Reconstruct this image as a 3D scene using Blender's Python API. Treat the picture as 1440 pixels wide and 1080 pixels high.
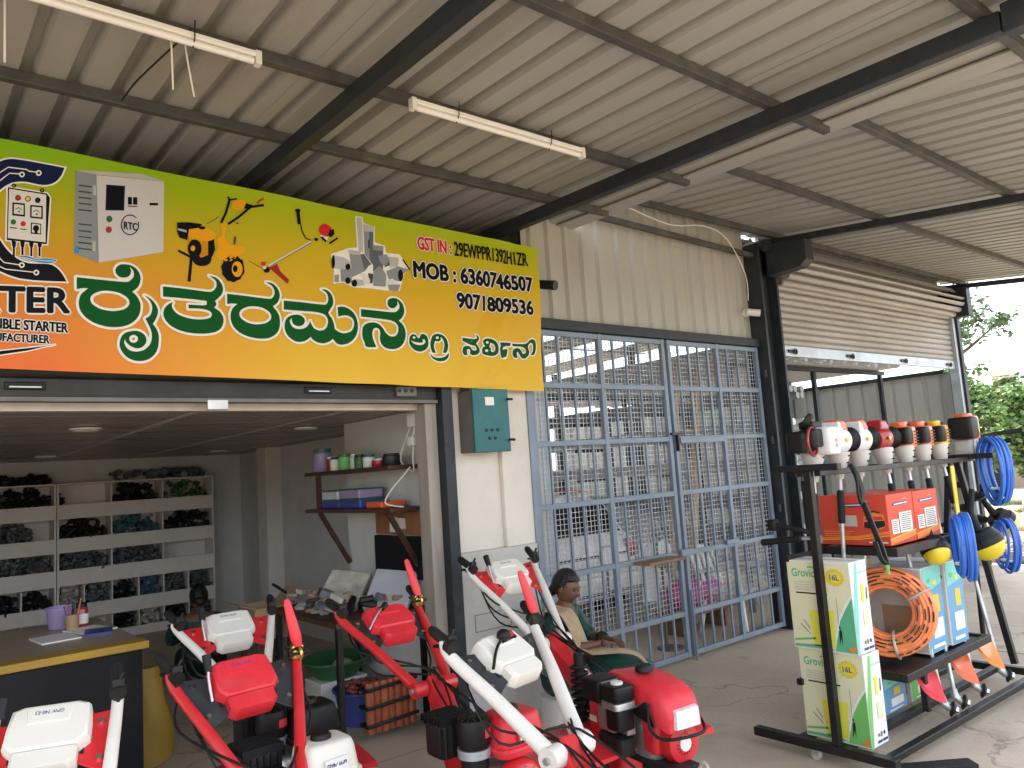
import bpy, bmesh, math, random
from mathutils import Vector, Matrix
for o in list(bpy.data.objects): bpy.data.objects.remove(o)
SC = bpy.context.scene
COL = SC.collection
R_ = math.radians
PI = math.pi
# ------------------------------------------------------------ camera
cam_data = bpy.data.cameras.new('camera')
cam = bpy.data.objects.new('camera', cam_data)
COL.objects.link(cam)
RW = ((0.775063, -0.019504, -0.631583), (-0.628373, -0.129001, -0.767141), (-0.066513, 0.991453, -0.112240))
mw = Matrix.Identity(4)
for i in range(3):
    for j in range(3):
        mw[i][j] = RW[i][j]
mw[2][3] = 1.8
cam.matrix_world = mw
cam_data.sensor_width = 36.0
cam_data.lens = 27.0
cam_data.clip_start = 0.05
cam_data.clip_end = 2000.0
SC.camera = cam
# ------------------------------------------------------------ sky, sun, exposure
SUN_EL, SUN_AZ = R_(62), R_(24)          # azimuth measured from +Y towards +X
world = bpy.data.worlds.new('World')
SC.world = world
world.use_nodes = True
wn = world.node_tree.nodes
bg = wn['Background']
sky = wn.new('ShaderNodeTexSky')
sky.sky_type = 'NISHITA'
sky.sun_disc = False
sky.sun_elevation = SUN_EL
sky.sun_rotation = SUN_AZ
sky.air_density = 1.0
sky.dust_density = 2.0
sky.ozone_density = 1.0
hs = wn.new('ShaderNodeHueSaturation')          # thin overcast: same sky, less blue
hs.inputs['Saturation'].default_value = 0.38
world.node_tree.links.new(sky.outputs[0], hs.inputs['Color'])
world.node_tree.links.new(hs.outputs[0], bg.inputs[0])
bg.inputs[1].default_value = 0.15
sd = bpy.data.lights.new('sun', 'SUN')
sd.energy = 1.3
sd.angle = R_(14)
sd.color = (1.0, 0.96, 0.9)
sun = bpy.data.objects.new('sun', sd)
COL.objects.link(sun)
sdir = Vector((math.cos(SUN_EL) * math.sin(SUN_AZ), math.cos(SUN_EL) * math.cos(SUN_AZ), math.sin(SUN_EL)))
sun.rotation_euler = sdir.to_track_quat('Z', 'Y').to_euler()
sun.location = (0, 0, 30)
vs = SC.view_settings
vs.view_transform = 'Standard'
vs.look = 'None'
vs.exposure = 2.42
vs.gamma = 1.0
vs.use_curve_mapping = False
SC.render.engine = 'CYCLES'
SC.cycles.max_bounces = 8
SC.cycles.diffuse_bounces = 5
SC.cycles.use_denoising = True
SC.render.resolution_x = 1024
SC.render.resolution_y = 768

# ------------------------------------------------------------ helpers
class MB:
    def __init__(s):
        s.v = []
        s.f = []
    def add(s, vs_, fs):
        b = len(s.v)
        s.v += [tuple(p) for p in vs_]
        s.f += [tuple(i + b for i in f) for f in fs]
        return s
    def box(s, x0, x1, y0, y1, z0, z1):
        return s.add([(x0, y0, z0), (x1, y0, z0), (x1, y1, z0), (x0, y1, z0), (x0, y0, z1), (x1, y0, z1), (x1, y1, z1), (x0, y1, z1)],
                     [(3, 2, 1, 0), (4, 5, 6, 7), (0, 1, 5, 4), (1, 2, 6, 5), (2, 3, 7, 6), (3, 0, 4, 7)])
    def bar(s, p0, p1, w, h, up=(0, 0, 1)):
        p0, p1 = Vector(p0), Vector(p1)
        d = (p1 - p0).normalized()
        u = Vector(up)
        if abs(d.dot(u)) > 0.98:
            u = Vector((0, 1, 0))
        a = d.cross(u).normalized() * (w / 2)
        b = a.cross(d).normalized() * (h / 2)
        vs_ = []
        for p in (p0, p1):
            vs_ += [p - a - b, p + a - b, p + a + b, p - a + b]
        return s.add(vs_, [(3, 2, 1, 0), (4, 5, 6, 7), (0, 1, 5, 4), (1, 2, 6, 5), (2, 3, 7, 6), (3, 0, 4, 7)])
    def ring_loft(s, rings, cap=True, closed=False):
        n = len(rings[0])
        vs_ = [p for r in rings for p in r]
        fs = []
        m = len(rings)
        for i in range(m if closed else m - 1):
            j = (i + 1) % m
            for k in range(n):
                l = (k + 1) % n
                fs.append((i * n + k, i * n + l, j * n + l, j * n + k))
        if cap and not closed:
            fs.append(tuple(reversed(range(n))))
            fs.append(tuple((m - 1) * n + k for k in range(n)))
        return s.add(vs_, fs)
    def tube(s, pts, r, n=8, cap=True, flat=1.0):
        pts = [Vector(p) for p in pts]
        rs = r if isinstance(r, (list, tuple)) else [r] * len(pts)
        rings = []
        prev = None
        for i, p in enumerate(pts):
            d = (pts[min(i + 1, len(pts) - 1)] - pts[max(i - 1, 0)]).normalized()
            if prev is None:
                u = Vector((0, 0, 1)) if abs(d.z) < 0.9 else Vector((0, 1, 0))
                a = d.cross(u).normalized()
            else:
                a = (prev - d * prev.dot(d)).normalized()
            prev = a
            b = d.cross(a)
            rings.append([p + a * (rs[i] * math.cos(2 * PI * k / n)) + b * (rs[i] * flat * math.sin(2 * PI * k / n)) for k in range(n)])
        return s.ring_loft(rings, cap)
    def cyl(s, p0, p1, r0, r1=None, n=16):
        return s.tube([p0, p1], [r0, r0 if r1 is None else r1], n)
    def lathe(s, prof, o=(0, 0, 0), ax=(0, 0, 1), n=20):
        o = Vector(o)
        ax = Vector(ax).normalized()
        u = Vector((1, 0, 0)) if abs(ax.x) < 0.9 else Vector((0, 1, 0))
        a = ax.cross(u).normalized()
        b = ax.cross(a)
        rings = [[o + ax * h + a * (r * math.cos(2 * PI * k / n)) + b * (r * math.sin(2 * PI * k / n)) for k in range(n)] for r, h in prof]
        return s.ring_loft(rings, True)
    def torus(s, c, ax, R, r, n=32, m=10, flat=1.0):
        c = Vector(c)
        ax = Vector(ax).normalized()
        u = Vector((1, 0, 0)) if abs(ax.x) < 0.9 else Vector((0, 1, 0))
        a = ax.cross(u).normalized()
        b = ax.cross(a)
        rings = []
        for i in range(n):
            t = 2 * PI * i / n
            d = a * math.cos(t) + b * math.sin(t)
            rings.append([c + d * (R + r * math.cos(2 * PI * k / m)) + ax * (r * flat * math.sin(2 * PI * k / m)) for k in range(m)])
        return s.ring_loft(rings, False, True)
    def ell(s, c, r, nu=14, nv=9, rot=None):
        c = Vector(c)
        rings = []
        for j in range(1, nv):
            t = PI * j / nv
            ring = []
            for k in range(nu):
                p = Vector((r[0] * math.sin(t) * math.cos(2 * PI * k / nu), r[1] * math.sin(t) * math.sin(2 * PI * k / nu), -r[2] * math.cos(t)))
                ring.append(c + (rot @ p if rot else p))
            rings.append(ring)
        return s.ring_loft(rings, True)
    def rbox(s, c, size, rad=0.25, rot=None, taper=1.0, n=4):
        # rounded-plan box: superellipse rings, softened top and bottom
        c = Vector(c)
        sx, sy, sz = size[0] / 2, size[1] / 2, size[2] / 2
        lev = [(-1, 0.80), (-0.93, 0.95), (-0.78, 1.0), (0.6, 1.0 - (1 - taper) * 0.7), (0.85, (1.0 - (1 - taper) * 0.9) * 0.98), (0.96, taper * 0.90), (1, taper * 0.74)]
        rings = []
        N = n * 4
        e = rad
        for h, k in lev:
            ring = []
            for i in range(N * 2):
                t = 2 * PI * i / (N * 2)
                ct, st = math.cos(t), math.sin(t)
                x = math.copysign(abs(ct) ** e, ct) * sx * k
                y = math.copysign(abs(st) ** e, st) * sy * k
                p = Vector((x, y, h * sz))
                ring.append(c + (rot @ p if rot else p))
            rings.append(ring)
        return s.ring_loft(rings, True)
    def poly(s, pts, thick):
        # extruded polygon: list of 3D points, thickness vector
        t = Vector(thick)
        n = len(pts)
        a = [Vector(p) for p in pts]
        b = [p + t for p in a]
        return s.add(a + b, [tuple(reversed(range(n))), tuple(range(n, 2 * n))] + [(i, (i + 1) % n, n + (i + 1) % n, n + i) for i in range(n)])
    def xf(s, m):
        s.v = [tuple(m @ Vector(p)) for p in s.v]
        return s
    def mesh(s, name, mt, smooth=False, ang=40):
        me = bpy.data.meshes.new(name)
        me.from_pydata(s.v, [], s.f)
        bm = bmesh.new()
        bm.from_mesh(me)
        bmesh.ops.recalc_face_normals(bm, faces=bm.faces)
        bm.to_mesh(me)
        bm.free()
        if mt:
            me.materials.append(mt)
        if smooth:
            me.shade_smooth()
            me.set_sharp_from_angle(angle=R_(ang))
        me.update()
        return me
    def build(s, name, mt, parent=None, smooth=False, bevel=0, ang=40, seg=2):
        o = bpy.data.objects.new(name, s.mesh(name, mt, smooth, ang))
        COL.objects.link(o)
        if parent:
            o.parent = parent
        if bevel:
            md = o.modifiers.new('bevel', 'BEVEL')
            md.width = bevel
            md.segments = seg
            md.limit_method = 'ANGLE'
        return o

def tag(o, label=None, cat=None, group=None, kind=None):
    if label: o['label'] = label
    if cat: o['category'] = cat
    if group: o['group'] = group
    if kind: o['kind'] = kind
    return o
def thing(name, loc, label, cat, group=None, rz=0):
    o = bpy.data.objects.new(name, None)
    o.empty_display_size = 0.1
    COL.objects.link(o)
    o.location = loc
    o.rotation_euler = (0, 0, rz)
    return tag(o, label, cat, group)
def wthing(name, label, cat, group=None):
    return thing(name, (0, 0, 0), label, cat, group)
def share(o, parent, loc=None, rot=None, name=None):
    c = o.copy()
    if name: c.name = name
    COL.objects.link(c)
    c.parent = parent
    if loc is not None: c.location = loc
    if rot is not None: c.rotation_euler = rot
    return c
def bez(a, b, c, n=8):
    a, b, c = Vector(a), Vector(b), Vector(c)
    return [a * (1 - t) ** 2 + b * (2 * t * (1 - t)) + c * t * t for t in [i / n for i in range(n + 1)]]
def smoothpts(p, n=4):
    p = [Vector(q) for q in p]
    out = []
    for i in range(len(p) - 1):
        p0, p1, p2, p3 = p[max(i - 1, 0)], p[i], p[i + 1], p[min(i + 2, len(p) - 1)]
        for k in range(n):
            t = k / n
            out.append(((p1 * 2) + (p2 - p0) * t + (p0 * 2 - p1 * 5 + p2 * 4 - p3) * t * t + (p1 * 3 - p0 - p2 * 3 + p3) * t ** 3) * 0.5)
    out.append(p[-1])
    return out

# ------------------------------------------------------------ materials
MATS = {}
def mat(name, col, rough=0.5, metal=0.0, var=0.12, scale=6.0, bump=0.0, bscale=40.0, coat=0.0, dirt=0.0, dcol=(0.10, 0.085, 0.065), dscale=2.5, spec=0.5, stretch=None):
    m = bpy.data.materials.new(name)
    m.use_nodes = True
    nt = m.node_tree
    N, L = nt.nodes, nt.links
    b = N['Principled BSDF']
    b.inputs['Roughness'].default_value = rough
    b.inputs['Metallic'].default_value = metal
    b.inputs['Specular IOR Level'].default_value = spec
    if coat:
        b.inputs['Coat Weight'].default_value = coat
        b.inputs['Coat Roughness'].default_value = 0.12
    src = N.new('ShaderNodeNewGeometry').outputs['Position']
    if stretch:
        mp = N.new('ShaderNodeMapping')
        mp.inputs['Scale'].default_value = stretch
        L.new(src, mp.inputs['Vector'])
        src = mp.outputs['Vector']
    n1 = N.new('ShaderNodeTexNoise')
    n1.inputs['Scale'].default_value = scale
    n1.inputs['Detail'].default_value = 6
    L.new(src, n1.inputs['Vector'])
    cr = N.new('ShaderNodeValToRGB')
    cr.color_ramp.elements[0].position = 0.3
    cr.color_ramp.elements[1].position = 0.72
    cr.color_ramp.elements[0].color = tuple(max(0, c * (1 - var)) for c in col[:3]) + (1,)
    cr.color_ramp.elements[1].color = tuple(min(1, c * (1 + var)) for c in col[:3]) + (1,)
    L.new(n1.outputs['Fac'], cr.inputs['Fac'])
    out = cr.outputs['Color']
    if dirt:
        n2 = N.new('ShaderNodeTexNoise')
        n2.inputs['Scale'].default_value = dscale
        n2.inputs['Detail'].default_value = 8
        n2.inputs['Roughness'].default_value = 0.65
        L.new(src, n2.inputs['Vector'])
        r2 = N.new('ShaderNodeMapRange')
        r2.inputs['From Min'].default_value = 0.5
        r2.inputs['From Max'].default_value = 0.75
        r2.inputs['To Max'].default_value = dirt
        L.new(n2.outputs['Fac'], r2.inputs['Value'])
        mx = N.new('ShaderNodeMix')
        mx.data_type = 'RGBA'
        L.new(r2.outputs['Result'], mx.inputs['Factor'])
        L.new(out, mx.inputs['A'])
        mx.inputs['B'].default_value = tuple(dcol) + (1,)
        out = mx.outputs['Result']
        ra = N.new('ShaderNodeMapRange')
        ra.inputs['To Min'].default_value = max(0.05, rough - 0.08)
        ra.inputs['To Max'].default_value = min(1, rough + 0.25)
        L.new(n2.outputs['Fac'], ra.inputs['Value'])
        L.new(ra.outputs['Result'], b.inputs['Roughness'])
    L.new(out, b.inputs['Base Color'])
    if bump:
        n3 = N.new('ShaderNodeTexNoise')
        n3.inputs['Scale'].default_value = bscale
        n3.inputs['Detail'].default_value = 5
        L.new(src, n3.inputs['Vector'])
        bp = N.new('ShaderNodeBump')
        bp.inputs['Strength'].default_value = bump
        bp.inputs['Distance'].default_value = 0.02
        L.new(n3.outputs['Fac'], bp.inputs['Height'])
        L.new(bp.outputs['Normal'], b.inputs['Normal'])
    MATS[name] = m
    return m
M = MATS
mat('concrete', (0.57, 0.475, 0.36), 0.62, var=0.12, scale=1.3, bump=0.2, bscale=25, dirt=0.55, dcol=(0.30, 0.25, 0.19), dscale=0.8)
mat('earth', (0.36, 0.28, 0.19), 0.95, var=0.3, scale=1.5, bump=0.6, bscale=9, dirt=0.6, dcol=(0.16, 0.18, 0.06), dscale=0.35)
mat('roofsheet', (0.36, 0.352, 0.325), 0.42, 0.0, var=0.09, scale=1.3, dirt=0.6, dcol=(0.25, 0.22, 0.165), dscale=2.2, stretch=(1, 0.16, 1))
mat('shed_wall', (0.42, 0.42, 0.39), 0.45, var=0.08, scale=1.2, dirt=0.4, dcol=(0.25, 0.24, 0.2), dscale=1.8, stretch=(1, 1, 0.3))
mat('cladding', (0.42, 0.405, 0.35), 0.36, 0.0, var=0.08, scale=1.2, dirt=0.5, dcol=(0.28, 0.23, 0.15), dscale=1.8, stretch=(1, 1, 0.3))
mat('steel_dark', (0.024, 0.031, 0.039), 0.45, 0.25, var=0.2, scale=9, dirt=0.4, dcol=(0.10, 0.09, 0.075), dscale=5)
mat('steel_purlin', (0.085, 0.082, 0.076), 0.5, 0.3, var=0.25, scale=6, dirt=0.6, dcol=(0.20, 0.18, 0.14), dscale=4)
mat('gate_blue', (0.20, 0.255, 0.32), 0.42, 0.1, var=0.12, scale=6, dirt=0.45, dcol=(0.30, 0.27, 0.22), dscale=3)
mat('wire', (0.58, 0.61, 0.64), 0.4, 0.25, var=0.1)
mat('plaster', (0.70, 0.655, 0.58), 0.85, var=0.05, scale=2, bump=0.15, bscale=50, dirt=0.35, dcol=(0.36, 0.31, 0.24), dscale=1.7)
mat('plaster_in', (0.63, 0.62, 0.59), 0.85, var=0.06, scale=2, bump=0.1, dirt=0.3, dcol=(0.3, 0.28, 0.25), dscale=1.4)
mat('plinth', (0.52, 0.51, 0.48), 0.8, var=0.06, scale=2.2, bump=0.12, dirt=0.55, dcol=(0.28, 0.25, 0.2), dscale=2.2)
mat('pvc_strip', (0.27, 0.21, 0.165), 0.2, var=0.25, scale=3, dirt=0.25, dcol=(0.25, 0.2, 0.16), dscale=3, stretch=(0.15, 3, 1))
mat('pvc_gap', (0.55, 0.50, 0.44), 0.4)
mat('shelfboard', (0.80, 0.74, 0.68), 0.6, var=0.06, scale=3, dirt=0.35, dcol=(0.4, 0.34, 0.28), dscale=3)
mat('shutter_grey', (0.032, 0.031, 0.029), 0.5, 0.35, var=0.2, scale=5, dirt=0.5, dcol=(0.1, 0.09, 0.075), dscale=3)
mat('shutter_light', (0.36, 0.345, 0.325), 0.42, 0.15, var=0.1, scale=4, dirt=0.4, dcol=(0.3, 0.25, 0.2), dscale=3, stretch=(0.3, 1, 1))
mat('galv', (0.46, 0.51, 0.56), 0.36, 0.5, var=0.12, scale=7, dirt=0.3, dcol=(0.36, 0.36, 0.36), dscale=4)
mat('woodtrim', (0.34, 0.30, 0.26), 0.6, var=0.2, scale=5, dirt=0.4, dcol=(0.2, 0.16, 0.12), stretch=(4, 4, 0.4))
mat('wood_brown', (0.07, 0.03, 0.017), 0.5, var=0.3, scale=4, stretch=(1, 0.3, 4))
mat('wood_panel', (0.30, 0.13, 0.06), 0.5, var=0.25, scale=5, stretch=(2, 2, 0.3))
mat('wood_light', (0.62, 0.45, 0.27), 0.65, var=0.2, scale=9, bump=0.3, dirt=0.4, dcol=(0.25, 0.16, 0.09), stretch=(3, 3, 0.5))
mat('wood_plank', (0.25, 0.145, 0.08), 0.7, var=0.3, scale=6, bump=0.3)
mat('countertop', (0.34, 0.27, 0.20), 0.35, var=0.12, scale=5)
mat('mustard', (0.40, 0.24, 0.03), 0.55, var=0.12, scale=4)
mat('counter_black', (0.006, 0.0065, 0.009), 0.4, var=0.3, scale=3, dirt=0.15, dcol=(0.03, 0.028, 0.026), spec=0.3)
mat('redpaint', (0.66, 0.022, 0.03), 0.28, var=0.1, scale=6, coat=0.4, dirt=0.22, dcol=(0.42, 0.14, 0.11), dscale=9)
mat('redplastic', (0.72, 0.03, 0.045), 0.38, var=0.08, scale=6, bump=0.05, bscale=160, dirt=0.2, dcol=(0.55, 0.2, 0.17), dscale=10)
mat('whitepaint', (0.80, 0.77, 0.70), 0.32, var=0.03, scale=6, coat=0.25, dirt=0.16, dcol=(0.5, 0.44, 0.35), dscale=7)
mat('whiteplastic', (0.78, 0.75, 0.67), 0.42, var=0.03, scale=6, bump=0.03, bscale=150, dirt=0.12, dcol=(0.55, 0.5, 0.4), dscale=6)
mat('blackplastic', (0.007, 0.007, 0.008), 0.42, var=0.2, scale=9, dirt=0.2, dcol=(0.035, 0.032, 0.03), dscale=9, spec=0.35)
mat('rubber', (0.006, 0.006, 0.0065), 0.75, var=0.2, bump=0.2, bscale=120)
mat('cable', (0.005, 0.005, 0.0055), 0.5, var=0.1)
mat('platedark', (0.034, 0.037, 0.043), 0.45, 0.2, var=0.15, dirt=0.3, dcol=(0.14, 0.13, 0.12), dscale=8)
mat('chrome', (0.72, 0.72, 0.72), 0.22, 1.0, var=0.1)
mat('alu', (0.52, 0.52, 0.53), 0.38, 0.85, var=0.15, scale=14, dirt=0.35, dcol=(0.16, 0.15, 0.14), dscale=9)
mat('castiron', (0.022, 0.021, 0.020), 0.6, 0.4, var=0.3, scale=12, bump=0.3, bscale=90)
mat('brass', (0.70, 0.48, 0.14), 0.3, 0.9, var=0.2)
mat('label', (0.78, 0.76, 0.72), 0.5, var=0.03)
mat('print_dark', (0.01, 0.01, 0.012), 0.5, var=0.05)
mat('print_red', (0.62, 0.04, 0.04), 0.5, var=0.05)
mat('lens', (0.85, 0.86, 0.86), 0.08, 0.0, var=0.08, scale=40, bump=0.5, bscale=80, coat=0.6)
mat('teal', (0.02, 0.13, 0.14), 0.42, 0.15, var=0.12, scale=4, dirt=0.35, dcol=(0.09, 0.17, 0.17), dscale=4)
mat('greybox', (0.16, 0.155, 0.14), 0.5, 0.3, var=0.15, dirt=0.3)
mat('rackblack', (0.007, 0.007, 0.008), 0.35, 0.1, var=0.25, scale=8, dirt=0.25, dcol=(0.05, 0.046, 0.04), dscale=7)
mat('tubewhite', (0.86, 0.84, 0.78), 0.3, var=0.02)
mat('cord_white', (0.78, 0.76, 0.70), 0.5, var=0.05)
mat('plastic_chair', (0.80, 0.79, 0.74), 0.4, var=0.03, dirt=0.2, dcol=(0.5, 0.45, 0.38), dscale=5)
mat('carwhite', (0.82, 0.83, 0.83), 0.25, var=0.02, coat=0.6, dirt=0.15, dcol=(0.5, 0.46, 0.4), dscale=3)
mat('carglass', (0.012, 0.014, 0.016), 0.08, var=0.1, coat=0.5)
mat('tyre', (0.008, 0.008, 0.008), 0.8, var=0.2, bump=0.3)
mat('lampred', (0.5, 0.02, 0.02), 0.15, var=0.2, coat=0.5)
mat('tarp', (0.78, 0.80, 0.83), 0.6, var=0.06, scale=3, bump=0.4, bscale=6)
mat('pink', (0.55, 0.05, 0.28), 0.5, var=0.2, scale=5, bump=0.4, bscale=12)
mat('bluehose', (0.03, 0.15, 0.58), 0.35, var=0.15, scale=10, coat=0.2)
mat('yellow', (0.76, 0.58, 0.02), 0.35, var=0.08, coat=0.2)
mat('orangehose', (0.84, 0.25, 0.08), 0.4, var=0.16, scale=14, coat=0.2)
mat('orange', (0.80, 0.24, 0.03), 0.38, var=0.08, coat=0.2)
mat('engorange', (0.75, 0.13, 0.03), 0.35, var=0.08, coat=0.3)
mat('engred', (0.36, 0.02, 0.025), 0.28, var=0.1, coat=0.4)
mat('engyellow', (0.80, 0.42, 0.02), 0.35, var=0.08, coat=0.2)
mat('engwhite', (0.74, 0.74, 0.76), 0.35, var=0.04, coat=0.2)
mat('greyplastic', (0.55, 0.53, 0.49), 0.5, var=0.08, dirt=0.25, dcol=(0.3, 0.28, 0.25), dscale=8)
mat('carton_red', (0.60, 0.06, 0.03), 0.55, var=0.06, scale=5)
mat('carton_white', (0.78, 0.78, 0.74), 0.55, var=0.03)
mat('carton_cream', (0.68, 0.68, 0.44), 0.55, var=0.03)
mat('carton_yellow', (0.68, 0.66, 0.06), 0.55, var=0.05)
mat('carton_green', (0.10, 0.42, 0.22), 0.55, var=0.06)
mat('carton_lime', (0.16, 0.48, 0.12), 0.55, var=0.06)
mat('carton_teal', (0.20, 0.58, 0.54), 0.55, var=0.05)
mat('carton_blue', (0.13, 0.33, 0.52), 0.55, var=0.08)
mat('carton_orange', (0.80, 0.22, 0.04), 0.55, var=0.05)
mat('carton_gold', (0.80, 0.50, 0.03), 0.55, var=0.05)
mat('carton_brown', (0.36, 0.24, 0.14), 0.8, var=0.1)
mat('skin', (0.15, 0.068, 0.038), 0.5, var=0.08, scale=12, bump=0.1, bscale=150)
mat('hair', (0.003, 0.0027, 0.0025), 0.5, var=0.3, scale=30, bump=0.6, bscale=60)
mat('saree', (0.004, 0.052, 0.040), 0.55, var=0.35, scale=14, bump=0.5, bscale=24)
mat('shawl', (0.42, 0.31, 0.19), 0.7, var=0.12, scale=10, bump=0.4, bscale=28)
mat('darkcloth', (0.01, 0.01, 0.013), 0.8, var=0.3, bump=0.4)
mat('ivory', (0.5, 0.47, 0.42), 0.3, var=0.05)
mat('downlight', (0.85, 0.83, 0.78), 0.4, var=0.02)
mat('bark', (0.12, 0.085, 0.055), 0.9, var=0.3, bump=0.6, bscale=18)
mat('leaf_a', (0.12, 0.19, 0.08), 0.55, var=0.35, scale=1.2)
mat('leaf_b', (0.15, 0.25, 0.075), 0.55, var=0.35, scale=1.2)
mat('leaf_dry', (0.26, 0.26, 0.07), 0.6, var=0.3, scale=2)
mat('housewall', (0.62, 0.50, 0.34), 0.85, var=0.06, dirt=0.3)
mat('housewall_b', (0.30, 0.25, 0.20), 0.85, var=0.08, dirt=0.3)
mat('asbestos', (0.55, 0.54, 0.52), 0.8, var=0.1, dirt=0.4)
mat('stone', (0.30, 0.25, 0.20), 0.9, var=0.35, scale=2.5, bump=0.5, bscale=14)
mat('pvc_pipe', (0.72, 0.60, 0.42), 0.4, var=0.05, dirt=0.3, dcol=(0.4, 0.3, 0.2))
mat('pipe_white', (0.74, 0.75, 0.76), 0.4, var=0.06, dirt=0.25, dcol=(0.4, 0.4, 0.4), dscale=3)
mat('pipe_grey', (0.30, 0.32, 0.34), 0.4, var=0.12, dirt=0.3, dscale=3)
mat('fill_translucent', (0.8, 0.82, 0.84), 0.5, var=0.03)  # for translucent roof sheets added to brighten the shed
mat('shed_roof', (0.26, 0.275, 0.285), 0.5, 0.2, var=0.12, dirt=0.4, dcol=(0.12, 0.11, 0.1))
mat('greenpl', (0.03, 0.15, 0.05), 0.4, var=0.1)
mat('bluepl', (0.04, 0.06, 0.25), 0.4, var=0.15)
mat('maroonbits', (0.30, 0.07, 0.05), 0.5, var=0.4, scale=30)
mat('fit_grey', (0.12, 0.128, 0.135), 0.45, var=0.4, scale=10)
mat('fit_dark', (0.014, 0.014, 0.016), 0.5, var=0.4, scale=10)
mat('fit_blue', (0.07, 0.14, 0.18), 0.45, var=0.4, scale=10)
mat('fit_pale', (0.48, 0.45, 0.38), 0.5, var=0.35, scale=10)
mat('fit_green', (0.06, 0.16, 0.03), 0.5, var=0.4, scale=10)
mat('lilac', (0.30, 0.24, 0.42), 0.35, var=0.1)
mat('clearpl', (0.50, 0.52, 0.55), 0.15, var=0.1)
mat('orange_wire', (0.33, 0.09, 0.04), 0.4, var=0.25, scale=20)

# concrete: hairline cracks, tyre-dark patches and oil spots on top of the base mottling
def wear_concrete(m):
    N, L = m.node_tree.nodes, m.node_tree.links
    b = N['Principled BSDF']
    src = b.inputs['Base Color'].links[0].from_socket
    pos = N.new('ShaderNodeNewGeometry').outputs['Position']
    ds = N.new('ShaderNodeTexNoise'); ds.inputs['Scale'].default_value = 1.7; ds.inputs['Detail'].default_value = 6
    L.new(pos, ds.inputs['Vector'])
    mx = N.new('ShaderNodeVectorMath'); mx.operation = 'MULTIPLY_ADD'; mx.inputs[1].default_value = (0.9, 0.9, 0.9)
    L.new(ds.outputs['Color'], mx.inputs[0]); L.new(pos, mx.inputs[2])
    vo = N.new('ShaderNodeTexVoronoi'); vo.feature = 'DISTANCE_TO_EDGE'; vo.inputs['Scale'].default_value = 0.42
    L.new(mx.outputs[0], vo.inputs['Vector'])
    def rng(s, a, c, d, e):
        r = N.new('ShaderNodeMapRange')
        for k, q in (('From Min', a), ('From Max', c), ('To Min', d), ('To Max', e)): r.inputs[k].default_value = q
        L.new(s, r.inputs['Value'])
        return r.outputs['Result']
    def mix(fac, a, col):
        q = N.new('ShaderNodeMix'); q.data_type = 'RGBA'
        L.new(fac, q.inputs['Factor']); L.new(a, q.inputs['A']); q.inputs['B'].default_value = col + (1,)
        return q.outputs['Result']
    c = mix(rng(vo.outputs['Distance'], 0.0, 0.006, 0.55, 0.0), src, (0.12, 0.10, 0.08))
    n2 = N.new('ShaderNodeTexNoise'); n2.inputs['Scale'].default_value = 3.1; n2.inputs['Detail'].default_value = 9; n2.inputs['Roughness'].default_value = 0.7
    L.new(pos, n2.inputs['Vector'])
    c = mix(rng(n2.outputs['Fac'], 0.58, 0.72, 0.0, 0.45), c, (0.25, 0.20, 0.15))
    n3 = N.new('ShaderNodeTexVoronoi'); n3.inputs['Scale'].default_value = 1.3; L.new(mx.outputs[0], n3.inputs['Vector'])
    c = mix(rng(n3.outputs['Distance'], 0.05, 0.13, 0.5, 0.0), c, (0.13, 0.11, 0.09))
    n4 = N.new('ShaderNodeTexNoise'); n4.inputs['Scale'].default_value = 70; n4.inputs['Detail'].default_value = 4
    L.new(pos, n4.inputs['Vector'])
    c = mix(rng(n4.outputs['Fac'], 0.60, 0.70, 0.0, 0.5), c, (0.26, 0.22, 0.17))
    L.new(c, b.inputs['Base Color'])
wear_concrete(M['concrete'])
def make_translucent(m, col):
    N, L = m.node_tree.nodes, m.node_tree.links
    t = N.new('ShaderNodeBsdfTranslucent'); t.inputs['Color'].default_value = col + (1,)
    mx = N.new('ShaderNodeMixShader'); mx.inputs[0].default_value = 0.6
    L.new(N['Principled BSDF'].outputs[0], mx.inputs[1]); L.new(t.outputs[0], mx.inputs[2])
    L.new(mx.outputs[0], N['Material Output'].inputs['Surface'])
make_translucent(M['fill_translucent'], (0.8, 0.84, 0.86))
# ------------------------------------------------------------ ground
tag(MB().box(-8, 12.6, -2.6, 15, -0.2, 0.0).build('forecourt_floor', M['concrete']), kind='structure')
g = MB()
gn = 60
for i in range(gn + 1):
    for j in range(gn + 1):
        x = -400 + 800 * i / gn
        y = -400 + 800 * j / gn
        g.v.append((x, y, -0.06))
g.f = [(i * (gn + 1) + j, (i + 1) * (gn + 1) + j, (i + 1) * (gn + 1) + j + 1, i * (gn + 1) + j + 1) for i in range(gn) for j in range(gn)]
tag(g.build('ground', M['earth']), kind='structure')
# joint strips cut in the concrete apron
for k, (x0, y0, x1, y1) in enumerate([(3.2, -2.6, 3.2, 4.5), (7.4, -2.6, 7.4, 4.5), (-1, -2.6, -1, 4.5), (-8, 1.1, 12.6, 1.1), (0, 4.62, 3, 4.62)]):
    m = MB().box(min(x0, x1) - 0.006, max(x0, x1) + 0.006, min(y0, y1) - 0.006, max(y0, y1) + 0.006, 0.0, 0.003)
    m.build('floor_joint', M['stone'], bpy.data.objects['forecourt_floor'])

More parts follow.
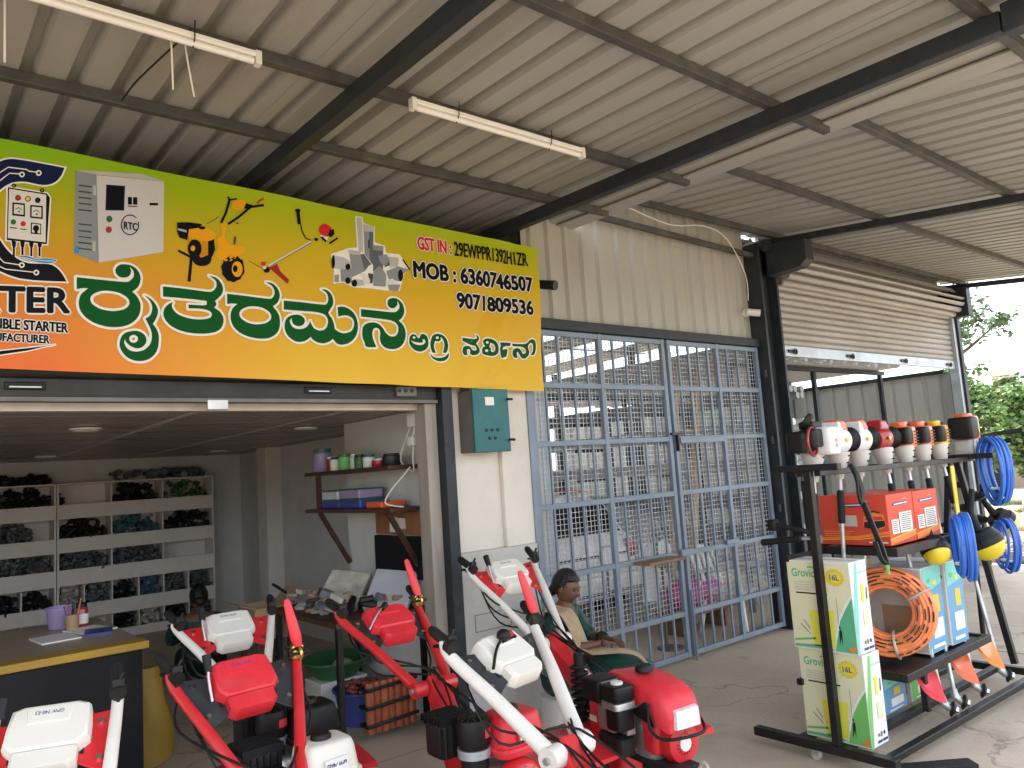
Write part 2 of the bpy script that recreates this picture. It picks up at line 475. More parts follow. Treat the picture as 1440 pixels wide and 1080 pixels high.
# ------------------------------------------------------------ canopy
def sheet_mesh(w, length, pitch=0.2, rh=0.03, rt=0.03, rs=0.022, t=0.0015, jit=0.0):
    # trapezoidal profile across x (0..w), length along y, ribs upward
    prof = [(0.0, 0.0)]
    x = pitch * 0.5
    while x < w - 0.02:
        prof += [(x - rt / 2 - rs, 0), (x - rt / 2, rh), (x + rt / 2, rh), (x + rt / 2 + rs, 0)]
        x += pitch
    prof.append((w, 0.0))
    n = len(prof)
    m = MB()
    vs_ = []
    for yy in (0, length):
        for off in (0, t):
            vs_ += [(px, yy, pz + off) for px, pz in prof]
    fs = []
    for i in range(n - 1):
        fs.append((i, i + 1, 2 * n + i + 1, 2 * n + i))
        fs.append((n + i + 1, n + i, 3 * n + i, 3 * n + i + 1))
    fs += [(0, 2 * n, 3 * n, n), (n - 1, 2 * n - 1, 4 * n - 1, 3 * n - 1)]
    fs += [tuple(range(n)) + tuple(reversed(range(n, 2 * n))), tuple(range(2 * n, 3 * n)) + tuple(reversed(range(3 * n, 4 * n)))]
    m.add(vs_, fs)
    return m
def canopy(name, label, x0, x1, zb, slope, sheetw, purl_y, raf_x, y0, y1, raf_d, pur_h, seed, ry=4.66):
    random.seed(seed)
    t = wthing(name, label, 'canopy')
    z = lambda y: zb + slope * (y - 1.0)
    proto = sheet_mesh(sheetw + 0.045, y1 - y0, 0.2, 0.05, 0.036, 0.020).build('roof_sheet', M['roofsheet'], t)
    k = 0
    x = x0
    a = math.atan(slope)
    while x < x1 - 0.05:
        o = proto if k == 0 else share(proto, t)
        o.location = (x, y0, z(y0) + raf_d + pur_h + 0.003 * (k % 2))
        o.rotation_euler = (a, 0, 0)
        x += sheetw
        k += 1
    for y in purl_y:
        xe = x1 - 0.06
        MB().bar((x0 + 0.05, y, z(y) + raf_d + pur_h / 2), (xe, y, z(y) + raf_d + pur_h / 2 - 0.001), 0.05, pur_h - 0.002).build('purlin', M['steel_purlin'], t, bevel=0.004)
    for xr in raf_x:
        MB().bar((xr, y0 + 0.12, z(y0 + 0.12) + raf_d / 2), (xr, ry, z(ry) + raf_d / 2), 0.07, raf_d - 0.002).build('rafter', M['steel_dark'], t, bevel=0.005)
    return t, z
cl, zl = canopy('canopy', 'low canopy roof of beige ribbed sheets above the banner and red machines', -6.4, 4.6, 3.63, 0.026, 1.0, (5.6, 4.15, 3.33, 2.25, 1.15), (-2.38, -0.28, 1.82, 3.92), 0.95, 6.5, 0.10, 0.06, 3, 6.28)
cr_, zr = canopy('canopy', 'higher canopy roof of pale ribbed sheets reaching over the rolling shutter bay', 4.66, 12.66, 3.668, 0.1125, 1.0, (4.42, 3.32, 2.2, 1.12), (7.5, 12.4), 0.95, 4.75, 0.07, 0.06, 4)
# eave channels
MB().box(-6.4, 4.68, 0.86, 0.95, zl(1) + 0.10, zl(1) + 0.24).build('eave_gutter', M['roofsheet'], cl, bevel=0.008)
MB().box(3.87, 3.97, 0.96, 1.06, zl(1) - 0.02, zl(1) + 0.12).build('rafter_cap', M['steel_dark'], cl, bevel=0.004)
MB().box(4.70, 12.66, 0.86, 0.95, zr(1) + 0.06, zr(1) + 0.20).build('eave_gutter', M['roofsheet'], cr_, bevel=0.008)
# flashing along the edge of the low roof
MB().poly([(4.45, 0.95, zl(0.95) + 0.15), (4.63, 0.95, zl(0.95) + 0.15), (4.63, 6.4, zl(6.4) + 0.15), (4.45, 6.4, zl(6.4) + 0.15)], (0, 0, -0.012)).build('edge_flashing', M['roofsheet'], cl)
# wall bar under the high roof, and small cleat
MB().bar((4.66, 4.55, 3.99), (7.2, 4.55, 3.93), 0.05, 0.05).build('wall_angle', M['steel_purlin'], cr_, bevel=0.004)
MB().box(-3.2, 3.16, 4.70, 4.95, 2.50, 2.95).build('shutter_box', M['steel_dark'], cl)

# ------------------------------------------------------------ tube lights
def tube_light(x0, x1, y, label):
    z = zl(y) + 0.06
    t = thing('tube_light', ((x0 + x1) / 2, y, z), label, 'tube light', 'tube lights tied under the purlin')
    h = (x1 - x0) / 2
    MB().box(-h, h, -0.018, 0.018, 0.004, 0.03).build('batten', M['tubewhite'], t, bevel=0.004)
    m = MB()
    m.tube([(-h + 0.02, 0, -0.014), (h - 0.02, 0, -0.014)], 0.016, 12)
    m.build('tube', M['tubewhite'], t, True)
    for s in (-1, 1):
        MB().box(s * h - 0.014, s * h + 0.014, -0.021, 0.021, -0.032, 0.034).build('end_cap', M['label'], t, bevel=0.003)
        MB().tube([(s * h * 0.55, -0.034, 0.075), (s * h * 0.55, -0.026, 0.0), (s * h * 0.55, 0, -0.034), (s * h * 0.55, 0.026, 0.0), (s * h * 0.55, 0.034, 0.075)], 0.003, 6).build('tie_wire', M['cable'], t)
    return t
tube_light(0.02, 1.29, 3.24, 'white tube light batten nearest the top left corner of the roof')
tube_light(2.12, 3.36, 3.24, 'white tube light batten between the two thick dark rafters')
for (x, y, l, dx) in ((0.93, 3.3, 0.27, 0.0), (1.0, 3.34, 0.26, 0.03), (0.33, 3.36, 0.3, 0.0)):
    zt = zl(y) + 0.10
    w = MB().tube(smoothpts([(x, y, zt), (x + dx * 0.3, y - 0.01, zt - l * 0.4), (x + dx, y - 0.02, zt - l)]), 0.004, 6).build('hanging_wire', M['cord_white'])
    tag(w, 'short white cable end hanging from the purlin by the left tube light', 'cable', 'loose white cable ends under the roof')
rw = MB().tube(smoothpts([(1.0, 3.36, zl(3.36) + 0.13), (0.96, 3.62, zl(3.6) + 0.125), (0.93, 3.9, zl(3.9) + 0.13), (0.91, 4.1, zl(4.1) + 0.11)]), 0.005, 6).build('conduit_wire', M['cable'])
tag(rw, 'thin dark wire clipped along the roof sheet between two purlins', 'cable')
lw = MB().tube(smoothpts([(5.2, 4.48, 4.1), (5.8, 4.5, 4.04), (6.3, 4.48, 4.1), (6.7, 4.5, 4.03), (7.0, 4.52, 3.7), (7.04, 4.54, 3.42)]), 0.005, 6).build('camera_cable', M['cord_white'])
tag(lw, 'white cable looping under the high roof down to the wall camera', 'cable')

# ------------------------------------------------------------ cladding over the gate
clad = wthing('cladding_wall', 'beige ribbed metal wall above the blue gate', 'wall')
pm = sheet_mesh(1.06, 1.3, 0.2, 0.028, 0.035, 0.02)
p0 = pm.build('cladding_sheet', M['cladding'], clad)
for k in range(3):
    o = p0 if k == 0 else share(p0, clad)
    o.location = (4.03 + k * 1.06, 4.66 + 0.002 * (k % 2), 2.98)
    o.rotation_euler = (PI / 2, 0, 0)
MB().box(3.95, 7.21, 4.56, 4.66, 2.935, 3.02).build('header_beam', M['steel_dark'], clad, bevel=0.005)
MB().box(4.04, 7.2, 4.72, 4.80, 2.93, 4.2).build('backing', M['steel_purlin'], clad)
# steel column
colm = wthing('steel_column', 'dark blue grey steel column between the gate and the rolling shutter', 'column')
m = MB().box(7.22, 7.255, 4.48, 4.74, 0, 4.06).box(7.515, 7.55, 4.48, 4.74, 0, 4.06).box(7.255, 7.515, 4.59, 4.63, 0, 4.06)
m.build('column_section', M['steel_dark'], colm, bevel=0.003)
MB().poly([(7.36, 4.48, 4.06), (7.36, 4.02, 4.0), (7.36, 4.02, 3.78), (7.36, 4.10, 3.72), (7.36, 4.48, 3.70)], (0.16, 0, 0)).build('haunch_plate', M['steel_dark'], colm, bevel=0.006)
MB().box(7.26, 7.6, 4.40, 4.47, 3.96, 4.08).build('cap_plate', M['steel_dark'], colm, bevel=0.005)
m = MB()
for zz in (0.5, 1.2, 1.9, 2.6): m.cyl((7.20, 4.53, zz), (7.20, 4.53, zz + 0.08), 0.018, n=8)
m.build('hinge', M['steel_dark'], colm)

# ------------------------------------------------------------ shop building
shop = wthing('shop_building', 'cream plastered shop with a wide open shutter front under the banner', 'shop')
m = MB().box(3.16, 3.94, 4.62, 4.95, 0, 3.58)
m.build('pillar_wall', M['plaster'], shop)
MB().box(3.62, 3.90, 4.575, 4.62, 1.24, 3.5).build('pilaster', M['plaster'], shop, bevel=0.006)
MB().box(3.165, 3.915, 4.56, 4.62, 0.0, 1.24).build('plinth', M['plinth'], shop, bevel=0.008)
for (a, b_, c, d_) in ((3.30, 3.82, 0.98, 1.0),):
    pass
m = MB()
def rectline(x0, x1, z0, z1, w=0.004):
    m.box(x0, x1, 4.5565, 4.5605, z0, z0 + w).box(x0, x1, 4.5565, 4.5605, z1 - w, z1).box(x0, x0 + w, 4.5565, 4.5605, z0 + w, z1 - w).box(x1 - w, x1, 4.5565, 4.5605, z0 + w, z1 - w)
rectline(3.27, 3.60, 0.68, 0.80)
rectline(3.55, 3.80, 1.06, 1.10)
m.build('plaster_groove', M['greybox'], shop)
MB().box(3.07, 3.158, 4.52, 4.66, 0, 2.5).build('shutter_guide', M['steel_dark'], shop, bevel=0.006)
MB().box(2.97, 3.068, 4.60, 4.74, 0, 2.32).build('door_jamb', M['woodtrim'], shop, bevel=0.006)
MB().box(-3.2, 3.05, 4.70, 4.78, 2.28, 2.325).build('lintel_trim', M['pvc_gap'], shop)
MB().box(-6.3, 4.25, 6.3, 6.4, 2.61, 3.95).build('upper_wall', M['plaster_in'], shop)
MB().box(3.2, 3.3, 4.955, 6.3, 0, 2.315).build('side_wall', M['plaster_in'], shop)
MB().box(3.303, 4.0, 6.2, 6.3, 0, 2.315).build('return_wall', M['plaster_in'], shop)
MB().box(4.003, 4.14, 6.3, 9.7, 0, 2.315).build('side_wall', M['plaster_in'], shop)
MB().box(3.80, 4.14, 9.703, 10.0, 0, 2.315).build('interior_pillar', M['plaster'], shop)
MB().box(4.16, 4.24, 4.96, 11.9, 0, 2.4).build('side_wall', M['plaster_in'], shop)
MB().box(-3.3, 4.155, 11.6, 11.75, 0, 2.419).build('back_wall', M['plaster_in'], shop)
MB().box(-3.4, -3.25, 4.6, 11.8, 0, 2.5).build('side_wall', M['plaster_in'], shop)
MB().box(-3.4, 4.24, 4.96, 11.9, 2.42, 2.6).build('roof_slab', M['plaster_in'], shop)
ps = MB().box(-3.24, 4.15, 0.004, 0.196, 2.318, 2.33).build('ceiling_strip', M['pvc_strip'], shop, bevel=0.003)
for k in range(33):
    o = ps if k == 0 else share(ps, shop)
    o.location = (0, 4.80 + 0.204 * k, 0.0008 * (k % 3))
MB().box(-3.24, 4.15, 4.79, 11.6, 2.336, 2.35).build('ceiling_backing', M['pvc_gap'], shop)
for xx in (0.35, 1.55, 2.6, 3.6):
    MB().box(xx - 0.018, xx + 0.018, 4.8, 11.5, 2.309, 2.3165).build('ceiling_channel', M['pvc_gap'], shop)
dl = MB().lathe([(0.105, 0.0), (0.105, -0.01), (0.085, -0.016), (0.08, -0.012)], (0, 0, 2.312), n=24).build('downlight', M['downlight'], shop, True)
for k, (x, y) in enumerate(((1.13, 6.27), (2.95, 6.55), (1.4, 10.0), (3.35, 10.1), (-0.8, 6.3), (-0.6, 10))):
    o = dl if k == 0 else share(dl, shop)
    o.location = (x, y, 0)

# shutter over the shop door, almost fully raised
sh = wthing('rolling_shutter', 'dark grey rolling shutter rolled up above the shop entrance under the banner', 'shutter')
def slat_mesh(x0, x1, h=0.075, d=0.016, n=6, rot=0.0):
    m = MB()
    rings = []
    for x in (x0, x1):
        ring = [Vector((x, -d * math.sin(PI * k / n), -h / 2 + h * k / n)) for k in range(n + 1)] + [Vector((x, 0.006, h / 2)), Vector((x, 0.006, -h / 2))]
        rings.append(ring)
    m.ring_loft(rings)
    return m
s0 = slat_mesh(-3.2, 3.06).build('slat', M['shutter_grey'], sh, True, ang=50)
for k in range(4):
    o = s0 if k == 0 else share(s0, sh)
    o.location = (0, 4.61, 2.445 + 0.038 + 0.076 * k)
MB().box(-3.2, 3.06, 4.575, 4.625, 2.315, 2.44).build('bottom_bar', M['shutter_grey'], sh, bevel=0.006)
MB().box(-3.2, 3.06, 4.56, 4.575, 2.315, 2.34).build('bottom_lip', M['greybox'], sh, bevel=0.003)
for x in (0.55, 2.15):
    m = MB().box(x - 0.09, x + 0.09, 4.562, 4.575, 2.375, 2.415)
    q = m.build('pull_handle', M['counter_black'], sh, bevel=0.005)
    MB().box(x - 0.07, x + 0.07, 4.552, 4.562, 2.385, 2.392).build('handle_lip', M['alu'], q)
MB().box(1.45, 1.57, 4.55, 4.575, 2.27, 2.33).build('lock_bracket', M['alu'], sh, bevel=0.004)
MB().box(2.72, 2.88, 4.55, 4.575, 2.36, 2.43).build('lock_case', M['greybox'], sh, bevel=0.004)
for x in (2.74, 2.79, 2.84):
    MB().cyl((x, 4.545, 2.40), (x, 4.552, 2.40), 0.014, n=8).build('bolt', M['cable'], sh)
# electrical box on the pillar
jb = wthing('electrical_box', 'teal metal electrical box mounted on the cream pillar under the banner', 'electrical box')
MB().box(3.27, 3.58, 4.44, 4.615, 1.95, 2.40).build('box_body', M['greybox'], jb, bevel=0.006)
d0 = MB().box(3.262, 3.588, 4.415, 4.438, 1.945, 2.405).build('door', M['teal'], jb, bevel=0.006)
MB().box(3.37, 3.45, 4.411, 4.4145, 2.285, 2.345).build('warning_plate', M['label'], d0)
for k, (x, z) in enumerate(((3.37, 2.105), (3.42, 2.105), (3.47, 2.105), (3.395, 2.045), (3.445, 2.045))):
    MB().cyl((x, 4.408, z), (x, 4.4148, z), 0.0115, n=12).build('vent_hole', M['cable'], d0)
for z in (2.03, 2.33):
    MB().cyl((3.565, 4.40, z), (3.615, 4.40, z), 0.009, n=8).build('hinge_pin', M['cable'], d0)
MB().box(3.30, 3.55, 4.50, 4.618, 2.405, 2.48).build('cable_trunk', M['greybox'], jb)

# ------------------------------------------------------------ gate
def gate_leaf(label, x0, x1, ups, seed, wicket=None):
    random.seed(seed)
    t = wthing('gate_leaf', label, 'gate', 'double gate leaves')
    Y0, Y1 = 4.585, 4.625
    for x in ups:
        MB().box(x - 0.022, x + 0.022, Y0, Y1, 0.04, 2.93).build('upright', M['gate_blue'], t, bevel=0.003)
    for z in (0.065, 0.42, 0.95, 1.495, 1.995, 2.47, 2.905):
        for a, b in zip(ups[:-1], ups[1:]):
            MB().box(a + 0.0225, b - 0.0225, Y0 + 0.003, Y1 - 0.003, z - 0.022, z + 0.022).build('rail', M['gate_blue'], t, bevel=0.003)
    zs = (0.065, 0.42, 0.95, 1.495, 1.995, 2.47, 2.905)
    for a, b in zip(ups[:-1], ups[1:]):
        n = max(2, round((b - a) / 0.166))
        for i in range(1, n):
            x = a + (b - a) * i / n
            for z0, z1 in zip(zs[:-1], zs[1:]):
                MB().box(x - 0.009, x + 0.009, 4.596, 4.614, z0 + 0.0225, z1 - 0.0225).build('bar', M['gate_blue'], t)
    w = MB()
    x = x0 + 0.03
    r = 0.0021
    while x < x1:
        w.box(x - r, x + r, 4.627, 4.631, 0.42, 2.91)
        x += 0.043
    z = 0.44
    while z < 2.92:
        w.box(x0, x1, 4.6312, 4.6352, z - r, z + r)
        z += 0.043
    tag(w.build('wire_mesh', M['wire'], t), kind='stuff')
    for z in (0.35, 1.4, 2.6):
        pass
    return t
gl = gate_leaf('left leaf of the blue grey barred gate behind the seated woman', 3.97, 5.665, (3.975, 4.79, 5.63), 1)
gr = gate_leaf('right leaf of the blue grey barred gate with a small wicket door', 5.70, 7.19, (5.715, 6.47, 7.165), 2)
MB().box(3.895, 3.945, 4.56, 4.64, 0, 2.935).build('gate_post', M['gate_blue'], gl, bevel=0.004)
MB().box(5.62, 5.80, 4.555, 4.583, 2.03, 2.05).build('latch', M['rackblack'], gr)
MB().box(5.69, 5.71, 4.55, 4.583, 1.88, 2.029).build('latch_hasp', M['rackblack'], gr)
MB().box(5.755, 6.44, 4.572, 4.584, 1.95, 2.0).build('wicket_head', M['gate_blue'], gr, bevel=0.003)
MB().cyl((5.70, 4.565, 0.0), (5.70, 4.565, 0.62), 0.012, n=8).build('drop_bolt', M['gate_blue'], gr)
MB().box(5.60, 5.76, 4.55, 4.58, 0.93, 0.99).build('slide_bolt', M['gate_blue'], gr, bevel=0.003)
MB().box(6.30, 6.50, 4.56, 4.583, 0.96, 1.0).build('slide_bolt', M['gate_blue'], gr, bevel=0.003)
MB().box(4.98, 5.46, 4.40, 4.58, 0.93, 0.955).build('wood_strip', M['wood_plank'], gl, bevel=0.004)
# wall cameras
def wall_cam(x, y, z, label, dx, dark):
    t = thing('security_camera', (x, y, z), label, 'camera', 'wall cameras')
    d = Vector((dx, -1, -0.25)).normalized()
    MB().cyl((0, 0, 0.0), (0, -0.03, 0), 0.045, n=16).build('mount', M['label'], t, True)
    MB().tube([(0, -0.03, 0), (0, -0.07, -0.005)], 0.014, 8).build('arm', M['label'], t, True)
    p = Vector((0, -0.07, -0.005))
    bd = MB().cyl(p - d * 0.03, p + d * 0.11, 0.038, n=18).build('body', M['label'] if not dark else M['blackplastic'], t, True)
    MB().cyl(p + d * 0.105, p + d * 0.125, 0.040, n=18).build('lens_face', M['cable'], t, True)
wall_cam(7.06, 4.62, 3.30, 'white security camera on the beige wall beside the steel column', 0.9, False)
wall_cam(4.12, 4.60, 3.29, 'small dark camera peeking out at the right edge of the banner', 0.3, True)

# ------------------------------------------------------------ right shutter bay
bay = wthing('rolling_shutter', 'beige ribbed rolling shutter half raised beside the steel column', 'shutter')
tilt = R_(1.1)
s1 = slat_mesh(7.64, 12.28, 0.078, 0.024, 8).build('slat', M['shutter_light'], bay, True, ang=60)
for k in range(11):
    o = s1 if k == 0 else share(s1, bay)
    o.location = (0, 4.60, 2.985 + 0.04 + 0.078 * k)
cc = Vector((0, 4.60, 3.86))
for k in range(13):
    o = share(s1, bay)
    a = R_(100 - 26 * k)
    rr = 0.20
    o.location = (0, 4.60 - 0.02 + rr * math.sin(a) * -1 + 0.0, 3.85 - rr * math.cos(a))
    o.rotation_euler = (-(PI / 2 - a) - PI / 2 + PI, 0, 0)
    o.location.y = 4.56 - rr * math.sin(a)
bb = MB().box(7.64, 12.28, 4.575, 4.62, 2.86, 2.984).build('bottom_bar', M['galv'], bay, bevel=0.006)
for x in (7.85, 9.15, 10.6, 12.05):
    q = MB().box(x - 0.09, x + 0.09, 4.56, 4.575, 2.90, 2.935).build('shutter_lock', M['counter_black'], bay, bevel=0.004)
    MB().torus((x + 0.04, 4.555, 2.915), (0, 1, 0), 0.03, 0.007, 14, 6).build('lock_ring', M['cable'], q)
MB().box(7.56, 7.635, 4.53, 4.66, 0, 3.75).build('guide_rail', M['galv'], bay, bevel=0.006)
MB().box(12.285, 12.36, 4.53, 4.66, 0, 3.75).build('guide_rail', M['galv'], bay, bevel=0.006)
MB().box(7.6, 12.36, 4.70, 4.74, 3.80, 4.30).build('fascia', M['shutter_light'], bay)
MB().box(7.6, 12.36, 4.60, 4.66, 4.05, 4.12).build('fascia_angle', M['steel_dark'], bay)
MB().box(12.37, 12.47, 4.50, 4.70, 0, 3.95).build('end_post', M['steel_dark'], bay, bevel=0.006)
MB().poly([(12.3, 4.30, 3.62), (12.3, 4.72, 3.62), (12.3, 4.72, 4.08), (12.3, 4.30, 4.05)], (0.16, 0, 0)).build('bracket_plate', M['steel_dark'], bay, bevel=0.006)

# ------------------------------------------------------------ shed behind
shed = wthing('storage_shed', 'grey storage shed behind the gate with ribbed metal walls and steel posts', 'shed')
ps2 = sheet_mesh(1.0, 2.85, 0.25, 0.03, 0.04, 0.02).build('wall_sheet', M['shed_wall'], shed)
for k in range(9):
    o = ps2 if k == 0 else share(ps2, shed)
    o.location = (12.44, 4.75 + k, 0)
    o.rotation_euler = (PI / 2, 0, PI / 2)
    o.location.x = 12.5
ps4 = sheet_mesh(1.0, 1.7, 0.25, 0.03, 0.04, 0.02).build('wall_sheet', M['shed_wall'], shed)
for k in range(9):
    o = ps4 if k == 0 else share(ps4, shed)
    o.location = (3.6 + k, 13.6, 0)
    o.rotation_euler = (PI / 2, 0, 0)
ps3 = sheet_mesh(1.0, 9.2, 0.25, 0.03, 0.04, 0.02).build('roof_sheet', M['shed_roof'], shed)
ps3s = sheet_mesh(1.0, 9.2, 0.25, 0.03, 0.04, 0.02).mesh('added_fill_sheet', M['fill_translucent'])  # added translucent sheet, lets extra daylight through the shed roof
for k in range(9):
    o = ps3 if k == 0 else share(ps3, shed)
    if k in (4, 6, 8):  # these roof sheets are swapped for translucent ones to light the shed
        o.data = ps3s
    o.location = (4.25 + k * 0.995, 4.8, 4.22 + 0.002 * (k % 2))
    o.rotation_euler = (R_(-1.5), 0, 0)
for x in (5.6, 8.1, 10.3, 12.3):
    MB().box(x - 0.05, x + 0.05, 13.3, 13.4, 0, 4.0).build('post', M['steel_dark'], shed)
for x, y in ((12.35, 7.3), (12.35, 9.9), (10.9, 9.6), (9.2, 12)):
    MB().box(x - 0.05, x + 0.05, y, y + 0.1, 0, 4.0).build('post', M['steel_dark'], shed)
for y in (6.2, 8.4, 10.6, 12.8):
    MB().box(4.3, 12.4, y, y + 0.06, 4.06, 4.14).build('roof_beam', M['steel_dark'], shed)
MB().box(4.26, 4.36, 4.96, 13.5, 0, 4.2).build('side_wall', M['plaster_in'], shed)
MB().bar((12.45, 4.8, 2.86), (12.45, 13.6, 2.86), 0.06, 0.06).build('top_rail', M['steel_dark'], shed)
MB().box(4.40, 4.50, 5.0, 5.1, 0, 4.1).build('post', M['galv'], shed)
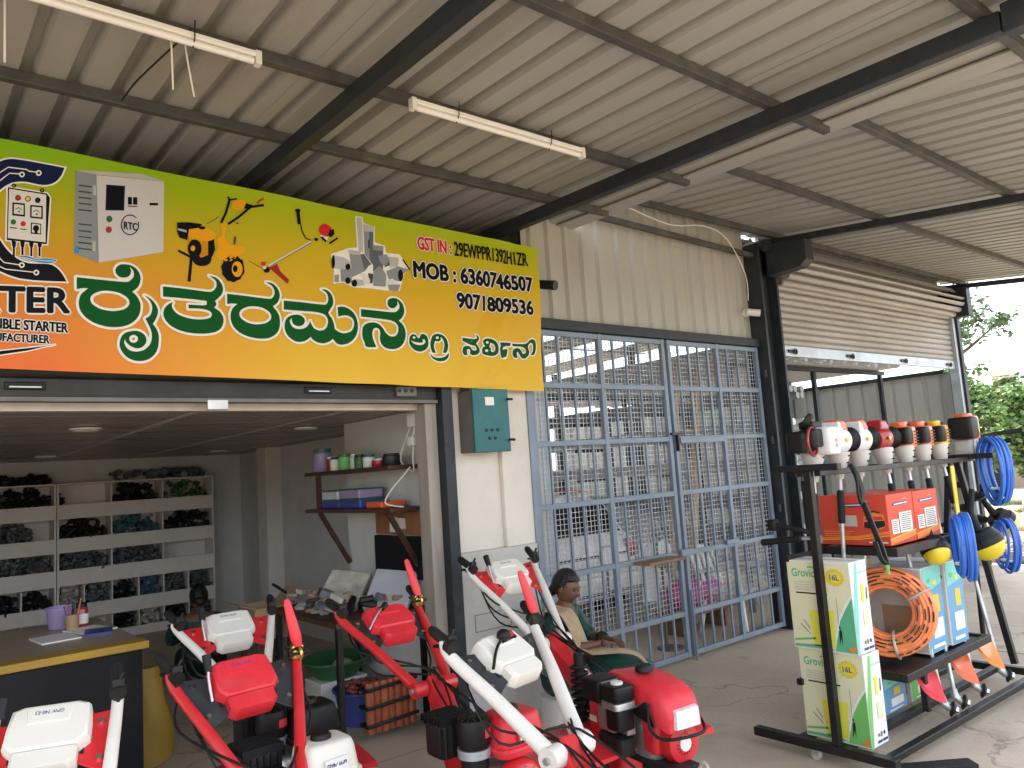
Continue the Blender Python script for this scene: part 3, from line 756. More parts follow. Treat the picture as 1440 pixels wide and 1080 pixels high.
# ---- traced outlines of the printed banner (millimetres on the banner plane)
KBIG=[
"764,2960 820,2959 883,2958 944,2957 994,2958 1012,2961 1019,2967 1029,2977 1037,2989 1040,3001 1040,3012 1038,3022 1034,3030 1027,3038 1020,3045 1023,3036 1026,3026 1025,3014 1022,3003 1016,2994 1008,2987 998,2983 988,2981 977,2981 966,2984 958,2991 952,2999 949,3008 948,3017 950,3027 955,3037 962,3045 972,3052 983,3056 995,3057 1009,3057 1023,3055 1038,3049 1052,3039 1062,3026 1069,3012 1073,2998 1074,2984 1072,2969 1068,2954 1062,2940 1053,2927 1041,2916 1030,2907 1040,2899 1050,2889 1059,2874 1067,2858 1071,2843 1072,2827 1070,2808 1066,2788 1059,2771 1049,2755 1036,2741 1020,2728 1001,2718 980,2710 958,2706 936,2704 914,2704 892,2707 867,2713 843,2722 823,2734 806,2747 793,2762 783,2778 776,2796 773,2814 773,2831 776,2847 780,2862 788,2876 802,2891 817,2905 805,2905 791,2904 777,2900 764,2896 764,2928;1016,2845 1015,2836 1011,2828 1006,2820 998,2813 988,2806 976,2801 963,2797 949,2794 935,2792 920,2792 905,2793 891,2795 878,2798 865,2803 854,2809 844,2816 836,2823 831,2831 828,2839 827,2848 828,2856 831,2864 837,2872 845,2879 854,2885 865,2891 877,2896 891,2899 906,2901 921,2901 936,2900 950,2898 964,2895 977,2890 988,2884 998,2878 1006,2870 1012,2862 1015,2854",
"1092,2892 1105,2887 1119,2879 1133,2867 1145,2852 1154,2836 1160,2818 1160,2800 1156,2783 1149,2765 1141,2749 1136,2741 1132,2736 1140,2726 1149,2712 1157,2694 1162,2674 1163,2652 1161,2629 1158,2606 1151,2584 1139,2564 1124,2548 1106,2536 1086,2528 1066,2525 1046,2526 1026,2531 1007,2540 991,2554 979,2570 970,2588 965,2606 966,2625 970,2644 977,2660 988,2673 1002,2682 1019,2687 1037,2691 1054,2691 1069,2687 1082,2679 1092,2668 1098,2654 1099,2640 1096,2626 1088,2613 1078,2603 1066,2597 1053,2595 1038,2597 1024,2603 1012,2611 1002,2621 995,2632 991,2642 989,2635 988,2626 990,2614 996,2602 1005,2590 1018,2581 1034,2577 1052,2577 1070,2581 1087,2588 1101,2600 1113,2614 1121,2629 1125,2646 1127,2665 1126,2685 1121,2703 1114,2722 1104,2743 1095,2762 1106,2770 1118,2780 1126,2796 1130,2813 1131,2829 1128,2844 1122,2859 1113,2872 1102,2883;1056,2648 1056,2644 1055,2641 1054,2638 1052,2635 1050,2632 1047,2630 1044,2628 1041,2626 1038,2625 1034,2625 1030,2625 1027,2626 1024,2627 1021,2628 1019,2630 1017,2633 1015,2636 1014,2639 1013,2642 1013,2645 1013,2648 1014,2652 1015,2655 1017,2658 1019,2661 1022,2663 1025,2665 1028,2666 1031,2667 1034,2668 1038,2668 1041,2667 1044,2666 1047,2664 1050,2662 1052,2660 1054,2657 1055,2654 1056,2651",
"1188,2952 1234,2952 1289,2951 1355,2948 1414,2945 1440,2945 1453,2948 1466,2957 1476,2969 1482,2983 1483,2997 1481,3009 1474,3020 1458,3032 1442,3042 1461,3039 1481,3034 1497,3022 1509,3007 1517,2989 1520,2970 1517,2951 1508,2932 1490,2912 1471,2894 1477,2885 1480,2875 1474,2864 1467,2853 1481,2846 1496,2836 1508,2820 1516,2803 1519,2787 1517,2770 1512,2752 1503,2735 1488,2721 1467,2709 1440,2702 1409,2697 1378,2695 1346,2695 1314,2698 1284,2704 1258,2713 1236,2724 1217,2738 1203,2754 1193,2771 1188,2788 1188,2806 1193,2824 1202,2839 1214,2852 1227,2861 1238,2867 1235,2858 1233,2847 1235,2835 1241,2822 1252,2809 1268,2798 1290,2789 1317,2782 1348,2778 1379,2778 1407,2781 1430,2787 1444,2795 1451,2805 1452,2815 1447,2825 1439,2832 1425,2837 1405,2840 1380,2841 1350,2840 1323,2838 1323,2849 1323,2860 1366,2861 1406,2862 1420,2866 1425,2870 1424,2880 1424,2889 1418,2890 1400,2891 1349,2893 1288,2894 1234,2894 1188,2894 1188,2923",
"1543,2944 1588,2943 1645,2942 1720,2939 1786,2937 1808,2938 1814,2943 1824,2953 1831,2966 1833,2980 1831,2994 1826,3008 1816,3020 1799,3030 1781,3038 1795,3040 1811,3039 1828,3032 1844,3020 1856,3004 1863,2986 1866,2969 1864,2952 1858,2934 1849,2918 1834,2904 1819,2893 1830,2881 1842,2867 1851,2852 1858,2835 1861,2816 1862,2796 1860,2776 1855,2757 1847,2739 1835,2723 1819,2710 1800,2699 1779,2692 1756,2688 1732,2687 1707,2688 1680,2692 1654,2698 1629,2707 1607,2719 1590,2733 1576,2749 1567,2766 1561,2785 1559,2804 1560,2823 1565,2843 1574,2861 1588,2876 1602,2888 1586,2888 1569,2888 1554,2885 1542,2881 1542,2912;1807,2827 1806,2818 1802,2810 1796,2802 1787,2795 1777,2788 1765,2783 1752,2779 1737,2776 1722,2774 1707,2773 1692,2774 1677,2776 1663,2779 1651,2784 1640,2790 1630,2796 1622,2803 1617,2811 1613,2819 1612,2828 1613,2837 1617,2845 1623,2853 1631,2860 1641,2866 1653,2872 1666,2877 1680,2880 1695,2882 1710,2882 1725,2882 1740,2880 1755,2877 1768,2872 1779,2866 1789,2860 1797,2853 1803,2845 1806,2836",
"1890,2935 1944,2936 2008,2936 2082,2934 2146,2933 2169,2935 2177,2941 2186,2952 2190,2965 2191,2979 2188,2994 2183,3008 2174,3019 2159,3026 2144,3031 2160,3034 2178,3034 2196,3025 2211,3011 2220,2994 2225,2974 2225,2954 2220,2933 2202,2908 2187,2884 2196,2866 2210,2850 2218,2830 2224,2810 2226,2794 2228,2781 2237,2773 2249,2767 2264,2760 2281,2756 2302,2758 2322,2763 2339,2771 2353,2783 2363,2802 2368,2822 2367,2840 2360,2856 2347,2867 2330,2874 2310,2876 2290,2874 2272,2869 2256,2863 2255,2894 2254,2926 2270,2930 2289,2933 2309,2931 2329,2925 2350,2913 2369,2897 2382,2877 2390,2855 2395,2831 2395,2805 2391,2779 2382,2754 2369,2733 2353,2715 2333,2700 2311,2688 2287,2681 2265,2679 2247,2682 2232,2690 2220,2703 2210,2716 2203,2707 2191,2698 2171,2689 2148,2682 2126,2682 2106,2685 2089,2692 2076,2700 2066,2710 2059,2719 2049,2709 2035,2698 2015,2688 1993,2682 1973,2681 1953,2685 1932,2696 1913,2711 1900,2729 1892,2748 1889,2768 1890,2787 1895,2806 1903,2822 1915,2834 1929,2843 1946,2849 1964,2853 1982,2854 1999,2851 2013,2843 2022,2833 2025,2822 2024,2811 2018,2800 2009,2790 1998,2784 1985,2781 1970,2782 1956,2786 1946,2794 1940,2805 1938,2818 1938,2830 1931,2822 1925,2812 1927,2799 1933,2785 1943,2774 1956,2766 1972,2763 1990,2763 2009,2767 2026,2774 2040,2785 2050,2798 2056,2811 2060,2822 2063,2812 2068,2800 2075,2787 2085,2775 2102,2767 2121,2763 2141,2766 2158,2774 2170,2786 2177,2801 2182,2818 2182,2836 2177,2851 2168,2864 2155,2871 2138,2876 2120,2879 2095,2881 2055,2881 2006,2880 1945,2879 1888,2879 1889,2907",
"2423,2928 2476,2927 2537,2926 2599,2925 2652,2925 2678,2927 2693,2933 2707,2944 2716,2957 2719,2970 2718,2984 2712,2997 2704,3009 2705,2998 2705,2986 2699,2976 2691,2967 2682,2959 2672,2954 2659,2953 2646,2955 2636,2961 2629,2970 2626,2981 2626,2992 2630,3003 2638,3013 2650,3020 2665,3025 2681,3027 2698,3025 2717,3017 2734,3005 2746,2987 2754,2967 2756,2947 2754,2928 2746,2910 2735,2893 2721,2880 2707,2870 2721,2860 2736,2847 2747,2829 2754,2809 2757,2787 2755,2764 2748,2740 2736,2717 2719,2697 2697,2682 2672,2672 2645,2668 2619,2669 2595,2674 2577,2684 2564,2698 2556,2714 2553,2732 2554,2749 2557,2765 2558,2779 2557,2790 2552,2799 2545,2805 2534,2808 2523,2807 2513,2802 2505,2793 2500,2778 2498,2761 2500,2743 2505,2723 2514,2699 2524,2677 2512,2675 2495,2674 2470,2673 2447,2676 2440,2686 2438,2701 2430,2718 2424,2738 2423,2763 2425,2788 2430,2806 2440,2820 2456,2831 2476,2839 2497,2843 2518,2844 2536,2841 2553,2835 2567,2824 2580,2811 2590,2795 2600,2780 2613,2768 2628,2759 2646,2756 2664,2758 2679,2767 2691,2779 2698,2794 2700,2809 2700,2824 2695,2838 2685,2850 2670,2859 2652,2865 2627,2869 2593,2871 2548,2873 2484,2875 2421,2876 2422,2902",
]
KSMALL=[
"2782,2745 2785,2758 2791,2769 2802,2778 2815,2783 2827,2782 2838,2777 2845,2768 2851,2760 2858,2758 2864,2757 2870,2771 2878,2784 2890,2789 2904,2789 2919,2783 2931,2772 2936,2757 2938,2739 2938,2720 2933,2702 2921,2687 2905,2675 2884,2666 2862,2662 2841,2664 2821,2671 2804,2682 2791,2695 2784,2707 2780,2720 2780,2733;2833,2760 2832,2757 2829,2754 2825,2752 2821,2751 2817,2751 2814,2753 2812,2756 2811,2759 2812,2762 2814,2765 2818,2767 2822,2768 2826,2768 2830,2766 2832,2763;2795,2736 2805,2726 2819,2716 2839,2710 2861,2708 2879,2710 2895,2715 2906,2724 2915,2734 2910,2743 2906,2752 2898,2750 2890,2749 2891,2739 2892,2729 2878,2727 2862,2725 2845,2726 2828,2728 2810,2732",
"2965,2759 2969,2771 2977,2782 2993,2792 3013,2799 3035,2799 3057,2794 3076,2784 3091,2770 3101,2751 3106,2730 3106,2710 3101,2692 3093,2676 3083,2665 3069,2663 3055,2664 3062,2680 3068,2698 3072,2717 3072,2735 3067,2752 3059,2765 3050,2772 3042,2775 3045,2766 3045,2756 3035,2748 3022,2742 3008,2743 2996,2746 2991,2736 2986,2723 2984,2709 2984,2694 2990,2677 2997,2661 2983,2658 2969,2660 2960,2674 2955,2692 2953,2711 2954,2729 2959,2745;3028,2770 3027,2766 3024,2763 3020,2761 3015,2760 3010,2760 3006,2762 3004,2765 3003,2769 3004,2773 3007,2776 3011,2778 3016,2779 3021,2779 3025,2777 3027,2774",
"2947,2655 2959,2642 2976,2630 2998,2625 3023,2625 3049,2629 3073,2638 3093,2652 3108,2666 3108,2652 3104,2636 3090,2621 3071,2608 3047,2602 3022,2600 2999,2604 2979,2611 2964,2621 2954,2633 2949,2645",
"3237,2784 3295,2782 3349,2781 3369,2786 3376,2791 3371,2804 3366,2817 3378,2811 3388,2803 3392,2793 3390,2780 3376,2763 3360,2747 3371,2735 3382,2721 3387,2705 3387,2690 3378,2677 3364,2666 3342,2660 3321,2658 3308,2664 3298,2671 3303,2683 3305,2694 3299,2701 3291,2705 3282,2701 3275,2693 3276,2676 3279,2658 3262,2657 3246,2659 3236,2669 3231,2683 3233,2699 3241,2714 3256,2723 3274,2727 3294,2726 3311,2721 3316,2712 3319,2703 3330,2696 3342,2692 3352,2696 3359,2704 3360,2716 3354,2727 3333,2733 3308,2737 3287,2744 3267,2750 3249,2755 3235,2759 3236,2772",
"3407,2691 3409,2706 3415,2719 3427,2726 3440,2730 3432,2740 3425,2751 3422,2761 3424,2770 3434,2781 3450,2789 3471,2792 3494,2790 3517,2783 3537,2772 3551,2756 3560,2738 3563,2718 3560,2698 3552,2682 3538,2670 3517,2662 3493,2658 3465,2659 3440,2662 3423,2666 3412,2672 3407,2680;3473,2761 3472,2757 3469,2754 3464,2752 3459,2751 3455,2751 3451,2753 3449,2756 3448,2760 3449,2763 3452,2766 3456,2769 3461,2770 3466,2769 3470,2767 3472,2764;3461,2698 3460,2694 3457,2690 3452,2688 3447,2687 3442,2687 3437,2689 3435,2692 3434,2696 3435,2700 3438,2704 3443,2706 3448,2707 3453,2707 3458,2705 3460,2702;3486,2758 3501,2754 3515,2747 3523,2735 3527,2721 3526,2708 3521,2697 3511,2691 3500,2688 3490,2691 3481,2695 3484,2705 3488,2715 3481,2720 3474,2726 3480,2742",
"3576,2767 3632,2768 3687,2769 3686,2758 3685,2746 3662,2744 3639,2742 3621,2738 3608,2732 3603,2722 3601,2712 3625,2717 3647,2719 3656,2714 3656,2703 3649,2678 3636,2654 3616,2649 3596,2653 3585,2664 3578,2680 3575,2702 3575,2723 3580,2734 3584,2743 3581,2756",
"3702,2765 3768,2764 3832,2768 3860,2785 3877,2803 3903,2810 3925,2808 3938,2795 3944,2774 3944,2745 3938,2716 3928,2697 3914,2686 3898,2684 3882,2685 3894,2698 3906,2715 3911,2740 3911,2764 3903,2776 3891,2780 3881,2778 3871,2770 3861,2759 3856,2745 3862,2730 3869,2713 3868,2696 3860,2680 3842,2665 3821,2654 3802,2652 3785,2656 3772,2669 3761,2684 3753,2695 3748,2703 3741,2699 3736,2691 3739,2673 3743,2655 3725,2654 3708,2657 3699,2671 3697,2689 3702,2707 3713,2722 3731,2730 3750,2732 3766,2727 3780,2717 3790,2703 3798,2689 3812,2691 3825,2695 3832,2706 3832,2719 3824,2730 3808,2739 3781,2743 3751,2744 3726,2745 3705,2745 3704,2755",
]
ART=[
("navy",2,14,"375,3473 397,3506 424,3521 442,3533 458,3540 473,3545 497,3547 542,3548 596,3547 655,3546 708,3545 702,3525 694,3502 682,3480 667,3461 650,3447 631,3438 612,3433 590,3432 564,3434 538,3436 514,3433 492,3427 474,3419 458,3407 442,3392 425,3373 400,3344 376,3316 372,3396"),
("black",2,14,"377,3194 402,3155 427,3114 444,3086 460,3064 479,3044 500,3028 524,3016 551,3010 583,3012 614,3015 636,3016 655,3013 674,3000 691,2982 706,2957 718,2932 676,2929 626,2926 568,2924 511,2927 465,2939 428,2955 398,2963 379,2993 375,3090"),
("white",4,0,"404,3439 426,3461 458,3494 537,3498 546,3491 581,3493 581,3498 547,3497 538,3504 458,3500 423,3465 401,3443"),
("white",4,0,"404,3398 426,3419 464,3464 506,3469 506,3475 463,3469 423,3423 402,3402"),
("white",4,0,"404,3055 426,3017 444,2998 508,2994 509,2999 445,3003 429,3021 407,3058"),
("white",4,0,"405,2994 427,2975 450,2965 571,2963 571,2968 450,2970 429,2980 407,2998"),
("white",4,0,"604,3496 603,3489 599,3483 594,3479 588,3477 583,3479 580,3484 578,3491 579,3498 583,3504 588,3508 594,3509 599,3507 603,3502;598,3495 597,3491 595,3488 593,3486 590,3485 587,3486 585,3489 585,3492 585,3495 587,3499 590,3501 593,3501 595,3500 597,3498"),
("white",4,0,"530,3473 529,3466 525,3460 520,3456 515,3455 510,3457 506,3462 505,3468 506,3475 510,3481 515,3485 520,3486 525,3484 529,3480;524,3472 523,3469 521,3465 519,3463 516,3463 514,3464 512,3466 511,3469 512,3473 514,3476 516,3478 519,3479 521,3478 523,3475"),
("white",4,0,"532,2998 531,2991 527,2986 522,2982 517,2981 512,2984 508,2989 507,2995 508,3002 512,3007 517,3011 522,3011 527,3009 531,3004;526,2997 525,2994 524,2991 521,2989 518,2989 516,2990 514,2992 513,2996 514,2999 516,3002 518,3004 521,3004 523,3003 525,3000"),
("white",4,0,"595,2966 594,2959 590,2954 585,2950 580,2950 575,2952 571,2957 570,2963 571,2970 575,2976 580,2979 585,2980 590,2977 594,2973;589,2965 588,2962 586,2959 584,2957 581,2957 579,2958 577,2961 576,2964 577,2967 579,2970 581,2972 584,2972 586,2971 588,2969"),
("black",2,12,"458,3393 628,3391 642,3371 629,3120 455,3118"),
("paper",4,0,"463,3385 625,3383 623,3129 459,3128"),
("black",3,0,"494,3408 492,3401 487,3396 481,3395 476,3398 474,3404 475,3411 481,3416 487,3417 492,3414;488,3407 487,3404 485,3402 482,3401 480,3403 479,3405 480,3408 482,3410 485,3411 487,3410"),
("black",3,0,"617,3405 615,3398 610,3393 603,3392 598,3395 596,3401 598,3408 603,3413 610,3415 615,3411;611,3404 610,3401 608,3399 605,3398 603,3400 602,3402 603,3405 605,3408 608,3408 610,3407"),
("black",5,0,"514,3346 512,3338 507,3332 501,3329 495,3330 490,3334 489,3342 490,3350 495,3356 501,3359 507,3358 512,3354"),
("red",6,0,"510,3345 508,3340 505,3336 501,3333 497,3334 494,3337 493,3342 494,3348 497,3352 501,3354 505,3354 508,3350"),
("black",5,0,"557,3348 555,3340 550,3334 544,3331 538,3332 533,3336 531,3344 533,3352 538,3358 544,3361 550,3360 555,3356"),
("yellow",6,0,"553,3348 551,3342 548,3338 544,3335 540,3336 536,3339 535,3344 536,3350 540,3354 544,3356 548,3356 551,3353"),
("black",5,0,"600,3349 598,3341 594,3334 587,3331 581,3332 576,3337 575,3344 576,3352 581,3359 587,3362 594,3361 598,3356"),
("navy",6,0,"596,3348 595,3343 592,3338 587,3336 583,3337 580,3340 579,3345 580,3351 583,3355 587,3357 592,3357 595,3353"),
("green",5,0,"494,3216 492,3208 488,3203 482,3200 476,3201 472,3205 470,3212 472,3220 476,3226 482,3229 488,3228 492,3223"),
("red",5,0,"536,3214 535,3206 530,3200 524,3197 518,3198 514,3203 512,3210 514,3217 518,3223 524,3226 530,3225 535,3221"),
("black",5,0,"477,3316 531,3320 532,3250 477,3248"),
("paper",6,0,"484,3308 525,3310 525,3259 484,3258"),
("black",7,0,"491,3280 504,3291 518,3281 519,3285 504,3295 489,3282"),
("black",7,0,"500,3269 506,3280 511,3268"),
("black",5,0,"554,3316 610,3320 610,3250 554,3248"),
("paper",6,0,"561,3308 603,3311 603,3258 561,3257"),
("black",7,0,"568,3279 582,3291 595,3281 597,3284 582,3295 566,3282"),
("black",7,0,"577,3268 584,3279 589,3267"),
("black",5,0,"557,3224 603,3224 603,3167 557,3165"),
("paper",6,0,"562,3218 599,3218 599,3172 562,3172"),
("black",7,0,"594,3198 592,3189 587,3183 580,3179 573,3180 568,3186 566,3194 568,3203 573,3209 580,3213 587,3212 592,3206"),
("black",8,0,"572,3197 588,3199 586,3171 574,3169"),
("black",5,0,"468,3187 498,3187 498,3181 468,3181"),
("black",5,0,"511,3186 538,3186 538,3181 511,3181"),
("black",2,7,"475,3120 495,3116 493,3089 490,3085 490,3037 481,3038 481,3086 478,3088"),
("black",2,7,"512,3126 532,3122 530,3094 527,3090 527,3042 518,3043 517,3091 514,3093"),
("black",2,7,"550,3131 571,3127 568,3099 565,3095 565,3047 556,3048 556,3096 552,3098"),
("black",2,7,"586,3136 607,3132 605,3104 601,3100 601,3051 592,3052 592,3101 589,3103"),
("blue",5,5,"505,3041 521,3045 539,3048 558,3042 579,3037 602,3040 626,3045 651,3044 673,3042 670,3034 661,3026 640,3021 614,3018 590,3019 568,3022 550,3026 534,3030 518,3036"),
("white",6,0,"522,3035 573,3027 620,3029 667,3032 667,3036 620,3032 574,3030 523,3038"),
("black",2,10,"254,2514 431,2552 542,2572 665,2596 619,2584 543,2559 431,2534 254,2492"),
("steel",2,0,"760,3543 859,3536 867,3050 752,3087"),
("steel2",2,0,"760,3544 1091,3591 1206,3572 859,3538"),
("lightgrey",2,0,"860,3535 1206,3569 1195,3152 869,3051"),
("dark",3,0,"773,3467 837,3470 836,3462 773,3459"),
("dark",3,0,"773,3434 836,3436 836,3428 773,3426"),
("dark",3,0,"773,3401 836,3403 836,3395 773,3393"),
("dark",3,0,"773,3369 836,3370 836,3362 773,3361"),
("dark",3,0,"773,3333 836,3335 836,3327 773,3325"),
("dark",3,0,"773,3255 836,3256 836,3248 773,3247"),
("dark",3,0,"773,3219 835,3219 835,3211 773,3211"),
("dark",3,0,"773,3186 835,3186 835,3179 773,3179"),
("dark",3,0,"772,3154 835,3154 835,3146 772,3146"),
("dark",3,0,"772,3122 835,3121 835,3113 772,3114"),
("navy",3,0,"907,3492 1001,3502 995,3360 902,3346"),
("black",4,0,"913,3485 994,3494 990,3369 910,3355"),
("black",3,0,"1014,3442 1036,3444 1035,3401 1014,3398"),
("black",3,0,"1041,3445 1063,3448 1062,3405 1040,3402"),
("black",3,0,"1014,3392 1062,3397 1062,3392 1014,3386"),
("black",3,0,"1126,3427 1171,3434 1171,3420 1126,3412"),
("navy",3,0,"1071,3291 1069,3275 1064,3260 1056,3247 1046,3236 1035,3228 1023,3224 1011,3224 1000,3229 990,3237 983,3248 978,3261 977,3276 979,3292 983,3307 991,3320 1001,3331 1012,3339 1024,3343 1036,3343 1047,3339 1057,3331 1065,3320 1069,3306;1065,3290 1063,3276 1059,3263 1052,3251 1043,3241 1033,3234 1023,3231 1012,3231 1003,3235 994,3242 988,3252 984,3264 983,3277 984,3291 988,3304 995,3316 1003,3326 1013,3333 1024,3336 1035,3336 1044,3333 1053,3326 1059,3316 1063,3303"),
("lightgrey",4,0,"1052,3329 1078,3317 1078,3303 1049,3312"),
("dark",3,0,"936,3303 934,3294 928,3286 921,3282 913,3284 908,3290 906,3299 908,3308 913,3316 921,3320 928,3318 934,3312"),
("green",4,0,"931,3303 930,3296 926,3290 921,3288 915,3289 912,3293 910,3299 912,3306 916,3312 921,3314 926,3313 930,3309"),
("dark",3,0,"933,3243 931,3233 925,3226 918,3222 910,3224 905,3229 903,3238 905,3248 911,3256 918,3259 926,3258 931,3252"),
("red",4,0,"929,3242 927,3235 923,3230 918,3227 913,3228 909,3233 908,3239 909,3246 913,3251 918,3254 923,3253 927,3249"),
("blue",3,0,"756,3132 775,3129 775,3090 756,3093"),
("steel2",4,0,"843,3476 857,3476 857,3420 843,3423"),
("steel2",4,0,"840,3166 853,3165 853,3111 839,3114"),
("black",2,0,"1459,3143 1455,3128 1445,3114 1431,3103 1413,3096 1395,3094 1377,3097 1363,3104 1354,3116 1352,3130 1355,3145 1364,3159 1379,3170 1396,3177 1415,3180 1432,3177 1447,3169 1456,3158"),
("black",3,0,"1648,3109 1651,3087 1645,3075 1630,3055 1625,3040 1611,3035 1592,3022 1583,3017 1565,3023 1546,3022 1540,3032 1527,3049 1517,3057 1519,3074 1513,3096 1512,3108 1524,3128 1528,3149 1539,3157 1558,3170 1567,3181 1581,3178 1602,3183 1612,3181 1625,3167 1642,3159 1644,3146 1649,3123"),
("amber",4,0,"1639,3104 1636,3085 1629,3069 1618,3057 1605,3052 1593,3054 1583,3064 1576,3078 1574,3096 1577,3115 1584,3131 1595,3143 1608,3148 1620,3146 1630,3137 1637,3122"),
("black",5,0,"1609,3103 1606,3091 1601,3083 1594,3079 1587,3081 1582,3089 1580,3099 1582,3110 1588,3119 1595,3123 1602,3121 1607,3113"),
("amber",3,0,"1476,3167 1486,3190 1501,3213 1521,3230 1550,3242 1601,3244 1649,3241 1664,3233 1667,3225 1645,3206 1619,3185 1595,3162 1569,3144 1537,3141 1507,3146 1489,3156"),
("black",2,0,"1337,3140 1321,2995 1338,2995 1354,3140"),
("black",2,0,"1271,3164 1349,3130 1355,3144 1277,3177"),
("amber",3,0,"1515,3367 1543,3382 1553,3366 1537,3283 1564,3244 1501,3199 1489,3269 1524,3296"),
("amber2",3,0,"1393,3241 1441,3255 1446,3170 1398,3143 1321,3238"),
("black",4,0,"1403,3199 1401,3179 1393,3162 1383,3148 1370,3140 1357,3139 1345,3143 1335,3154 1328,3170 1326,3188 1329,3208 1336,3225 1346,3239 1359,3247 1372,3249 1385,3244 1395,3233 1401,3217"),
("amber",5,0,"1367,3195 1365,3187 1360,3180 1354,3177 1347,3178 1342,3184 1341,3192 1343,3200 1348,3207 1354,3211 1361,3209 1366,3204"),
("black",4,0,"1441,3255 1475,3267 1480,3203 1459,3151 1439,3169"),
("amber",5,0,"1332,3303 1357,3318 1389,3327 1413,3331 1436,3330 1460,3321 1479,3307 1486,3291 1482,3275 1464,3258 1434,3246 1384,3247 1334,3251 1329,3277"),
("black",6,0,"1427,3326 1425,3321 1418,3316 1408,3313 1399,3313 1392,3316 1390,3320 1392,3326 1399,3331 1409,3333 1418,3333 1425,3331"),
("black",6,0,"1270,3335 1336,3346 1409,3347 1395,3323 1335,3304 1324,3239 1282,3247 1270,3280"),
("steel2",7,0,"1273,3301 1322,3295 1320,3282 1273,3290"),
("black",4,0,"1525,3369 1555,3437 1582,3526 1568,3528 1542,3439 1512,3373"),
("black",4,0,"1558,3535 1577,3519 1618,3532 1617,3542 1580,3529 1565,3544"),
("black",4,0,"1564,3365 1630,3420 1703,3494 1783,3518 1781,3533 1697,3507 1621,3430 1557,3376"),
("amber",5,0,"1585,3503 1599,3520 1621,3533 1649,3533 1675,3528 1679,3518 1677,3504 1658,3484 1634,3467 1611,3466 1591,3469 1586,3485"),
("black",6,0,"1656,3482 1671,3518 1708,3513 1692,3484"),
("red",6,0,"1745,3524 1756,3544 1785,3562 1781,3571 1750,3551 1737,3528"),
("dark",3,0,"1505,3407 1435,3353 1437,3350 1507,3404"),
("dark",3,0,"1612,3391 1608,3380 1619,3378 1623,3389"),
("dark",3,0,"1595,3300 1588,3251 1600,3251 1607,3300"),
("paper",3,0,"1803,3136 1943,3232 2093,3334 2086,3345 1936,3243 1796,3147"),
("dark",4,0,"1800,3134 1940,3230 2090,3331 2088,3335 1938,3233 1799,3137"),
("black",3,0,"2092,3351 2053,3360 2032,3402 2019,3470 2011,3467 2024,3399 2047,3354 2088,3343"),
("black",4,0,"1992,3530 2000,3438 2022,3444 2015,3536"),
("black",4,0,"2023,3532 2019,3524 2009,3518 1997,3516 1988,3519 1984,3526 1988,3534 1998,3540 2010,3542 2019,3539"),
("red",4,0,"2144,3430 2149,3445 2160,3458 2177,3469 2197,3474 2217,3466 2234,3455 2228,3427 2219,3401 2204,3390 2186,3388 2168,3393 2153,3403 2145,3416"),
("black",5,0,"2221,3437 2251,3446 2255,3414 2227,3386 2207,3395"),
("paper",3,0,"2153,3395 2211,3396 2201,3363 2160,3365"),
("black",4,0,"2155,3375 2187,3348 2198,3360 2166,3387"),
("black",3,0,"2220,3340 2281,3387 2274,3396 2213,3350"),
("black",5,0,"2137,3360 2134,3353 2127,3348 2118,3347 2111,3350 2108,3356 2111,3363 2119,3368 2128,3369 2135,3366"),
("red2",3,0,"1803,3133 1857,3163 1874,3120 1932,3070 1921,3044 1840,3105"),
("red",4,0,"1756,3164 1786,3168 1777,3139 1752,3143"),
("black",4,0,"1809,3120 1804,3108 1794,3100 1781,3098 1771,3104 1767,3115 1771,3127 1782,3135 1795,3137 1805,3131"),
("paper",5,0,"1785,3131 1783,3124 1777,3120 1769,3119 1764,3122 1761,3128 1764,3134 1770,3139 1777,3140 1783,3137"),
("dark",3,0,"1675,3158 1761,3124 1763,3127 1677,3161"),
("white",2,0,"2221,3275 2352,3333 2416,3347 2414,3565 2471,3569 2476,3525 2560,3514 2554,3402 2632,3389 2636,3341 2745,3343 2822,3254 2771,3200 2729,3080 2642,3072 2511,3076 2377,3069 2298,3095 2231,3077 2240,3163"),
("steel2",3,0,"2425,3555 2463,3561 2462,3318 2427,3325"),
("steel",3,0,"2472,3515 2550,3509 2532,3238 2471,3307"),
("steel3",4,0,"2513,3491 2550,3509 2532,3238 2508,3277"),
("steel2",4,0,"2469,3518 2553,3513 2550,3473 2470,3467"),
("dark",5,0,"2502,3412 2515,3414 2512,3354 2499,3352"),
("steel3",3,0,"2540,3382 2619,3384 2606,3205 2530,3196"),
("steel",4,0,"2536,3381 2620,3384 2617,3350 2534,3345"),
("steel2",4,0,"2233,3268 2275,3268 2318,3264 2346,3251 2367,3236 2362,3212 2358,3188 2298,3184 2238,3180 2236,3224"),
("black",5,0,"2249,3227 2248,3209 2244,3194 2240,3184 2235,3179 2231,3182 2227,3192 2225,3206 2225,3224 2227,3242 2230,3257 2234,3267 2239,3271 2244,3269 2247,3259 2249,3244"),
("steel",3,0,"2287,3191 2371,3201 2366,3102 2286,3100"),
("steel",4,0,"2352,3321 2440,3321 2444,3280 2488,3262 2465,3189 2368,3137 2366,3224"),
("steel3",5,0,"2439,3303 2465,3309 2519,3242 2500,3234 2465,3189"),
("steel2",5,0,"2351,3322 2443,3321 2439,3297 2354,3292"),
("black",6,0,"2360,3207 2358,3197 2352,3189 2345,3184 2336,3183 2329,3186 2324,3193 2323,3202 2325,3212 2331,3221 2338,3226 2347,3227 2354,3223 2359,3216"),
("black",6,0,"2354,3113 2352,3102 2347,3094 2339,3088 2331,3088 2323,3091 2319,3099 2317,3109 2320,3119 2325,3127 2333,3133 2341,3134 2348,3130 2353,3122"),
("steel2",5,0,"2380,3127 2449,3129 2460,3095 2390,3076"),
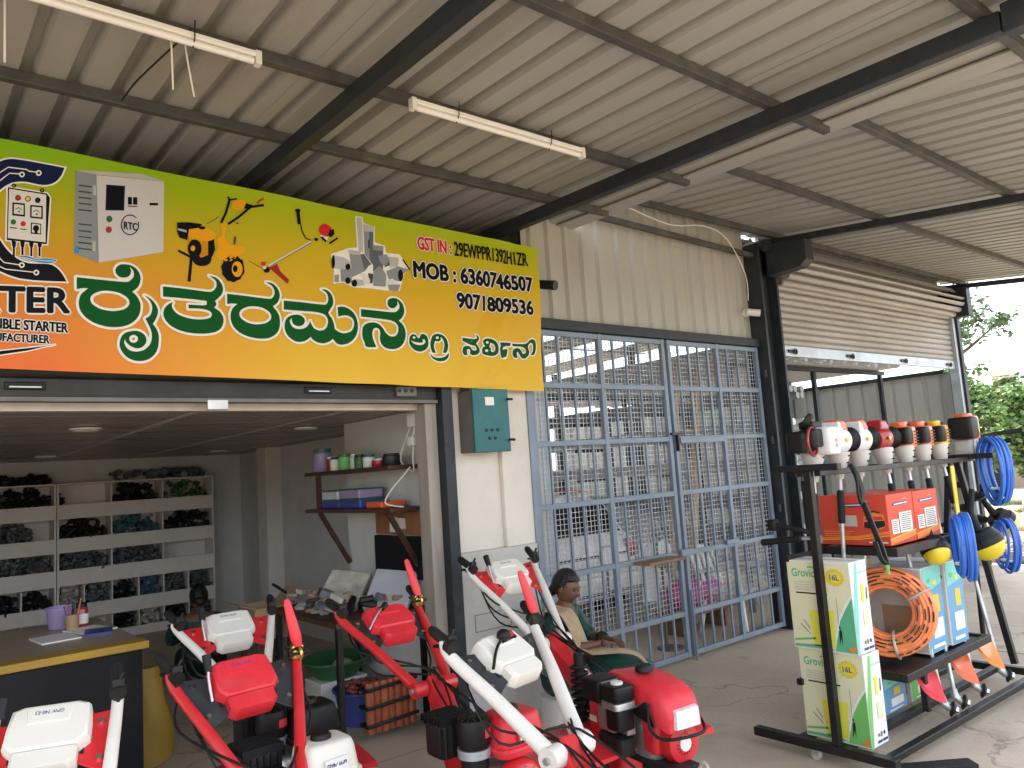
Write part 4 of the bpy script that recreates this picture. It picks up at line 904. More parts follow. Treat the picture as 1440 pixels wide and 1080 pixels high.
("black",6,0,"2405,3101 2402,3090 2396,3081 2387,3075 2378,3074 2369,3078 2364,3086 2362,3096 2365,3107 2371,3116 2380,3122 2390,3123 2398,3119 2403,3111"),
("paper",6,0,"2420,3166 2442,3175 2465,3177 2486,3158 2501,3134 2500,3114 2493,3098 2477,3100 2461,3106 2455,3125 2450,3146 2435,3158"),
("dark",4,0,"2490,3180 2529,3178 2519,3112 2500,3110"),
("steel",5,0,"2533,3197 2557,3223 2584,3238 2608,3215 2628,3184 2626,3141 2617,3099 2571,3097 2525,3095 2526,3147"),
("steel",5,0,"2575,3309 2608,3320 2642,3330 2650,3308 2653,3283 2637,3261 2618,3242 2602,3253 2586,3268 2579,3289"),
("steel3",4,0,"2599,3264 2655,3313 2662,3254 2624,3237"),
("steel2",5,0,"2662,3314 2736,3317 2726,3255 2661,3235"),
("steel",5,0,"2629,3208 2726,3255 2815,3241 2757,3198 2733,3147 2646,3156"),
("black",6,0,"2762,3194 2759,3175 2752,3160 2744,3150 2734,3149 2727,3157 2722,3171 2721,3189 2724,3208 2730,3223 2739,3233 2748,3234 2756,3226 2761,3212"),
("black",6,0,"2762,3306 2813,3238 2823,3245 2771,3312"),
("paper",6,0,"2618,3135 2673,3162 2739,3129 2631,3115"),
("steel",6,0,"2634,3114 2736,3126 2716,3079 2648,3075"),
("steel",3,0,"2243,3140 2275,3144 2272,3092 2240,3092"),
]
WBIG="754,2887 751,2895 750,2959 753,2967 757,2971 766,2973 961,2971 947,2983 939,2995 935,3015 937,3031 946,3047 962,3062 978,3069 994,3070 1026,3068 1046,3060 1063,3047 1074,3032 1082,3015 1086,2999 1087,2983 1081,2951 1072,2931 1064,2919 1051,2907 1062,2895 1079,2863 1084,2847 1085,2831 1083,2807 1080,2787 1070,2763 1060,2747 1046,2732 1025,2715 1006,2706 982,2697 934,2690 914,2690 890,2694 862,2700 834,2712 814,2724 795,2739 782,2754 771,2771 763,2791 760,2811 760,2831 763,2851 768,2867 776,2883 774,2885 762,2883;841,2843 847,2831 871,2815 894,2808 934,2806 962,2811 983,2819 994,2828 1000,2835 1002,2843 1002,2851 997,2859 989,2867 962,2881 934,2887 906,2887 882,2883 854,2869 846,2862 842,2855;954,2594 952,2603 952,2623 958,2651 966,2667 978,2682 998,2695 1034,2704 1054,2704 1070,2701 1090,2690 1103,2675 1110,2660 1113,2663 1112,2683 1108,2699 1083,2755 1082,2763 1085,2771 1109,2791 1114,2803 1117,2827 1115,2839 1110,2852 1102,2864 1082,2883 1079,2887 1079,2895 1085,2903 1094,2905 1110,2899 1125,2891 1139,2879 1156,2859 1165,2843 1173,2819 1174,2807 1173,2787 1170,2785 1161,2759 1150,2735 1160,2719 1169,2699 1175,2679 1176,2651 1174,2627 1171,2603 1164,2579 1150,2557 1134,2539 1110,2523 1090,2515 1070,2512 1042,2513 1022,2518 1002,2527 983,2543 967,2563 957,2583;1030,2639 1034,2638 1038,2640 1041,2643 1042,2649 1038,2654 1030,2652 1027,2647 1027,2643;1178,2773 1175,2787 1175,2807 1177,2819 1182,2831 1191,2847 1206,2863 1233,2879 1186,2881 1180,2883 1176,2887 1174,2895 1174,2951 1178,2961 1186,2965 1234,2965 1414,2959 1438,2958 1446,2960 1457,2967 1464,2975 1469,2987 1469,2995 1468,3003 1463,3011 1430,3035 1429,3043 1430,3048 1434,3053 1442,3055 1486,3046 1507,3031 1520,3015 1529,2995 1533,2971 1532,2959 1534,2954 1538,2957 1546,2957 1786,2951 1802,2951 1811,2959 1818,2971 1819,2979 1818,2991 1814,3000 1806,3010 1774,3026 1770,3030 1768,3035 1769,3043 1771,3047 1778,3051 1794,3053 1814,3052 1834,3044 1850,3032 1867,3011 1875,2991 1879,2971 1876,2943 1878,2941 1882,2946 1890,2949 2006,2950 2142,2947 2162,2948 2171,2955 2177,2967 2177,2979 2175,2991 2172,2999 2166,3007 2134,3022 2131,3027 2131,3035 2134,3040 2142,3044 2158,3047 2182,3047 2202,3037 2222,3019 2232,2999 2238,2979 2238,2952 2232,2927 2202,2883 2206,2875 2222,2855 2237,2815 2241,2787 2266,2774 2282,2770 2298,2771 2318,2776 2332,2783 2344,2795 2350,2807 2354,2823 2353,2839 2349,2847 2342,2853 2326,2861 2310,2862 2294,2861 2258,2850 2249,2851 2243,2859 2242,2931 2244,2935 2250,2939 2266,2943 2290,2946 2310,2944 2338,2935 2358,2924 2378,2907 2394,2883 2403,2859 2408,2831 2408,2803 2404,2775 2394,2747 2378,2723 2360,2703 2338,2687 2318,2677 2290,2668 2266,2666 2238,2671 2224,2679 2210,2694 2178,2677 2150,2669 2126,2668 2107,2671 2082,2680 2066,2691 2058,2699 2042,2687 2022,2677 1998,2669 1974,2668 1950,2672 1926,2684 1906,2699 1890,2719 1879,2743 1874,2783 1872,2767 1858,2731 1842,2711 1826,2699 1802,2686 1782,2679 1758,2675 1706,2675 1654,2684 1626,2694 1600,2707 1581,2723 1566,2740 1555,2759 1548,2783 1546,2803 1546,2823 1552,2847 1565,2871 1562,2873 1542,2868 1534,2870 1530,2875 1529,2931 1526,2939 1518,2923 1489,2891 1493,2875 1487,2859 1506,2845 1521,2823 1529,2807 1532,2791 1530,2767 1525,2747 1514,2727 1497,2711 1474,2698 1442,2689 1410,2684 1378,2682 1346,2682 1314,2684 1282,2691 1254,2700 1231,2711 1209,2727 1191,2747 1182,2763;1243,2879 1251,2871 1251,2863 1247,2847 1248,2839 1254,2827 1262,2818 1274,2810 1294,2802 1318,2796 1350,2792 1378,2792 1402,2794 1422,2799 1436,2807 1438,2811 1433,2819 1418,2824 1382,2827 1318,2825 1314,2828 1310,2835 1310,2863 1314,2870 1322,2873 1396,2875 1350,2879 1246,2880;1626,2823 1633,2811 1638,2807 1658,2796 1678,2790 1710,2787 1746,2792 1770,2800 1789,2815 1793,2823 1793,2831 1790,2839 1786,2844 1762,2860 1750,2864 1734,2867 1698,2868 1670,2864 1642,2851 1633,2843 1627,2835;1839,2891 1854,2873 1862,2859 1870,2841 1875,2803 1878,2795 1883,2811 1893,2831 1910,2847 1922,2855 1934,2859 1948,2863 1942,2865 1886,2866 1877,2871 1875,2879 1876,2931 1874,2940 1870,2927 1861,2911;2004,2863 2022,2853 2034,2839 2038,2823 2038,2805 2050,2831 2054,2834 2062,2835 2070,2831 2082,2803 2094,2786 2106,2780 2118,2777 2137,2779 2150,2786 2158,2794 2168,2819 2168,2835 2165,2843 2156,2855 2134,2863 2094,2867 2014,2867 2006,2865;2410,2744 2410,2763 2412,2791 2418,2811 2429,2827 2450,2843 2470,2851 2494,2857 2526,2857 2559,2847 2575,2835 2590,2820 2612,2787 2622,2778 2634,2772 2646,2770 2658,2771 2670,2778 2680,2787 2685,2799 2686,2811 2686,2823 2683,2831 2674,2841 2662,2847 2650,2851 2626,2855 2590,2858 2418,2863 2411,2867 2408,2875 2410,2931 2414,2938 2418,2941 2661,2939 2642,2941 2627,2951 2617,2963 2613,2979 2613,2995 2619,3011 2630,3024 2646,3033 2662,3038 2682,3040 2702,3038 2722,3029 2742,3016 2746,3011 2758,2992 2767,2971 2769,2947 2767,2923 2758,2903 2747,2887 2731,2871 2733,2867 2747,2855 2759,2835 2767,2811 2770,2787 2768,2763 2761,2735 2745,2707 2730,2689 2723,2683 2702,2670 2674,2659 2642,2655 2618,2656 2590,2661 2567,2675 2552,2691 2544,2707 2540,2731 2544,2783 2542,2789 2538,2793 2526,2794 2522,2791 2516,2783 2513,2775 2512,2759 2518,2727 2537,2679 2536,2671 2530,2665 2514,2662 2466,2660 2442,2663 2437,2667 2430,2676 2427,2683 2424,2699 2412,2731"
WSMALL="2770,2722 2770,2734 2775,2758 2782,2773 2797,2787 2812,2793 2830,2792 2842,2786 2857,2769 2872,2792 2887,2799 2908,2798 2925,2791 2938,2779 2945,2761 2947,2749 2950,2749 2960,2776 2973,2791 2989,2801 3010,2809 3037,2809 3061,2803 3079,2794 3100,2774 3110,2755 3116,2731 3116,2707 3108,2683 3105,2677 3114,2674 3118,2668 3118,2650 3111,2629 3097,2614 3076,2599 3049,2592 3022,2590 2998,2594 2974,2602 2957,2614 2947,2626 2940,2641 2937,2656 2941,2663 2947,2665 2953,2664 2954,2665 2950,2671 2945,2689 2944,2701 2943,2698 2928,2680 2908,2665 2887,2656 2863,2652 2839,2654 2817,2662 2797,2675 2783,2689 2776,2701;2969,2647 2980,2640 2986,2638 3001,2635 3022,2635 3046,2639 3067,2646 3077,2653 3052,2654 3049,2656 3045,2662 3046,2668 3058,2701 3062,2719 3062,2734 3055,2752 3040,2739 3025,2732 3001,2734 2996,2719 2994,2698 3006,2665 3007,2659 3001,2652 2983,2648 2971,2649;3223,2676 3221,2683 3223,2701 3232,2719 3253,2733 3274,2737 3228,2752 3225,2761 3227,2785 3230,2791 3238,2794 3346,2791 3360,2794 3363,2797 3356,2818 3359,2824 3364,2827 3370,2826 3382,2820 3394,2811 3402,2794 3399,2776 3374,2746 3391,2725 3397,2707 3397,2690 3398,2707 3406,2723 3409,2727 3421,2734 3422,2737 3416,2746 3412,2758 3415,2774 3427,2788 3448,2799 3472,2802 3493,2800 3523,2791 3544,2779 3560,2761 3571,2738 3573,2746 3566,2767 3568,2773 3574,2777 3688,2779 3697,2774 3703,2775 3769,2774 3829,2778 3853,2792 3871,2811 3901,2820 3925,2818 3931,2816 3947,2800 3951,2785 3954,2773 3954,2743 3948,2713 3934,2689 3916,2676 3898,2674 3883,2675 3871,2680 3868,2674 3847,2656 3823,2644 3802,2642 3781,2647 3765,2662 3748,2684 3753,2656 3752,2650 3749,2647 3745,2645 3724,2644 3703,2648 3689,2668 3687,2689 3694,2713 3706,2729 3715,2734 3703,2735 3694,2742 3688,2736 3636,2731 3637,2729 3649,2729 3662,2722 3666,2716 3666,2701 3658,2674 3643,2647 3637,2644 3616,2639 3595,2643 3589,2646 3576,2659 3565,2686 3559,2675 3541,2660 3520,2652 3493,2648 3463,2649 3421,2656 3405,2665 3394,2683 3385,2670 3370,2658 3346,2651 3319,2648 3302,2656 3289,2667 3289,2656 3285,2650 3280,2648 3262,2647 3241,2650 3229,2662;3286,2677 3289,2675 3293,2686 3294,2692 3289,2693 3285,2689;3322,2722 3327,2710 3334,2705 3343,2703 3348,2707 3350,2713 3346,2719 3325,2724;3487,2731 3487,2728 3495,2722 3498,2716 3493,2701 3499,2699 3508,2701 3513,2704 3516,2710 3516,2722 3514,2731 3508,2739 3493,2746;3778,2731 3787,2724 3803,2701 3808,2701 3819,2704 3822,2710 3822,2716 3817,2722 3805,2729 3781,2733;3868,2743 3879,2716 3878,2701 3880,2698 3896,2719 3898,2725 3901,2740 3901,2761 3895,2768 3886,2769 3877,2762 3869,2752"
# ------------------------------------------------------------ flat print helpers
def curve_to_mb(cu):
    o = bpy.data.objects.new('tmp', cu)
    COL.objects.link(o)
    dg = bpy.context.evaluated_depsgraph_get()
    dg.update()
    me = bpy.data.meshes.new_from_object(o.evaluated_get(dg))
    m = MB()
    m.v = [tuple(v.co) for v in me.vertices]
    m.f = [tuple(p.vertices) for p in me.polygons]
    bpy.data.objects.remove(o)
    bpy.data.curves.remove(cu)
    bpy.data.meshes.remove(me)
    return m
def poly_mb(polys, off=0.0):
    cu = bpy.data.curves.new('tmp', 'CURVE')
    cu.dimensions = '2D'
    cu.fill_mode = 'BOTH'
    cu.offset = off
    for p in polys:
        sp = cu.splines.new('POLY')
        sp.points.add(len(p) - 1)
        for i, (x, y) in enumerate(p):
            sp.points[i].co = (x, y, 0, 1)
        sp.use_cyclic_u = True
    return curve_to_mb(cu)
def area2(p):
    return sum(p[i - 1][0] * p[i][1] - p[i][0] * p[i - 1][1] for i in range(len(p))) / 2
def grow(p, d):
    # move a closed outline outwards (d > 0) along averaged normals, limited at sharp corners
    if area2(p) < 0: p = p[::-1]
    n = len(p)
    out = []
    for i in range(n):
        a, b, c = p[i - 1], p[i], p[(i + 1) % n]
        e1 = Vector((b[0] - a[0], b[1] - a[1])); e2 = Vector((c[0] - b[0], c[1] - b[1]))
        if e1.length < 1e-6 or e2.length < 1e-6: continue
        e1.normalize(); e2.normalize()
        n1 = Vector((e1.y, -e1.x)); n2 = Vector((e2.y, -e2.x))
        s = n1 + n2
        if s.length < 0.25:
            out += [(b[0] + n1.x * d + e1.x * d, b[1] + n1.y * d + e1.y * d), (b[0] + n2.x * d - e2.x * d, b[1] + n2.y * d - e2.y * d)]
            continue
        s.normalize()
        k = d / max(0.6, s.dot(n1))
        out.append((b[0] + s.x * k, b[1] + s.y * k))
    return out
TEXT_CACHE = {}
def text_mb(body, off=0.0):
    # lettering normalised to a unit box
    cu = bpy.data.curves.new('tmp', 'FONT')
    cu.body = body
    cu.offset = off
    cu.resolution_u = 3
    m = curve_to_mb(cu)
    if not m.v: return m
    return m
def text_fit(body, off=0.0, ref=None):
    base = text_mb(body, 0.0)
    xs = [v[0] for v in base.v]; ys = [v[1] for v in base.v]
    x0, x1, y0, y1 = min(xs), max(xs), min(ys), max(ys)
    m = text_mb(body, off) if off else base
    m.v = [((v[0] - x0) / (x1 - x0), (v[1] - y0) / (y1 - y0), 0) for v in m.v]
    return m
def dec(s): return [[tuple(int(q) / 1000 for q in a.split(',')) for a in p.split(' ')] for p in s.split(';')]
def refine(m, ln):
    bm = bmesh.new()
    vs_ = [bm.verts.new(v) for v in m.v]
    for f in m.f:
        try: bm.faces.new([vs_[i] for i in f])
        except ValueError: pass
    bmesh.ops.triangulate(bm, faces=bm.faces)
    for _ in range(4):
        es = [e for e in bm.edges if e.calc_length() > ln]
        if not es: break
        bmesh.ops.subdivide_edges(bm, edges=es, cuts=1)
        bmesh.ops.triangulate(bm, faces=[f for f in bm.faces if len(f.verts) > 3])
    bm.verts.index_update()
    r = MB()
    r.v = [tuple(v.co) for v in bm.verts]
    r.f = [tuple(v.index for v in f.verts) for f in bm.faces]
    bm.free()
    return r

# ------------------------------------------------------------ banner
def wave(x, z):
    zb = 2.466 - 0.0177 * (x - 0.431)
    zt = 3.644 - 0.0222 * (x - 0.423)
    eb = math.exp(-((z - zb) / 0.13) ** 2)
    er = math.exp(-((x - 4.0) / 0.55) ** 2)
    et = math.exp(-((z - zt) / 0.10) ** 2)
    d = 0.014 * eb * math.sin(7.0 * x + 2.2 * math.sin(2.3 * x)) * (0.4 + 0.6 * min(1, max(0, (x - 0.8) / 2)))
    d += 0.013 * er * math.sin(9.5 * (x * 0.72 - (z - 2.4) * 0.62) + 0.6)
    d += 0.006 * et * math.sin(5.5 * x + 1.0)
    d += 0.006 * math.sin(1.7 * x + 0.8 * z) + 0.003 * math.sin(3.9 * x - 2.5 * z)
    u = x * 0.72 + (z - 2.4) * 0.70
    for c0, w, a, s_ in ((3.10, 0.05, 0.012, 1.0), (3.30, 0.045, -0.008, 1.0), (2.75, 0.06, 0.007, 1.0)):
        q = (x - (c0 + 0.62 * (z - 2.4))) / w
        d += a * math.exp(-q * q) * math.exp(-((x - 3.65) / 0.5) ** 2)
    ez = math.exp(-((z - 2.58) / 0.22) ** 2)
    q = (x - (3.42 + 0.85 * (z - 2.42))) / 0.05
    d += 0.020 * math.exp(-q * q) * ez
    q = (x - (3.02 + 0.5 * (z - 2.42))) / 0.07
    d += 0.012 * math.exp(-q * q) * math.exp(-((z - 2.44) / 0.14) ** 2)
    return d
YB = 4.46
NBX, NBZ = 190, 50
def banner_mat():
    m = bpy.data.materials.new('banner_print')
    m.use_nodes = True
    N, L = m.node_tree.nodes, m.node_tree.links
    b = N['Principled BSDF']
    b.inputs['Roughness'].default_value = 0.38
    b.inputs['Specular IOR Level'].default_value = 0.24
    pos = N.new('ShaderNodeNewGeometry').outputs['Position']
    sp = N.new('ShaderNodeSeparateXYZ')
    L.new(pos, sp.inputs[0])
    def rng(s, a, c):
        r = N.new('ShaderNodeMapRange')
        r.inputs['From Min'].default_value = a
        r.inputs['From Max'].default_value = c
        L.new(s, r.inputs['Value'])
        return r.outputs['Result']
    def ramp(s, els):
        r = N.new('ShaderNodeValToRGB')
        e = r.color_ramp.elements
        e[0].position, e[0].color = els[0][0], els[0][1] + (1,)
        e[1].position, e[1].color = els[-1][0], els[-1][1] + (1,)
        for p, c in els[1:-1]:
            q = e.new(p)
            q.color = c + (1,)
        L.new(s, r.inputs['Fac'])
        return r.outputs['Color']
    n = N.new('ShaderNodeTexNoise')
    n.inputs['Scale'].default_value = 0.8
    L.new(pos, n.inputs['Vector'])
    ad = N.new('ShaderNodeMath')
    ad.operation = 'MULTIPLY_ADD'
    ad.inputs[1].default_value = 0.12
    L.new(n.outputs['Fac'], ad.inputs[0])
    v = rng(sp.outputs['Z'], 2.46, 3.76)
    L.new(v, ad.inputs[2])
    vv = ad.outputs[0]
    left = ramp(vv, [(0.0, (0.74, 0.12, 0.02)), (0.16, (0.68, 0.16, 0.015)), (0.42, (0.60, 0.21, 0.01)), (0.62, (0.50, 0.30, 0.008)), (0.80, (0.30, 0.38, 0.008)), (1.0, (0.16, 0.46, 0.008))])
    right = ramp(vv, [(0.0, (0.72, 0.44, 0.03)), (0.2, (0.66, 0.40, 0.01)), (0.45, (0.60, 0.34, 0.008)), (0.68, (0.52, 0.38, 0.008)), (0.85, (0.38, 0.42, 0.008)), (1.0, (0.30, 0.50, 0.012))])
    mx = N.new('ShaderNodeMix')
    mx.data_type = 'RGBA'
    mx.clamp_factor = True
    L.new(rng(sp.outputs['X'], 0.6, 2.0), mx.inputs['Factor'])
    L.new(left, mx.inputs['A'])
    L.new(right, mx.inputs['B'])
    L.new(mx.outputs['Result'], b.inputs['Base Color'])
    w = N.new('ShaderNodeTexNoise')
    w.inputs['Scale'].default_value = 4
    L.new(pos, w.inputs['Vector'])
    bp = N.new('ShaderNodeBump')
    bp.inputs['Strength'].default_value = 0.12
    bp.inputs['Distance'].default_value = 0.03
    L.new(w.outputs['Fac'], bp.inputs['Height'])
    L.new(bp.outputs['Normal'], b.inputs['Normal'])
    return m
MB_BAN = banner_mat()
ban = wthing('shop_banner', 'long green yellow and orange printed shop banner with green lettering above the entrance', 'banner')
m = MB()
for lay in (0, 1):
    for i in range(NBX + 1):
        x0 = -2.4 + 6.4 * i / NBX
        for j in range(NBZ + 1):
            s = j / NBZ
            zb = 2.466 - 0.0177 * (x0 - 0.431)
            zt = 3.644 - 0.0222 * (x0 - 0.423)
            z = zb + (zt - zb) * s
            x = x0 + (0.028 * (s - 0.1) if i == NBX else 0)
            m.v.append((x, YB + wave(x, z) + 0.004 * lay, z))
Q_ = NBZ + 1
off = (NBX + 1) * Q_
for lay in (0, 1):
    for i in range(NBX):
        for j in range(NBZ):
            a = lay * off + i * Q_ + j
            m.f.append((a, a + Q_, a + Q_ + 1, a + 1))
edge = [i * Q_ for i in range(NBX + 1)] + [NBX * Q_ + j for j in range(1, Q_)] + [i * Q_ + NBZ for i in range(NBX - 1, -1, -1)] + [j for j in range(NBZ - 1, 0, -1)]
for a, b in zip(edge, edge[1:] + edge[:1]):
    m.f.append((a, b, b + off, a + off))
m.build('banner_sheet', MB_BAN, ban, True, ang=80)
def pm(name, c):
    return mat('print_' + name, c, 0.5, var=0.03, spec=0.12)
PC = dict(navy=pm('navy', (0.006, 0.012, 0.05)), black=pm('black', (0.003, 0.003, 0.006)), white=pm('white', (0.74, 0.72, 0.66)), paper=pm('paper', (0.62, 0.60, 0.56)), red=pm('redink', (0.55, 0.02, 0.02)), red2=pm('redink2', (0.30, 0.02, 0.015)), yellow=pm('yellowink', (0.75, 0.50, 0.02)), green=pm('greenink', (0.01, 0.16, 0.04)), blue=pm('blueink', (0.05, 0.22, 0.48)), steel=pm('steel', (0.22, 0.25, 0.26)), steel2=pm('steel2', (0.42, 0.42, 0.41)), steel3=pm('steel3', (0.10, 0.12, 0.13)), lightgrey=pm('lightgrey', (0.52, 0.51, 0.50)), dark=pm('darkink', (0.06, 0.055, 0.05)), amber=pm('amber', (0.72, 0.33, 0.01)), amber2=pm('amber2', (0.55, 0.22, 0.01)), kgreen=pm('kgreen', (0.0, 0.075, 0.010)))
def put(mb, layer, name, mt, ref=0.035):
    mb = refine(mb, ref)
    mb.v = [(x, YB + wave(x, z) - 0.0009 * layer - 0.001, z) for x, z, _ in mb.v]
    o = mb.build(name, mt, ban)
    return o
for arr, w in ((KBIG, 0.019), (KSMALL, 0.014)):
    for s in arr:
        ps_ = dec(s)
        put(poly_mb(ps_), 5, 'letter', PC['kgreen'])
for s in (WBIG, WSMALL):
    put(poly_mb(dec(s)), 4, 'letter_outline', PC['white'])
for c, lay, o_, s in ART:
    ps_ = dec(s)
    if o_:
        put(poly_mb([grow(ps_[0], o_ / 1000 * 0.6)]), lay - 1, 'printed_outline', PC['white'])
    put(poly_mb(ps_), lay, 'printed_shape', PC[c])
def btext(body, x0, zb0, x1, zb1, h, mt, bold=0.05, outline=None, lay=5, edge=0.10):
    # heavy lettering: slightly shifted copies, each on its own thin layer
    t0 = text_fit(body, 0.0)
    base = [(x0 + (x1 - x0) * u, zb0 + (zb1 - zb0) * u + h * v) for u, v, _ in t0.v]
    def spread(d, l0, mt_, n):
        for k in range(n):
            a = 2 * PI * k / n
            m = MB()
            m.v = [(x + d * math.cos(a), z + d * math.sin(a), 0) for x, z in base]
            m.f = list(t0.f)
            put(m, l0 + 0.25 * k, 'lettering', mt_, 0.04)
    if outline: spread((bold + edge) * h, lay - 2.2, outline, 8)
    spread(bold * h, lay, mt, 6)
btext('STARTER', 0.02, 2.725, 0.729, 2.767, 0.128, PC['black'], 0.05, PC['white'], 5, 0.06)
btext('SUBMERSIBLE STARTER', 0.235, 2.668, 0.722, 2.662, 0.05, PC['black'], 0.05, PC['white'])
btext('MANUFACTURER', 0.32, 2.603, 0.64, 2.601, 0.041, PC['black'], 0.05, PC['white'])
btext('GST IN :', 2.897, 3.401, 3.180, 3.398, 0.092, PC['red'], 0.05, PC['white'], 5, 0.06)
btext('29EWPPR1392H1ZR', 3.21, 3.392, 3.915, 3.396, 0.104, PC['black'], 0.025)
btext('MOB : 6360746507', 2.85, 3.193, 3.935, 3.188, 0.112, PC['black'], 0.065, PC['white'], 11, 0.06)
btext('9071809536', 3.21, 3.006, 3.925, 3.004, 0.108, PC['black'], 0.065, PC['white'], 5, 0.06)
btext('RTC', 0.993, 3.255, 1.06, 3.254, 0.042, PC['navy'], 0.04, None, 6)
# ------------------------------------------------------------ shop furniture
YS = 11.2
def shelf_unit(label, x0, x1, div, subdiv):
    t = wthing('bin_shelf', label, 'shelf', 'bin shelves on the back wall')
    tops = (2.01, 1.75, 1.33, 0.94, 0.50, 0.12)
    for i, (a, b) in enumerate(((1.57, 1.75), (1.15, 1.33), (0.74, 0.94), (0.32, 0.50), (0.003, 0.12))):
        MB().box(x0, x1, YS, YS + 0.02, a, b).build('front_lip', M['shelfboard'], t, bevel=0.003)
        MB().box(x0, x1, YS + 0.021, YS + 0.37, a + 0.01, a + 0.025).build('shelf_board', M['shelfboard'], t)
    MB().box(x0, x1, YS - 0.003, YS + 0.37, 2.0, 2.02).build('top_board', M['shelfboard'], t, bevel=0.003)
    for x in (x0 + 0.011, x1 - 0.011):
        MB().box(x - 0.011, x + 0.011, YS - 0.006, YS + 0.37, 0, 1.998).build('side_board', M['shelfboard'], t)
    for x in div:
        MB().box(x - 0.009, x + 0.009, YS + 0.021, YS + 0.36, 0.13, 1.998).build('divider', M['shelfboard'], t)
    for x in subdiv:
        MB().box(x - 0.008, x + 0.008, YS + 0.021, YS + 0.36, 0.13, 0.73).build('divider', M['shelfboard'], t)
    MB().box(x0, x1, YS + 0.372, YS + 0.38, 0, 2.0).build('back_panel', M['shelfboard'], t)
    return t
shelf_unit('white bin shelf full of pipe fittings on the right of the back wall', 1.695, 3.62, (2.32, 2.95), (2.0, 2.64, 3.27))
shelf_unit('white bin shelf behind the black counter at the left edge', -0.95, 1.685, (-0.28, 0.38, 1.03), (1.32, 0.7))
random.seed(11)
def heap(x0, x1, zf, h, mt, n, label, kindr=0):
    m = MB()
    for i in range(n):
        u = random.random()
        x = x0 + (x1 - x0) * u
        y = YS + 0.05 + 0.27 * random.random()
        top = h * (0.35 + 0.65 * math.sin(PI * min(0.95, max(0.08, u + random.uniform(-0.2, 0.2)))))
        z = zf + top * random.random() ** 0.7 + 0.01
        r = random.uniform(0.014, 0.03)
        l = random.uniform(0.03, 0.09)
        d = Vector((random.uniform(-1, 1), random.uniform(-1, 1), random.uniform(-0.6, 0.6))).normalized()
        p = Vector((x, y, z))
        if i % 3 == 0:
            m.tube([p - d * l, p, p + d.cross(Vector((0.3, 0.2, 1))).normalized() * l], [r, r, r * 1.15], 6)
        else:
            m.cyl(p - d * l * 0.6, p + d * l * 0.6, r, r * random.choice((1, 0.8, 1.2)), 6)
    o = m.build('fittings_heap', M[mt], None, True, ang=60)
    tag(o, label, 'fittings', 'fittings heaped in the shelf bins', 'stuff')
cells = [(2.03, 1.70, 2.31, None), ]
rows = ((1.64, 0.34), (1.22, 0.34), (0.82, 0.34), (0.40, 0.32), (0.05, 0.30))
spec = {0: [(1.71, 1.78, 'fit_dark', 6), (2.34, 2.93, 'fit_dark', 46), (2.97, 3.6, 'fit_green', 22), (1.05, 1.67, 'fit_dark', 40)],
        1: [(1.71, 2.3, 'fit_dark', 46), (2.34, 2.93, 'fit_blue', 50), (2.97, 3.6, 'fit_dark', 44), (1.05, 1.45, 'fit_grey', 30)],
        2: [(1.71, 2.3, 'fit_grey', 70), (2.34, 2.93, 'fit_grey', 60), (1.05, 1.67, 'fit_grey', 60)],
        3: [(1.71, 1.98, 'fit_pale', 26), (2.02, 2.3, 'fit_grey', 28), (2.34, 2.62, 'fit_dark', 30), (2.66, 2.93, 'fit_blue', 40), (2.97, 3.25, 'fit_grey', 40), (3.29, 3.6, 'fit_grey', 22), (1.05, 1.3, 'fit_dark', 26), (1.34, 1.66, 'fit_dark', 20)],
        4: [(2.34, 2.62, 'fit_dark', 26), (2.66, 2.93, 'fit_pale', 40), (2.97, 3.25, 'fit_dark', 30), (3.29, 3.6, 'fit_grey', 36)]}
rn = ('top', 'second', 'third', 'fourth', 'lowest')
cn = dict(fit_dark='black', fit_grey='grey', fit_blue='blue grey', fit_pale='cream', fit_green='green')
for r, its in spec.items():
    for q, (a, b, mt, n) in enumerate(its):
        heap(a + 0.03, b - 0.03, rows[r][0], rows[r][1] * (1.15 if mt in ('fit_grey', 'fit_blue', 'fit_pale') else 1.0), mt, int(n * 2.6), 'heap of %s pipe fittings in the %s row of the %s shelf, bin %s' % (cn[mt], rn[r], 'left' if a < 1.68 else 'right', ('one', 'two', 'three', 'four', 'five', 'six', 'seven', 'eight')[q] + ' of that row'))
def heap_top(x0, x1, mt, n, label):
    m = MB()
    for i in range(n):
        p = Vector((random.uniform(x0, x1), YS + random.uniform(0.04, 0.33), 2.03 + random.random() * 0.10))
        d = Vector((random.uniform(-1, 1), random.uniform(-1, 1), random.uniform(-0.3, 0.3))).normalized()
        m.cyl(p - d * 0.06, p + d * 0.06, random.uniform(0.02, 0.045), n=7)
    tag(m.build('fittings_heap', M[mt], None, True), label, 'fittings', 'fittings heaped in the shelf bins', 'stuff')
heap_top(0.2, 1.6, 'fit_dark', 60, 'dark pipe fittings piled on top of the left shelf')
heap_top(2.3, 3.5, 'fit_grey', 60, 'grey pipe fittings piled on top of the right shelf')

ct = wthing('shop_counter', 'black fronted sales counter with a mustard edge inside the shop', 'counter')
MB().box(-2.2, 1.215, 5.10, 5.14, 0, 0.895).build('front_panel', M['counter_black'], ct, bevel=0.004)
MB().box(1.18, 1.213, 5.143, 6.40, 0, 0.893).build('side_panel', M['wood_brown'], ct, bevel=0.004)
MB().box(-2.22, 1.245, 5.06, 5.20, 0.90, 0.945).build('edge_band', M['mustard'], ct, bevel=0.006)
MB().box(-2.22, 1.235, 5.203, 6.44, 0.905, 0.938).build('top', M['countertop'], ct, bevel=0.005)
def bucket(name, loc, r0, r1, h, mt, label, cat, handle=False):
    t = thing(name, loc, label, cat)
    MB().lathe([(r0, 0), (r1, h), (r1 + 0.008, h), (r1 + 0.008, h - 0.015), (r1 * 0.97, h - 0.01), (r0 * 0.95, 0.012)], n=20).build('tub', M[mt], t, True)
    return t
